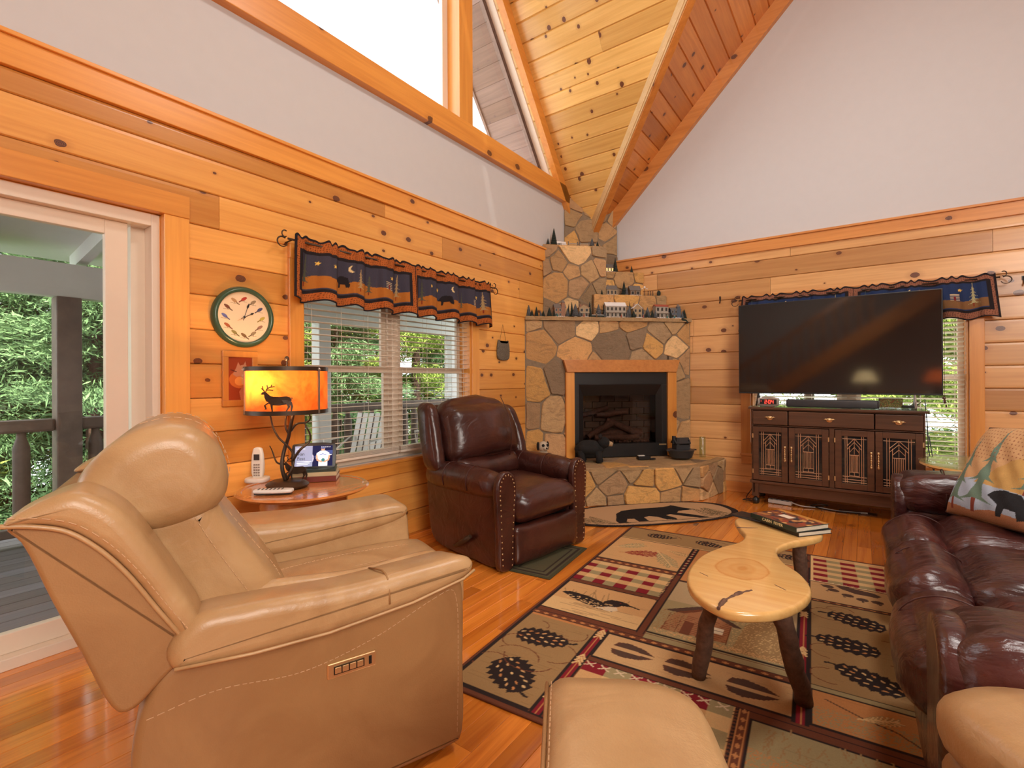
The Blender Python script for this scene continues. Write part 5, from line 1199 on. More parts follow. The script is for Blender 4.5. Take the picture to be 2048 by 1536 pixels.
def leaf(cx, cy, L, a, col, vein=CRM):
    ca, sa = math.cos(a), math.sin(a)
    for i in range(7):
        t = -.4+i*.13; w_ = .42*(1-abs(t-.0)*1.2)*L
        for s in (-1, 1):
            x, y = t*L, 0; xx, yy = (t+.18)*L, s*w_*.5
            K.line([(cx+x*ca-y*sa, cy+x*sa+y*ca), (cx+xx*ca-yy*sa, cy+xx*sa+yy*ca)], L*.085, col); K.line([(cx+x*ca-y*sa, cy+x*sa+y*ca), (cx+xx*ca-yy*sa, cy+xx*sa+yy*ca)], .005, vein)
    K.line([(cx-.6*L*ca, cy-.6*L*sa), (cx+.5*L*ca, cy+.5*L*sa)], .008, vein)
leaf(.14, 1.93, .20, .7, SG); leaf(.25, 1.82, .24, .35, RD, ORG); leaf(.42, 1.80, .26, -1.0, SG); leaf(.47, 1.95, .14, -.3, OL)
diam(.012, .55, 1.545, 1.612); K.rect(.012, .55, 1.205, 1.545, TN); checks(.012, .548, 1.205, 1.545, .066, .057)
diam(.012, .55, 1.16, 1.205, BR)
panel(.03, .54, .79, 1.155, TN)
# loon on the water
K.rect(.03, .54, .79, .93, CRM)
for i in range(26): y = rg.uniform(.80, .93); x = rg.uniform(.04, .4); K.line([(x, y), (x+rg.uniform(.05, .14), y)], .0035, rgb(178, 142, 100))
for i in range(12): x = .08+i*.03; K.line([(x, .99), (x+rg.uniform(-.04, .05), .99+rg.uniform(.05, .13))], .005, OL)
K.poly([(.05, 1.0), (.09, 1.025), (.2, 1.02), (.30, .985), (.36, .945), (.38, .905), (.30, .905), (.16, .94)], DK); K.poly([(.28, .91), (.37, .905), (.40, .93), (.385, .965), (.34, .955)], rgb(225, 205, 170))
for i in range(60): x = rg.uniform(.10, .33); K.ell(x, rg.uniform(.935, 1.0)-(x-.1)*.12, .005, .004, CRM)
K.poly([(.30, .965), (.30, 1.0), (.325, 1.035), (.37, 1.045), (.42, 1.035), (.45, 1.01), (.40, .995), (.385, .97), (.34, .955)], DK); K.line([(.43, 1.018), (.49, 1.002)], .011, DK); K.ell(.385, 1.022, .005, .005, RD)
for y in (.965, .975): K.line([(.315, y), (.355, y+.008)], .004, CRM)
K.rect(.546, .582, 1.56, 2.10, DK)
for i in range(22): K.ell(.564, 1.575+i*.024, .009, .007, CRM if i % 2 else RD, .6)
K.rect(.546, .582, .77, 1.56, BR); K.rect(.546, .551, .77, 1.56, DK); K.rect(.577, .582, .77, 1.56, DK)
for i in range(14): K.line([(.535, 1.22+i*.024), (.552, 1.23+i*.024)], .008, DK)
# cabin
panel(.588, 1.195, 1.50, 2.095, ORG); leaf(.8, 1.8, .3, .8, OL); leaf(1.0, 1.75, .25, 2.2, RD)
panel(.588, 1.195, .815, 1.475, SG); K.rect(.588, 1.195, 1.20, 1.475, rgb(190, 165, 125))
K.poly([(.95, .83), (1.19, .83), (1.17, .98), (1.08, 1.28), (.98, 1.10)], OL); K.speckle(.93, 1.19, .83, 1.25, CRM, .12)
K.poly([(.63, .865), (.925, .885), (.93, 1.06), (.78, 1.19), (.66, 1.08)], rgb(165, 112, 76))
for i in range(11): K.line([(.64, .875+i*.018), (.925, .888+i*.018)], .0035, BR)
K.poly([(.60, 1.075), (.76, 1.205), (.80, 1.205), (.975, 1.06), (.94, 1.055), (.78, 1.17), (.67, 1.075)], CHR); K.poly([(.66, 1.08), (.76, 1.165), (.78, 1.155), (.70, 1.08)], BR)
K.rect(.895, .93, 1.13, 1.20, CHR); K.rect(.72, .765, .87, 1.0, BR); K.rect(.835, .90, .95, 1.01, rgb(230, 215, 185)); K.rect(.866, .870, .95, 1.01, DK); K.rect(.835, .90, .978, .982, DK)
for x in (.64, .70, .80, .925): K.line([(x, .87), (x, 1.05)], .008, BR)
K.speckle(.59, .72, .86, 1.08, OL, .35); K.speckle(.59, 1.19, .82, .865, TN, .4)
K.rect(.588, 1.195, .80, .806, DK); K.rect(.588, 1.195, .742, .80, SG); K.rect(.588, 1.195, .785, .79, BR)
diam(.02, 1.205, .70, .742, ORG); panel(.03, .38, .045, .683, OL); K.rect(.03, .38, .683, .70, ORG)
cone(.19, .50, .26, .13, .1); cone(.215, .19, .25, .17, -.75)
for cx, cy, r_, a0, a1 in ((.10, .42, .07, 1.5, 4.5), (.29, .42, .10, -1.5, 1.2), (.16, .30, .11, .2, 2.7), (.30, .60, .07, -2.2, .6), (.10, .22, .09, 1.2, 3.8), (.22, .33, .12, 3.3, 6.0), (.12, .60, .05, -.3, 1.6)): swirl(cx, cy, r_, a0, a1, .0048)
K.rect(.03, .38, .03, .037, DK)
arrows(.386, .434, .02, .72, (.66, .42, .16))
panel(.445, 1.195, .487, .695, rgb(205, 165, 115))
for c_ in ((.578, .596), (.808, .584), (1.053, .577)): hoof(*c_)
K.rect(.44, 1.9, .44, .478, BR); K.rect(.44, 1.9, .474, .479, DK); K.rect(.44, 1.9, .438, .443, DK)
K.rect(.44, 1.02, .02, .438, TN); checks(.44, 1.015, .02, .438, .098, .087)
for i in range(9): x = .46+i*.065; K.line([(x-.02, .405), (x+.02, .435)], .0065, rgb(225, 200, 165)); K.line([(x-.02, .435), (x+.02, .405)], .0065, rgb(225, 200, 165))
for i in range(22): K.poly([(1.016, .03+i*.019), (1.034, .025+i*.019), (1.034, .042+i*.019)], DK)
K.rect(1.034, 1.066, .02, .44, ORG); K.rect(1.038, 1.062, .02, .44, BR)
for i in range(9): K.poly([(1.05, .03+i*.048), (1.060, .045+i*.048), (1.05, .06+i*.048), (1.04, .045+i*.048)], ORG)
panel(1.078, 2.05, .04, .395, SG)
for i in range(60):
    x, y = rg.uniform(1.1, 1.5), rg.uniform(.22, .385); K.line([(x, y), (x+rg.uniform(-.02, .02), y+.03)], .004, OL)
K.speckle(1.08, 2.04, .17, .25, ORG, .3); K.poly([(1.17, .13), (1.20, .20), (1.24, .225), (1.27, .262), (1.33, .275), (1.40, .262), (1.50, .25), (1.58, .22), (1.60, .12), (1.57, .05), (1.53, .05), (1.50, .12), (1.40, .13), (1.37, .05), (1.33, .05), (1.31, .13), (1.24, .12)], DK)
arrows(1.203, 1.243, .46, 2.11, (1.38, .98, .62, 1.8)); K.rect(1.243, 1.249, .46, 2.37, DK); K.rect(1.196, 1.203, .46, 2.1, DK)
K.rect(1.25, 2.0, 1.89, 2.368, CRM); checks(1.262, 2.0, 1.90, 2.355, .075, .046, (RD, SG, CRM, TN))
for i in range(24): x = 1.26+i*.031; K.line([(x-.012, 1.892), (x+.012, 1.905)], .005, rgb(225, 205, 170))
panel(1.252, 2.0, 1.625, 1.88, rgb(200, 158, 108))
K.poly([(1.37, 1.87), (1.40, 1.835), (1.46, 1.80), (1.56, 1.795), (1.58, 1.825), (1.55, 1.855), (1.46, 1.875), (1.40, 1.885)], CHR)
for cx, cy in ((1.335, 1.84), (1.36, 1.795), (1.425, 1.755), (1.49, 1.73), (1.555, 1.73)): K.ell(cx, cy, .028, .022, CHR)
for cx, cy in ((1.305, 1.85), (1.33, 1.77), (1.41, 1.725), (1.49, 1.70), (1.565, 1.70)): K.ell(cx, cy, .007, .007, CHR)
diam(1.25, 2.0, 1.592, 1.618, ORG); panel(1.255, 2.0, .745, 1.585, OL)
for cx, cy, a in ((1.44, 1.43, -.25), (1.39, 1.15, -.1), (1.45, .89, -.45)): cone(cx, cy, .25, .13, a+math.pi)
for cx, cy, r_, a0, a1 in ((1.33, 1.45, .08, 1.2, 5), (1.55, 1.2, .09, -1.5, 1.8), (1.33, 1.05, .08, 1.6, 4.6), (1.54, .98, .09, -1.2, 1.6), (1.32, .84, .07, 1.6, 5), (1.38, 1.52, .06, .2, 3)): swirl(cx, cy, r_, a0, a1, .0045)
K.rect(1.255, 2.0, .712, .738, SG); K.rect(1.255, 2.0, .705, .711, DK); panel(1.258, 2.0, .487, .70, ORG); K.speckle(1.26, 2.0, .49, .6, SG, .3)
K.line([(1.30, .66), (1.42, .60), (1.50, .58), (1.56, .53), (1.7, .50)], .006, CHR); leaf(1.46, .62, .12, .4, OL)
# right-hand side, mostly under the sofa
K.rect(2.0, 2.06, .46, 2.37, BR); panel(2.07, 3.2, 1.3, 2.36, TN); panel(2.07, 3.2, .46, 1.28, OL); panel(2.07, 3.2, .04, .44, SG)
K.rect(0, .012, 0, 2.39, BR); K.rect(0, 3.25, 0, .02, BR); K.rect(.012, .020, .03, 2.37, DK); K.rect(.02, 3.23, .022, .03, DK)
o = K.build('area_rug', rugmap(*O_r, th_r, .010), 'rug', thick=.008, smooth=False); tag(o, 'large lodge-pattern area rug with loon, cabin, hoofprints and pinecones', 'rug')
# bear hearth mat
eU = (q2, q2); ang = R(43)
Km = Canvas(1.66, .70, .005, rgb(196, 158, 118)); X_, Y_ = Km.X-.83, Km.Y-.35
rr = ((np.abs(X_)/.82)**2.6+(np.abs(Y_)/.335)**2.6); msk = rr <= 1; Km.put(rr > .80, DK)
def mm(e, n): return (e-.01+.83, .35-(n-1.90))
BK = rgb(32, 29, 30)
Km.poly([mm(*p) for p in [(-.40, 2.06), (-.36, 1.98), (-.31, 1.86), (-.22, 1.78), (-.05, 1.745), (.1, 1.75), (.22, 1.74), (.29, 1.72), (.315, 1.70), (.34, 1.73), (.38, 1.80), (.45, 1.87), (.44, 1.90), (.36, 1.89), (.28, 1.90), (.24, 1.95), (.33, 2.02), (.40, 2.10), (.43, 2.14), (.34, 2.14), (.24, 2.06), (.15, 1.98), (.10, 2.0), (.14, 2.10), (.13, 2.14), (.04, 2.12), (.0, 2.03), (-.06, 1.99), (-.12, 2.02), (-.13, 2.13), (-.22, 2.13), (-.22, 2.04), (-.28, 2.03), (-.32, 2.10), (-.30, 2.15), (-.40, 2.14)]], BK)
Km.ell(*mm(.425, 1.885), .03, .012, rgb(150, 130, 110))
for e0, n0, h_ in ((.50, 2.10, .24), (.62, 2.12, .28), (.58, 2.05, .2), (-.52, 2.1, .22), (-.62, 2.05, .2)):
    x, y = mm(e0, n0); Km.line([(x, y), (x-.05, y+h_)], .006, rgb(95, 82, 55))
    for i in range(9): yy = y+h_*i/9; w_ = .075*(1-i/9)+.015; xx = x-.05*i/9; Km.line([(xx-w_, yy-.02), (xx, yy), (xx+w_, yy-.015)], .009, rgb(95, 82, 55))
Km.line([mm(-.5, 2.13), mm(.6, 2.16)], .014, rgb(95, 78, 55))
cE, cN = .01, 1.935
def mapm(X, Y):
    e = X-.83+cE; n = -(Y-.35)+cN; r_ = R(-3); e2 = cE+(e-cE)*math.cos(r_)-(n-cN)*math.sin(r_); n2 = cN+(e-cE)*math.sin(r_)+(n-cN)*math.cos(r_)
    return np.stack([(e2+n2)*q2, (e2-n2)*q2, np.full_like(X, .009)], -1)
o = Km.build('hearth_mat', mapm, 'rug', thick=.006, mask=msk, smooth=False); tag(o, 'oval tan hearth mat with a walking black bear and dark border', 'rug')
Kg = Canvas(.34, .62, .006, rgb(78, 74, 52)); Kg.rect(.02, .32, .02, .60, rgb(92, 86, 62)); Kg.rect(.035, .305, .035, .585, rgb(60, 48, 40)); Kg.rect(.05, .29, .05, .57, rgb(96, 90, 66)); Kg.rect(.075, .265, .075, .545, rgb(60, 48, 40)); Kg.rect(.09, .25, .09, .53, rgb(92, 86, 62))
o = Kg.build('floor_mat', rugmap(1.05, -3.16, R(6), .007), 'rug', thick=.005, smooth=False); tag(o, 'small dark green bordered mat under the brown recliner', 'mat')
# ---------------------------------------------------------------- sideboard
T = thing('sideboard', (2.70, -.27, 0), 'dark wood sideboard with four leaded glass doors and three drawers', 'cabinet'); ob = []
x0, x1, yf, yb = 2.045, 3.335, -.455, -.055
def W_(nm, mat, *b, par=None, bev=.003):
    m = MB(); m.rnd = random.random()
    for q in b: m.bx(*q)
    o = m.build(nm, mat, par, bevel=bev)
    if par is None: ob.append(o)
    return o
W_('carcass', 'walnut', (x0, x0+.02, yf+.02, yb, .23, .915), (x1-.02, x1, yf+.02, yb, .23, .915), (x0, x1, yb-.012, yb, .23, .915), (x0, x1, yf+.02, yb, .23, .25), (x0, x1, yf+.02, yb, .755, .765), (x0+.02, x1-.02, yf+.05, yb-.02, .48, .49),
   (x0, x0+.012, yf, yf+.02, .23, .915), (x1-.012, x1, yf, yf+.02, .23, .915), (x0, x1, yf, yf+.02, .905, .915), (x0, x1, yf, yf+.02, .755, .765), (2.675, 2.715, yf+.002, yf+.02, .23, .76))
W_('top_panel', 'walnut', (x0-.025, x1+.025, yf-.02, yb, .915, .935)); gt = W_('glass_top', 'clearglass', (x0-.022, x1+.022, yf-.018, yb, .936, .942)); ob[-1]['label'] = 'clear glass sheet on the top'
W_('base_rail', 'walnut', (x0-.015, x1+.015, yf-.012, yb, .205, .23), (x0+.06, x1-.06, yf+.01, yf+.03, .11, .205), (x0, x0+.06, yf, yf+.06, .075, .205), (x1-.06, x1, yf, yf+.06, .075, .205), (x0, x0+.05, yb-.06, yb, .075, .205), (x1-.05, x1, yb-.06, yb, .075, .205), (x0+.01, x0+.03, yf, yb, .11, .205))
for x in (x0+.03, x1-.03):
    for y in (yf+.03, yb-.03): m = MB(); m.lathe([(.012, .078), (.014, .062), (.030, .05), (.034, .03), (.028, .008), (.014, 0)], (x, y, 0), 16); ob.append(m.build('bun_foot', 'black', smooth=True))
def pull(x, z, par):
    m = MB(); yy = yf-.012; m.ell((x, yy-.008, z), (.018, .014, .014), 10, 6); m.ell((x, yy-.002, z-.004), (.026, .006, .02), 10, 6)
    for s in (-1, 1): m.tube([(x+s*.015, yy-.004, z), (x+s*.03, yy-.006, z+.004), (x+s*.045, yy-.003, z)], [.008, .006, .002], 7)
    m.build('knob', 'brass', par, smooth=True)
for a, b in ((x0+.014, 2.352), (2.36, 2.998), (3.006, x1-.014)):
    d_ = W_('drawer', 'walnut', (a, b, yf-.012, yf+.015, .770, .900), bev=.006); pull((a+b)/2, .838, d_)
def door(a, b, hx, k):
    z0, z1 = .238, .750; f = .05; yy = yf-.012
    D = W_('door', 'walnut', (a, a+f, yy, yf+.006, z0, z1), (b-f, b, yy, yf+.006, z0, z1), (a+f, b-f, yy, yf+.006, z0, z0+f), (a+f, b-f, yy, yf+.006, z1-f, z1))
    m = MB(); m.bx(a+f, b-f, yf-.002, yf+.000, z0+f, z1-f); p = m.build('glass_pane', 'darkpane', D)
    A, B_, C_, E_ = a+f+.012, b-f-.012, z0+f+.012, z1-f-.008; w_ = B_-A; h = E_-C_; m = MB()
    def ln(p0, p1, t=.0022): m.tube([(A+p0[0]*w_, yf-.004, C_+p0[1]*h), (A+p1[0]*w_, yf-.004, C_+p1[1]*h)], t, 4)
    for x in (.08, .17, .83, .92): ln((x, -.02), (x, 1.02), .0026)
    for z in (.0, .055, .12): ln((-.04, z), (1.04, z), .0022)
    ln((-.04, .96), (1.04, .96), .0026); ln((.17, .80), (.5, .97), .0026); ln((.83, .80), (.5, .97), .0026); ln((.17, .72), (.5, .89)); ln((.83, .72), (.5, .89)); ln((.28, .12), (.28, .80)); ln((.72, .12), (.72, .80)); ln((.5, .62), (.5, .97))
    ln((.28, .66), (.5, .78)); ln((.72, .66), (.5, .78)); ln((.28, .60), (.72, .60), .003)
    for x in (.35, .41, .47, .53, .59, .65): ln((x, .22), (x, .60), .0024)
    ln((.28, .22), (.72, .22)); ln((.28, .14), (.72, .14)); ln((.5, .14), (.5, .22)); m.build('leading', 'copper', D)
    m = MB()
    for zz, r_ in ((.44, .006), (.46, .008), (.48, .006), (.50, .009), (.52, .006), (.54, .008), (.56, .005)): m.ell((hx, yy-.010, zz), (r_*.75, r_*.75, .011), 8, 6)
    m.bx(hx-.008, hx+.008, yy-.004, yy, .555, .575); m.bx(hx-.008, hx+.008, yy-.004, yy, .435, .45); m.build('handle', 'brass', D, smooth=True)
    for zz in (.32, .66):
        m = MB(); xh = a if hx > (a+b)/2 else b; m.bx(xh-.005, xh+.005, yy-.003, yy+.003, zz-.02, zz+.02); m.build('hinge', 'brass', D)
M['darkpane'] = plain('dark_cabinet_glass', (.02, .018, .018, 1), .04, var=0, spec=.8); M['copper'] = plain('copper_came', (.75, .46, .28, 1), .35, .6, var=.05)
door(x0+.014, 2.352, 2.33, 0); door(2.36, 2.672, 2.382, 1); door(2.718, 3.0, 2.978, 2); door(3.006, x1-.014, 3.028, 3); keep(T, *ob)
# television
T = thing('television', (2.68, -.30, .942), 'wide black flat screen television standing on the sideboard before the window', 'television'); ob = []
m = MB(); m.bx(1.905, 3.46, -.30, -.265, 1.06, 1.945); ob.append(m.build('bezel', 'black', bevel=.003)); m = MB(); m.bx(1.913, 3.452, -.3015, -.299, 1.075, 1.937); s_ = m.build('screen', 'tv', ob[0])
m = MB(); m.bx(2.3, 3.1, -.265, -.225, 1.12, 1.6); s_ = m.build('rear_housing', 'black', ob[0])
for xx, s in ((2.08, 1), (3.28, -1)):
    m = MB()
    for yy in (-.40, -.16): m.tube([(xx, -.28, 1.075), (xx-s*.0, (yy-.28)/2, 1.0), (xx, yy, .949)], .008, 6)
    ob.append(m.build('stand_leg', 'steel' if xx > 3 else 'black'))
keep(T, *ob)
m = MB(); m.slab(spline([(2.34, -.43), (2.34, -.33), (2.36, -.32), (3.00, -.32), (3.03, -.33), (3.03, -.43), (3.0, -.44), (2.36, -.44)], 3), lambda a, b, t: (a, b, t), .943, 1.012, .01, 3); o = m.build('soundbar', 'iron', smooth=True, angle=50); tag(o, 'long black soundbar on the sideboard under the television', 'soundbar')
m = MB(); m.bx(2.66, 2.70, -.4425, -.441, .972, .980); m.build('badge', 'steel', o)
T = thing('alarm_clock', (2.185, -.40, .943), 'silver-framed digital alarm clock showing 2:04 in red at the left end of the sideboard', 'alarm clock'); m = MB(); m.slab(spline([(-.085, .005), (.085, .005), (.09, .04), (.088, .078), (-.088, .078), (-.09, .04)], 3), lambda a, b, t: (a, t, b), -.02, .03, .008, 3); m.build('housing', 'steel', T, smooth=True, angle=40)
m = MB(); m.bx(-.072, .072, -.0225, -.019, .018, .066); dd = m.build('display', 'black', T); M['led'] = plain('red_digits', (.9, .05, .03, 1), .5, var=0, emit=(1, .05, .03, 1), es=2.5)
def seg7(ch, x, m):
    on = {'2': 'abged', '0': 'abcdef', '4': 'fgbc'}[ch]; w_, h = .018, .033; z = .026; t = .0042
    S7 = {'a': (0, w_, h-t, h), 'g': (0, w_, h/2-t/2, h/2+t/2), 'd': (0, w_, 0, t), 'f': (0, t, h/2, h), 'b': (w_-t, w_, h/2, h), 'e': (0, t, 0, h/2), 'c': (w_-t, w_, 0, h/2)}
    for s in on: a, b, c, d = S7[s]; m.bx(x+a, x+b, -.0235, -.0222, z+c, z+d)
m = MB(); seg7('2', -.030, m); seg7('0', .003, m); seg7('4', .028, m); m.bx(-.008, -.004, -.0235, -.0222, .034, .038); m.bx(-.008, -.004, -.0235, -.0222, .046, .050); m.bx(-.062, -.057, -.0235, -.0222, .046, .052); m.build('digits', 'led', dd)
T = thing('picture_frame', (3.12, -.18, .943), 'small framed green and red picture on the sideboard under the right of the television', 'picture frame'); Kp = Canvas(.16, .075, .004, rgb(95, 105, 60)); Kp.speckle(0, .16, 0, .075, rgb(150, 60, 45), .25); Kp.speckle(0, .16, 0, .075, rgb(170, 160, 90), .2); Kp.build('picture', lambda X, Y: np.stack([X-.08, X*0, Y+.004], -1), 'print', T, thick=.006); m = MB(); m.bx(-.085, .085, .007, .014, 0, .083); m.build('frame', 'walnut', T)
m = MB(); m.bx(3.20, 3.30, -.20, -.08, .943, .966); o = m.build('cable_box', 'black', bevel=.003); tag(o, 'small flat black cable box at the right end of the sideboard', 'cable box')
m = MB(); stroke(m, [(3.30, -.1, .96), (3.36, -.08, 1.02), (3.375, -.09, .8), (3.38, -.10, .6), (3.40, -.1, .45), (3.42, -.1, .38), (3.41, -.1, .50), (3.385, -.1, .7)], .004); o = m.build('cable', 'black', smooth=True); tag(o, 'black cable hanging down the right side of the sideboard', 'cable')
m = MB(); stroke(m, spline([(2.0, -.10, .35), (2.01, -.16, .12), (1.97, -.30, .012), (2.08, -.36, .01), (1.95, -.38, .01), (2.12, -.22, .02)], 6, False), .004); o = m.build('cable', 'black', smooth=True); tag(o, 'thin black cord looping at the left foot of the sideboard', 'cable')
m = MB(); rot = Matrix.Rotation(R(-8), 3, 'Z'); m.box((2.27, -.33, .022), (.20, .05, .035), rot); ps = m.build('power_strip', 'plastic', bevel=.004); tag(ps, 'white power strip on the floor under the sideboard', 'power strip'); m = MB()
for i in range(4): m.box((2.20+i*.045, -.335-.005*i, .0405), (.02, .02, .002), rot)
m.build('socket', 'black', ps)
m = MB(); stroke(m, spline([(2.36, -.33, .03), (2.45, -.36, .015), (2.6, -.32, .01), (2.75, -.36, .01), (2.95, -.30, .01)], 6, False), .006); o = m.build('cable', 'plastic', smooth=True); tag(o, 'white cable trailing on the floor under the sideboard', 'cable')
m = MB(); stroke(m, spline([(2.58, -.30, .01), (2.52, -.36, .03), (2.60, -.40, .06), (2.66, -.36, .05), (2.56, -.33, .015), (2.75, -.38, .012), (2.9, -.34, .012)], 6, False), .005); o = m.build('cable', 'black', smooth=True); tag(o, 'tangled black cord on the floor under the sideboard', 'cable')
m = MB(); m.bx(2.74, 3.02, -.34, -.24, .001, .006); vn = m.build('floor_register', 'walnut'); tag(vn, 'dark floor vent register under the sideboard', 'vent'); m = MB()
for i in range(18): m.bx(2.755+i*.0145, 2.760+i*.0145, -.33, -.25, .006, .008)
m.build('grille', 'bronze', vn)
# round end table between sofa and window
T = thing('round_end_table', (3.66, -1.12, 0), 'round wooden end table with glass top beside the sofa under the right window', 'table'); m = MB(); m.rnd = .5; c = (0, 0, 0); m.lathe([(.02, .555), (.30, .555), (.33, .575), (.40, .595), (.415, .605), (.41, .618), (.02, .618)], c, 48); m.build('tabletop', 'slab', T, smooth=True, angle=40)
m = MB(); m.lathe([(.02, .620), (.415, .620), (.418, .624), (.415, .628), (.02, .628)], c, 48); m.build('glass_top', 'clearglass', T, smooth=True, angle=40); m = MB(); m.lathe([(.05, .555), (.04, .45), (.06, .30), (.035, .15), (.05, .08), (.18, .03), (.2, 0), (.05, 0)], c, 20); m.build('pedestal', 'sidewood', T, smooth=True)
m = MB(); m.lathe([(.03, 0), (.034, .004), (.034, .05), (.03, .05), (.028, .006)], (0, 0, 0), 16); o = m.build('votive_glass', 'clearglass', smooth=True); tag(o, 'small glass tumbler on the round end table behind the pillow', 'glass'); o.location = (3.77, -1.25, .629)
# ---------------------------------------------------------------- lamp table group
tx, ty, tz = .467, -4.152, .64
T = thing('round_side_table', (tx, ty, 0), 'round glossy cherry side table holding the antler lamp by the left wall', 'table'); m = MB(); m.rnd = .5; m.lathe([(.02, tz-.03), (.29, tz-.03), (.32, tz-.02), (.335, tz-.008), (.325, tz), (.305, tz), (.300, tz-.004), (.02, tz-.004)], (0, 0, 0), 56); m.build('tabletop', 'sidewood', T, smooth=True, angle=35)
m = MB(); m.lathe([(.22, tz-.03), (.22, tz-.10), (.20, tz-.10), (.20, tz-.03)], (0, 0, 0), 40); m.build('apron', 'sidewood', T, smooth=True, angle=35)
for i in range(4): a = R(45+90*i); m = MB(); m.tube([(.19*math.cos(a), .19*math.sin(a), tz-.04), (.20*math.cos(a), .20*math.sin(a), .3), (.24*math.cos(a), .24*math.sin(a), 0)], [.022, .018, .012], 10); m.build('leg', 'sidewood', T, smooth=True)
# lamp
lx, ly, lz = .40, -4.212, tz
T = thing('antler_lamp', (lx, ly, lz), 'lit table lamp with elk silhouette drum shade and antler branch stand', 'lamp'); u = (math.cos(R(35.8)), math.sin(R(35.8)))
fl_ = lambda a, b, t: (a*u[0]+t*u[1], a*u[1]-t*u[0], b)
m = MB(); m.lathe([(.075, 0), (.10, .004), (.105, .014), (.095, .022), (.085, .024), (.08, .030), (.02, .032)], (0, 0, 0), 32, 1.15, 1); m.build('base', 'bronze', T, smooth=True, angle=50)
m = MB()
for P, r0, r1 in (([(-.01, .03), (-.025, .12), (-.02, .20), (.01, .28), (.03, .36), (.03, .40)], .011, .009), ([(.0, .04), (.03, .10), (.03, .16), (0, .22), (-.045, .27), (-.085, .33), (-.095, .40)], .007, .004), ([(.02, .30), (.06, .34), (.10, .345), (.125, .37), (.12, .41)], .007, .003), ([(.03, .14), (.075, .20), (.115, .24), (.12, .29), (.10, .34)], .008, .003), ([(.01, .28), (-.005, .33), (-.01, .38), (.0, .42)], .006, .003), ([(-.01, .12), (-.05, .13), (-.08, .17), (-.095, .22)], .006, .002)):
    S_ = spline([(a, b, 0) for a, b in P], 6, False); n = len(S_); m.tube([fl_(p.x, p.y, .012*math.sin(i*.35)) for i, p in enumerate(S_)], [r0+(r1-r0)*i/n for i in range(n)], 8)
m.build('antler_stem', 'bronze', T, smooth=True)
def elk(s, ox, oz, t0, t1, mat, name, par, z3=None, curve=None):
    m = MB(); f = curve or (lambda a, b, t: fl_(a, b, t)); L_ = .12
    for body in ([(-.30, .70), (-.16, .66), (.08, .645), (.36, .67), (.50, .62), (.56, .50), (.50, .32), (.30, .30), (.08, .27), (-.16, .28), (-.32, .34), (-.40, .48)], [(-.56, .86), (-.44, .84), (-.27, .68), (-.36, .42), (-.46, .46), (-.53, .62)], [(-.70, .77), (-.62, .86), (-.48, .88), (-.48, .76), (-.64, .74)], [(.54, .62), (.60, .60), (.57, .50)]):
        m.loft([[f(ox+x*s, oz+z*s, t0) for x, z in body], [f(ox+x*s, oz+z*s, t1) for x, z in body]])
    for P, r0, r1 in (([(.50, .42), (.57, .22), (.54, .0)], .07, .022), ([(.40, .40), (.45, .20), (.34, .0)], .07, .022), ([(-.24, .38), (-.22, .18), (-.20, .0)], .055, .022), ([(-.34, .40), (-.52, .28), (-.46, .12), (-.53, .09)], .055, .02)):
        n = len(P)
        for k_ in range(n-1):
            (xa, za), (xb, zb) = P[k_], P[k_+1]; ra, rb = r0+(r1-r0)*k_/(n-1), r0+(r1-r0)*(k_+1)/(n-1); q = [(xa-ra, za), (xa+ra, za), (xb+rb, zb), (xb-rb, zb)]
            m.loft([[f(ox+x*s, oz+z*s, t0) for x, z in q], [f(ox+x*s, oz+z*s, t1) for x, z in q]])
    for P in ([(-.48, .86), (-.42, 1.0), (-.30, 1.06), (-.10, 1.10)], [(-.38, 1.02), (-.42, 1.16)], [(-.25, 1.08), (-.22, 1.18)], [(-.52, .86), (-.60, .98), (-.62, 1.12)], [(-.44, .95), (-.28, .95), (-.16, .92)], [(-.58, .95), (-.68, 1.02)]):
        m.tube([f(ox+x*s, oz+z*s, (t0+t1)/2) for x, z in P], s*.024, 5)
    return m.build(name, mat, par)
elk(.105, .03, .032, -.035, -.030, 'bronze', 'elk_cutout', T)
z0, z1, rs = .400, .640, .205
sh_e = 1.0
M['shade'] = None
mm_, t = newmat('mica_lampshade', rgb(215, 120, 45), .6); v = t.coord(); n = t.noise(v, 9, 4, .6, .5); col = t.ramp(n, [(.3, rgb(180, 80, 24)), (.65, rgb(222, 132, 52))]); t.link(col, t.b.inputs['Base Color'])
o_ = mm_.node_tree.nodes['Material Output']; tr = t.add('ShaderNodeBsdfTranslucent'); t.link(col, tr.inputs[0]); mx = t.add('ShaderNodeMixShader'); mx.inputs[0].default_value = .6; t.link(t.b.outputs[0], mx.inputs[1]); t.link(tr.outputs[0], mx.inputs[2]); t.link(mx.outputs[0], o_.inputs[0]); M['shade'] = mm_
m = MB(); k = 64; n0 = m.addv([(rs*math.cos(2*math.pi*j/k), rs*math.sin(2*math.pi*j/k), z) for z in (z0, z1) for j in range(k)])
for j in range(k): m.face(n0+j, n0+(j+1) % k, n0+k+(j+1) % k, n0+k+j)
shd = m.build('lamp_shade', 'shade', T, smooth=True)
m = MB()
for z in (z0-.004, z1-.018): m.loft([[(r_*math.cos(2*math.pi*j/64), r_*math.sin(2*math.pi*j/64), zz) for j in range(64)] for r_, zz in ((rs-.004, z), (rs+.004, z), (rs+.004, z+.022), (rs-.004, z+.022), (rs-.004, z))], cap=False)
m.build('shade_band', 'bronze', shd, smooth=True, angle=40)
m = MB()
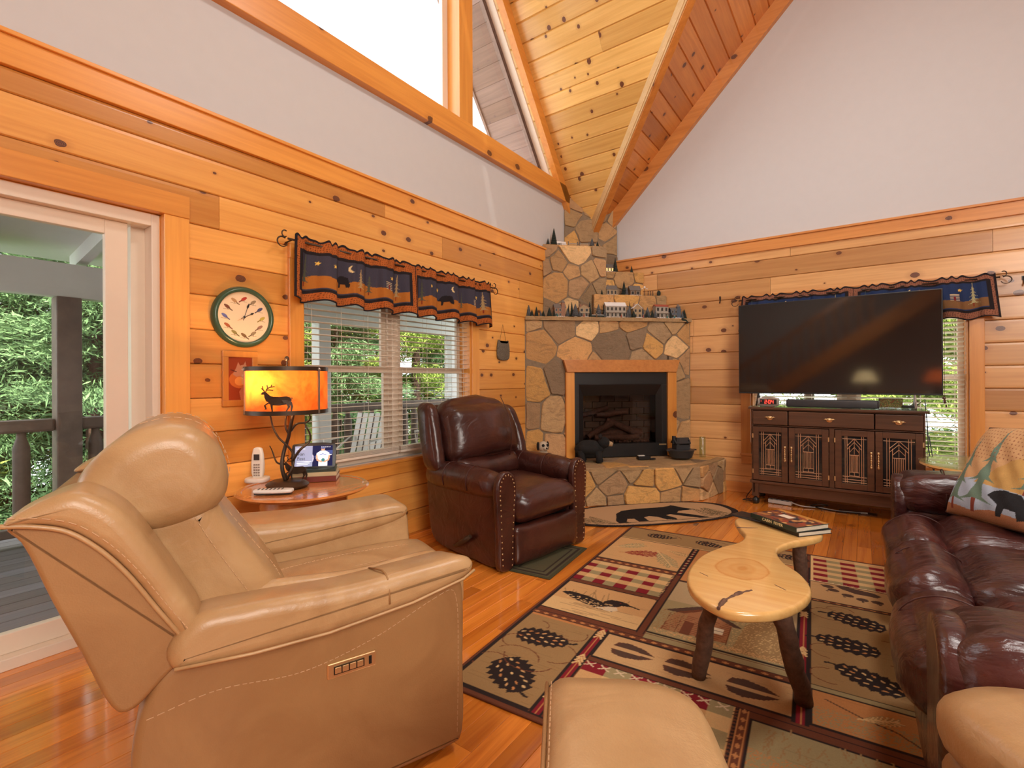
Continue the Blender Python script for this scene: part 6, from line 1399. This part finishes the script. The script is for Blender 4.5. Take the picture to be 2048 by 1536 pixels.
for i in range(3):
    a = R(35.8+180+42+120*i); m.loft([[((rs+e)*math.cos(a+d), (rs+e)*math.sin(a+d), z) for e, d in ((.0, -.03), (.005, -.03), (.005, .03), (0, .03))] for z in (z0, z1)]); m.ell(((rs+.006)*math.cos(a), (rs+.006)*math.sin(a), z1-.01), (.008, .008, .008))
m.build('shade_strap', 'steel', shd)
cv_f = lambda a, b, t: ((rs+.003+t)*math.cos(R(-54.2)+a/rs), (rs+.003+t)*math.sin(R(-54.2)+a/rs), b)
elk(.115, .045, z0+.016, 0, .002, 'bronze', 'elk_silhouette', shd, curve=cv_f)
m = MB(); m.cyl((0, 0, .38), (0, 0, .685), .004, k=8); m.ell((0, 0, .69), (.012, .012, .014)); m.bx(-.2, .2, -.003, .003, z1-.02, z1-.015); m.bx(-.003, .003, -.2, .2, z1-.02, z1-.015); m.build('harp_and_finial', 'bronze', T, smooth=False)
M['bulb'] = plain('bulb', (1, .8, .5, 1), .5, var=0, emit=(1, .72, .36, 1), es=14)
m = MB(); m.ell((.585*.11-.05*u[0], -.811*.11-.05*u[1], .51), (.03, .03, .04)); bl_ = m.build('bulb', 'bulb', T, smooth=True)
for a in (-.095, .10): m = MB(); m.tube([fl_(a, .44, 0), fl_(a, .405, 0)], .0015, 5); m.ell(fl_(a, .40, 0), (.007, .007, .009)); m.build('pull_chain', 'brass', T)
lamp_l = light('lamp_light', 'POINT', (lx-.05*u[0], ly-.05*u[1], lz+.54), 6, (1, .62, .32), rad=.03)
lamp_l.parent = T; lamp_l.location = (.585*.11-.05*u[0], -.811*.11-.05*u[1], .57)
# phone, remote, books, tablet
T = thing('cordless_phone', (.125, -4.235, tz-.004), 'white cordless phone standing in its cradle on the side table by the wall', 'phone', rz=R(36)); m = MB(); m.slab(spline([(-.05, -.045), (.05, -.045), (.05, .045), (-.05, .045)], 4), lambda a, b, t: (a, b, t), 0, .028, .01, 3); m.build('cradle', 'plastic', T, smooth=True)
tl = lambda a, b, t: (a, .012+t-.0*b, b)
m = MB(); m.slab(spline([(-.024, .02), (.024, .02), (.024, .185), (.012, .195), (-.012, .195), (-.024, .185)], 4), tl, -.02, .008, .008, 3); hs_ = m.build('handset', 'plastic', T, smooth=True); m = MB(); m.bx(-.016, .016, -.0105, -.0075, .125, .158); m.build('display', 'iron', hs_); m = MB()
for i in range(3):
    for j in range(5): m.bx(-.017+i*.0125, -.008+i*.0125, -.0105, -.0075, .035+j*.015, .043+j*.015)
m.build('keys', 'steel', hs_)
T = thing('remote_control', (.505, -4.345, tz), 'white remote control at the front edge of the side table', 'remote', rz=R(42)); m = MB(); m.slab(spline([(-.09, -.02), (.09, -.022), (.095, 0), (.09, .022), (-.09, .02), (-.095, 0)], 4), lambda a, b, t: (a, b, t), .006, .024, .007, 3); m.build('body', 'plastic', T, smooth=True); m = MB(); m.bx(-.088, .088, -.018, .018, 0, .008); m.build('underside', 'iron', T); m = MB()
for i in range(7):
    for j in range(3): m.ell((-.07+i*.019, -.011+j*.011, .0245), (.005, .0035, .002), 8, 4)
m.build('keys', 'iron', T)
bz = tz-.002
for i, (w_, d_, h_, cv_, lb) in enumerate(((.24, .17, .030, 'cov2', 'bottom book of the stack under the tablet, red cover'), (.235, .165, .022, 'cov4', 'middle book of the stack under the tablet, cream cover'), (.22, .16, .016, 'cov1', 'top book of the stack under the tablet, green cover'))):
    book('paperback_book', (.345-.004*i, -4.005+.003*i, bz), w_, d_, h_, R(48+2*i), cv_, lb); bz += h_
T = thing('tablet', (.355, -4.03, bz), 'black tablet computer propped on the books showing a baseball programme', 'tablet', rz=R(50)); Kt = Canvas(.205, .118, .0012, rgb(24, 26, 60)); Kt.rect(0, .095, 0, .118, rgb(120, 130, 160)); Kt.ell(.02, .02, .09, .05, rgb(165, 165, 185), .5); Kt.rect(0, .095, 0, .118, rgb(132, 138, 165))
Kt.poly([(.095, .05), (.16, .09), (.205, .09), (.205, .07), (.15, .06)], rgb(60, 70, 120)); WHT = rgb(225, 225, 230); SK = rgb(190, 140, 110)
Kt.rect(.008, .055, .100, .104, WHT)
for i in range(3): Kt.rect(.012, .09-i*.01, .028-i*.009, .031-i*.009, WHT)
Kt.ell(.152, .098, .010, .013, SK); Kt.ell(.152, .106, .012, .007, rgb(60, 70, 120)); Kt.poly([(.118, .075), (.138, .088), (.166, .088), (.186, .075), (.190, .045), (.178, .04), (.176, .0), (.128, .0), (.128, .04), (.113, .045)], WHT); Kt.line([(.118, .06), (.122, .035), (.145, .025)], .009, SK); Kt.line([(.187, .06), (.182, .035), (.160, .025)], .009, SK); Kt.line([(.135, .065), (.150, .070), (.170, .065)], .004, rgb(60, 80, 150)); Kt.ell(.153, .035, .010, .010, rgb(60, 110, 110)); Kt.rect(.182, .2, .062, .067, WHT)
for i in range(5): Kt.star(.145+i*.011, .110, .004, WHT)
M['scr'] = colmat('lit_screen', .2, 0, emit=.9, var=0)
tiltm = Matrix.Rotation(R(-14), 4, 'X')
m = MB(); m.slab(spline([(-.112, 0), (.112, 0), (.118, .01), (.118, .132), (.110, .14), (-.110, .14), (-.118, .132), (-.118, .01)], 3), lambda a, b, t: (a, t+b*.25, b*.97), 0, .009, .003, 2); bd = m.build('case', 'black', T, smooth=True, angle=40)
Kt.build('screen', lambda X, Y: np.stack([X-.1025, (Y+.011)*.25-.0012, (Y+.011)*.97], -1), 'scr', T)
text('screen_title', 'Fan\nFest', .026, 'inkblack', T, Matrix.Translation((-.068, .0145, .068)) @ Matrix.Rotation(R(90-14), 4, 'X'), .0002)
m = MB(); m.bx(-.03, .03, .02, .07, 0, .06); m.build('kickstand', 'black', T)
# ---------------------------------------------------------------- wall things, left wall
T = thing('wall_clock', (.0, -4.256, 1.58), 'round green-rimmed wall clock with songbirds in place of numbers', 'clock'); fyz2 = lambda a, b, t: (t, a, b)
m = MB(); k = 64; m.loft([[(x, r_*math.cos(2*math.pi*j/k), r_*math.sin(2*math.pi*j/k)) for j in range(k)] for r_, x in ((.172, .001), (.176, .02), (.165, .042), (.150, .045), (.145, .032), (.145, .02))], cap=False); m.build('rim', 'green', T, smooth=True)
Kc = Canvas(.30, .30, .0017, rgb(228, 200, 165)); mk = (Kc.X-.15)**2+(Kc.Y-.15)**2 < .147**2
cols = [(180, 60, 45), (150, 125, 95), (75, 75, 105), (185, 160, 70), (150, 110, 90), (140, 120, 90), (120, 90, 55), (140, 125, 70), (170, 90, 55), (100, 100, 150), (120, 70, 50), (185, 135, 90)]
for i in range(12):
    a = R(90-30*i); cx, cy = .15+.105*math.cos(a), .15+.105*math.sin(a); c1 = rgb(*cols[i]); s = 1 if i < 6 else -1; an = R(35)*s
    Kc.ell(cx, cy, .017, .009, c1, an); Kc.ell(cx+.013*math.cos(an)*s*-1*-1, cy+.013*abs(math.sin(an)), .007, .006, c1); Kc.line([(cx-.010*s, cy-.008), (cx-.026*s, cy-.020)], .006, tuple(q*.5 for q in c1[:3])+(1,)); Kc.line([(cx-.02, cy-.014), (cx+.018, cy-.017)], .0018, rgb(130, 100, 70)); Kc.line([(cx+.002, cy-.008), (cx+.002, cy-.016)], .0015, rgb(90, 60, 50))
Kc.build('clock_face', lambda X, Y: np.stack([X*0+.022, X-.15, Y-.15], -1), 'print', T, mask=mk)
m = MB()
def hand(a, L, w_, m): a = R(90-a); dx, dy = math.cos(a), math.sin(a); m.tube([(.028, -dx*.02, -dy*.02), (.028, dx*L*.6, dy*L*.6)], .0016, 5); m.loft([[(.027+e, dx*L*.55, dy*L*.55), (.027+e, dx*L*.75-dy*w_, dy*L*.75+dx*w_), (.027+e, dx*L, dy*L), (.027+e, dx*L*.75+dy*w_, dy*L*.75-dx*w_)] for e in (0, .002)])
hand(62, .065, .006, m); m.ell((.028, 0, 0), (.004, .007, .007)); m.build('hour_hand', 'black', T); m = MB(); hand(18, .088, .006, m); m.build('minute_hand', 'black', T); m = MB(); a = R(90-240); m.tube([(.031, 0, 0), (.031, .045*math.cos(a), .045*math.sin(a))], .001, 5); m.build('second_hand', 'brass', T)
T = thing('framed_picture', (0, -4.273, 1.225), 'small orange-framed wolf picture hanging under the bird clock', 'picture'); fr = MB(); w_, h = .098, .158
for q in ((-w_, w_, h-.035, h), (-w_, w_, -h, -h+.035), (-w_, -w_+.032, -h+.035, h-.035), (w_-.032, w_, -h+.035, h-.035)): fr.bx(.0, .018, q[0], q[1], q[2], q[3])
fr.rnd = .5; fr.build('frame', 'pineZ', T, bevel=.002); Kw = Canvas(.14, .25, .0022, rgb(150, 62, 30)); Kw.ell(.07, .12, .06, .05, rgb(205, 110, 45)); Kw.ell(.07, .11, .03, .025, rgb(235, 150, 70)); Kw.poly([(.03, .15), (.05, .19), (.06, .22), (.07, .20), (.09, .205), (.10, .225), (.108, .19), (.11, .165), (.09, .15), (.095, .12), (.07, .14), (.05, .135)], rgb(190, 130, 95)); Kw.poly([(.075, .0), (.065, .05), (.085, .08), (.10, .05), (.12, .0)], rgb(185, 115, 80)); Kw.line([(.02, .175), (.05, .165)], .005, rgb(90, 40, 25))
for i in range(6): Kw.line([(.08, .145-.01*i), (.11, .143-.01*i)], .003, rgb(215, 180, 140))
Kw.build('artwork', lambda X, Y: np.stack([X*0+.008, X-.07, Y-.125], -1), 'print', T)
T = thing('stone_ornament', (.012, -1.745, 1.50), 'grey carved stone cat-eared plaque hanging on a cord beside the fireplace', 'ornament'); m = MB(); m.slab(spline([(-.085, -.08), (0, -.098), (.085, -.08), (.098, 0), (.088, .07), (.075, .105), (.05, .085), (0, .085), (-.05, .085), (-.075, .105), (-.088, .07), (-.098, 0)], 4), fyz2, -.010, .016, .01, 3); M['grey'] = plain('speckled_granite', (.22, .18, .13, 1), .8, var=.6, scale=110, bump=.8); m.build('plaque', 'grey', T, smooth=True, angle=50)
m = MB(); stroke(m, [(0, -.055, .085), (0, 0, .26), (0, .055, .085)], .0015, 5); m.build('cord', 'bronze', T)
# ---------------------------------------------------------------- valances
def valance(fw, s0, s1, ztop, zbot, n_panels, flip, label, group_off, seed, flare=.05, blue=1.0):
    Ls = (s1-s0); T = thing('quilted_valance', fw((s0+s1)/2, .08, ztop), label, 'valance'); H = ztop-zbot; K = Canvas(Ls, H, .0042, rgb(165, 92, 45)); N = n_panels; pw = Ls/N
    RUST, NAVY, BL, HILL = rgb(178, 96, 44), rgb(38, 32, 34), rgb(66, 62, 74) if blue == 1 else rgb(42, 56, 92), rgb(176, 106, 42) if blue == 1 else rgb(130, 92, 58)
    if blue != 1: RUST = rgb(150, 98, 76)
    K.rect(0, Ls, 0, H, RUST); g = ((np.sin(K.X*430+3*np.sin(K.Y*60))+np.sin(K.Y*430+2*np.sin(K.X*50))) > .85); K.put(g, tuple(c*.35 for c in RUST[:3])+(1,))
    for p in range(N):
        a, b = p*pw+.055, (p+1)*pw-.055; tb = 0 if blue == 1 else .035; K.rect(a-.022, b+.022, .058, H-.080+tb, NAVY); K.rect(a, b, .080, H-.098+tb, BL)
        hz = [(a, .15), (a+.1*pw, .17), (a+.3*pw, .158), (a+.5*pw, .175), (a+.7*pw, .15), (b, .165), (b, .085), (a, .085)]; K.poly(hz, HILL)
        TG, TB = (rgb(85, 84, 66), rgb(170, 140, 95)) if blue == 1 else (rgb(70, 85, 80), rgb(175, 165, 120))
        for fx, h_, c_ in ((.05, .17, TG), (.50, .13, TB), (.60, .12, TG), (.90, .16, TB)): cx = a+(b-a)*fx; K.tree(cx, .13, h_, h_*.55, c_, rgb(130, 45, 30), 5)
        for fx, fz in ((.14, .25), (.26, .245), (.80, .245)): K.star(a+(b-a)*fx, fz, .017, rgb(235, 190, 90), 80)
        cx = a+(b-a)*.42; K.ell(cx, .255, .020, .024, rgb(225, 195, 140)); K.ell(cx+.012, .26, .018, .022, BL)
        bx_, by_ = a+(b-a)*.35, .165; K.poly([(bx_-.065, by_-.005), (bx_-.045, by_+.02), (bx_-.03, by_+.035), (bx_, by_+.04), (bx_+.04, by_+.03), (bx_+.055, by_-.02), (bx_+.05, by_-.04), (bx_+.03, by_-.035), (bx_+.02, by_-.015), (bx_-.015, by_-.015), (bx_-.02, by_-.04), (bx_-.035, by_-.04), (bx_-.035, by_-.01)], NAVY)
        hx = a+(b-a)*.76
        for i in range(5): K.rect(hx-.028, hx+.028, .155+i*.012, .160+i*.012, rgb(215, 190, 150))
        K.rect(hx-.005, hx+.007, .155, .19, rgb(120, 35, 40))
        if p: K.rect(p*pw-.004, p*pw+.004, 0, H, NAVY)
    e = .010; K.rect(0, Ls, 0, e, NAVY); K.rect(0, Ls, H-e*1.3, H, NAVY); K.rect(0, e*1.3, 0, H, NAVY); K.rect(Ls-e*1.3, Ls, 0, H, NAVY)
    def f(X, Y):
        t = Y/H; s = s0+X; k = np.clip((1-t), 0, 1); mid = (s0+s1)/2; s = mid+(s-mid)*(1+flare/Ls*2*k*.5) + .004*np.sin(X*34)
        w = .62*np.tanh(2.2*np.sin(X*math.pi*2/.235+seed))+.35*np.sin(X*math.pi*2/.37+2*seed)+.25*np.sin(X*math.pi*2/.09+seed*3)*t**2
        dpt = .090+.042*w*(.35+k)+.006*np.sin(X*90)*t**4
        z = zbot+Y+.012*np.sin(X*math.pi*2/.235+seed+.8)*k+.010*np.sin(X*70+2*np.sin(X*23))*t**6
        P = fw(s, dpt, z); return np.stack([P[0]+X*0, P[1]+X*0, P[2]+X*0], -1)
    c = K.build('cloth', f, 'fabric', None, thick=.004)
    m = MB(); stroke(m, [fw(s0-.035, .08, ztop-.035), fw(s1+.035, .08, ztop-.035)], .007, 8)
    for s, sg in ((s0-.035, -1), (s1+.035, 1)):
        m.tube([fw(s+sg*(.035+.032*math.sin(t)), .08, ztop-.055+.03*math.cos(t)*1.0-.005) for t in [-.6+5.0*j/14 for j in range(15)]], [.0055-.0002*j for j in range(15)], 6)
        m.tube([fw(s+sg*(.02+.018*math.sin(t)), .08, ztop-.008+.02*math.cos(t+3.1)) for t in [-.6+4.4*j/12 for j in range(13)]], .004, 6)
        m.tube([fw(s-sg*.03, .08, ztop-.035), fw(s-sg*.03, 0.0, ztop-.04)], .005, 6)
    r_ = m.build('curtain_rod', 'bronze', smooth=True); keep(T, c, r_); return T
valance(fA, -3.985, -2.02, 2.115, 1.715, 2, 0, 'quilted night-sky bear valance with orange borders on the left wall window', 0, 1.3)
valance(fB, 1.90, 3.80, 2.06, 1.70, 2, 0, 'quilted blue valance with pines behind the television on the right wall', 0, 2.2, .07, 2)
for p, lb in (((1.667, 0, 2.055), 'small black wall hook left of the television valance'), ((3.985, 0, 1.98), 'small black wall hook at the right edge beyond the valance')):
    T = thing('wall_hook', p, lb, 'hook'); m = MB(); m.tube([(0, -.001, .045), (0, -.012, .04), (0, -.012, 0), (0, -.03, -.03), (0, -.045, -.015)], .005, 6); m.bx(-.012, .004, -.004, 0, .015, .05); m.build('hook_body', 'black', T)
# ---------------------------------------------------------------- behind the camera: what the dark screen and the glass door mirror
T = thing('staircase', (2.2, -9.3, 0), 'log-railed wooden staircase along the wall behind the camera', 'staircase'); ob = []
for yy in (-9.9, -9.0): m = MB(); m.rnd = .5; m.loft([[(-.1+.12, y, .35), (.25, y, .10), (4.4, y, 3.0), (4.4, y, 3.30), (4.2, y, 3.30)] for y in (yy, yy+.05)]); ob.append(m.build('stringer', 'trimX'))
m = MB(); m.loft([[(.1, y, 1.30), (3.3, y, 3.54), (3.2, y, 3.58), (.1, y, 1.42)] for y in (-9.0, -8.92)]); ob.append(m.build('handrail', 'trimX'))
for i in range(13): x = .25+i*.235; zz = .35+(x-.02)*.703; m = MB(); m.cyl((x, -8.96, zz), (x, -8.96, zz+.95), .03, k=10); ob.append(m.build('baluster', 'pineZB', smooth=True))
for i in range(16): x = .1+i*.27; m = MB(); m.bx(x, x+.29, -9.87, -9.0, .25+i*.19, .29+i*.19); ob.append(m.build('tread', 'trimX'))
keep(T, *ob)
def rear_lamp(x, y, label, shade, em, es):
    T = thing('table_lamp', (x, y, 0), label, 'lamp'); m = MB(); m.lathe([(.22, 0), (.22, .02), (.03, .04), (.03, .60), (.27, .62), (.27, .64), (.02, .64)], (0, 0, 0), 20); m.build('stand', 'walnut', T); m = MB(); m.lathe([(.08, .642), (.09, .72), (.04, .85), (.02, 1.15)], (0, 0, 0), 16); m.build('lamp_base', 'bronze', T, smooth=True)
    M[shade] = plain(shade, em[:3]+(1,), .6, var=.3, scale=18, emit=em, es=es); m = MB(); m.loft([[(r_*math.cos(2*math.pi*j/24), r_*math.sin(2*math.pi*j/24), z) for j in range(24)] for r_, z in ((.24, 1.12), (.12, 1.36))], cap=False); m.build('lamp_shade', shade, T, smooth=True)
rear_lamp(2.95, -8.3, 'table lamp with glowing cream shade behind the camera before the stairs', 'glowing_cream_shade', (1, .72, .35, 1), 2.5)
rear_lamp(4.15, -8.1, 'table lamp with red orange shade behind the camera right of the cream one', 'glowing_amber_shade', (.9, .16, .03, 1), 1.6)
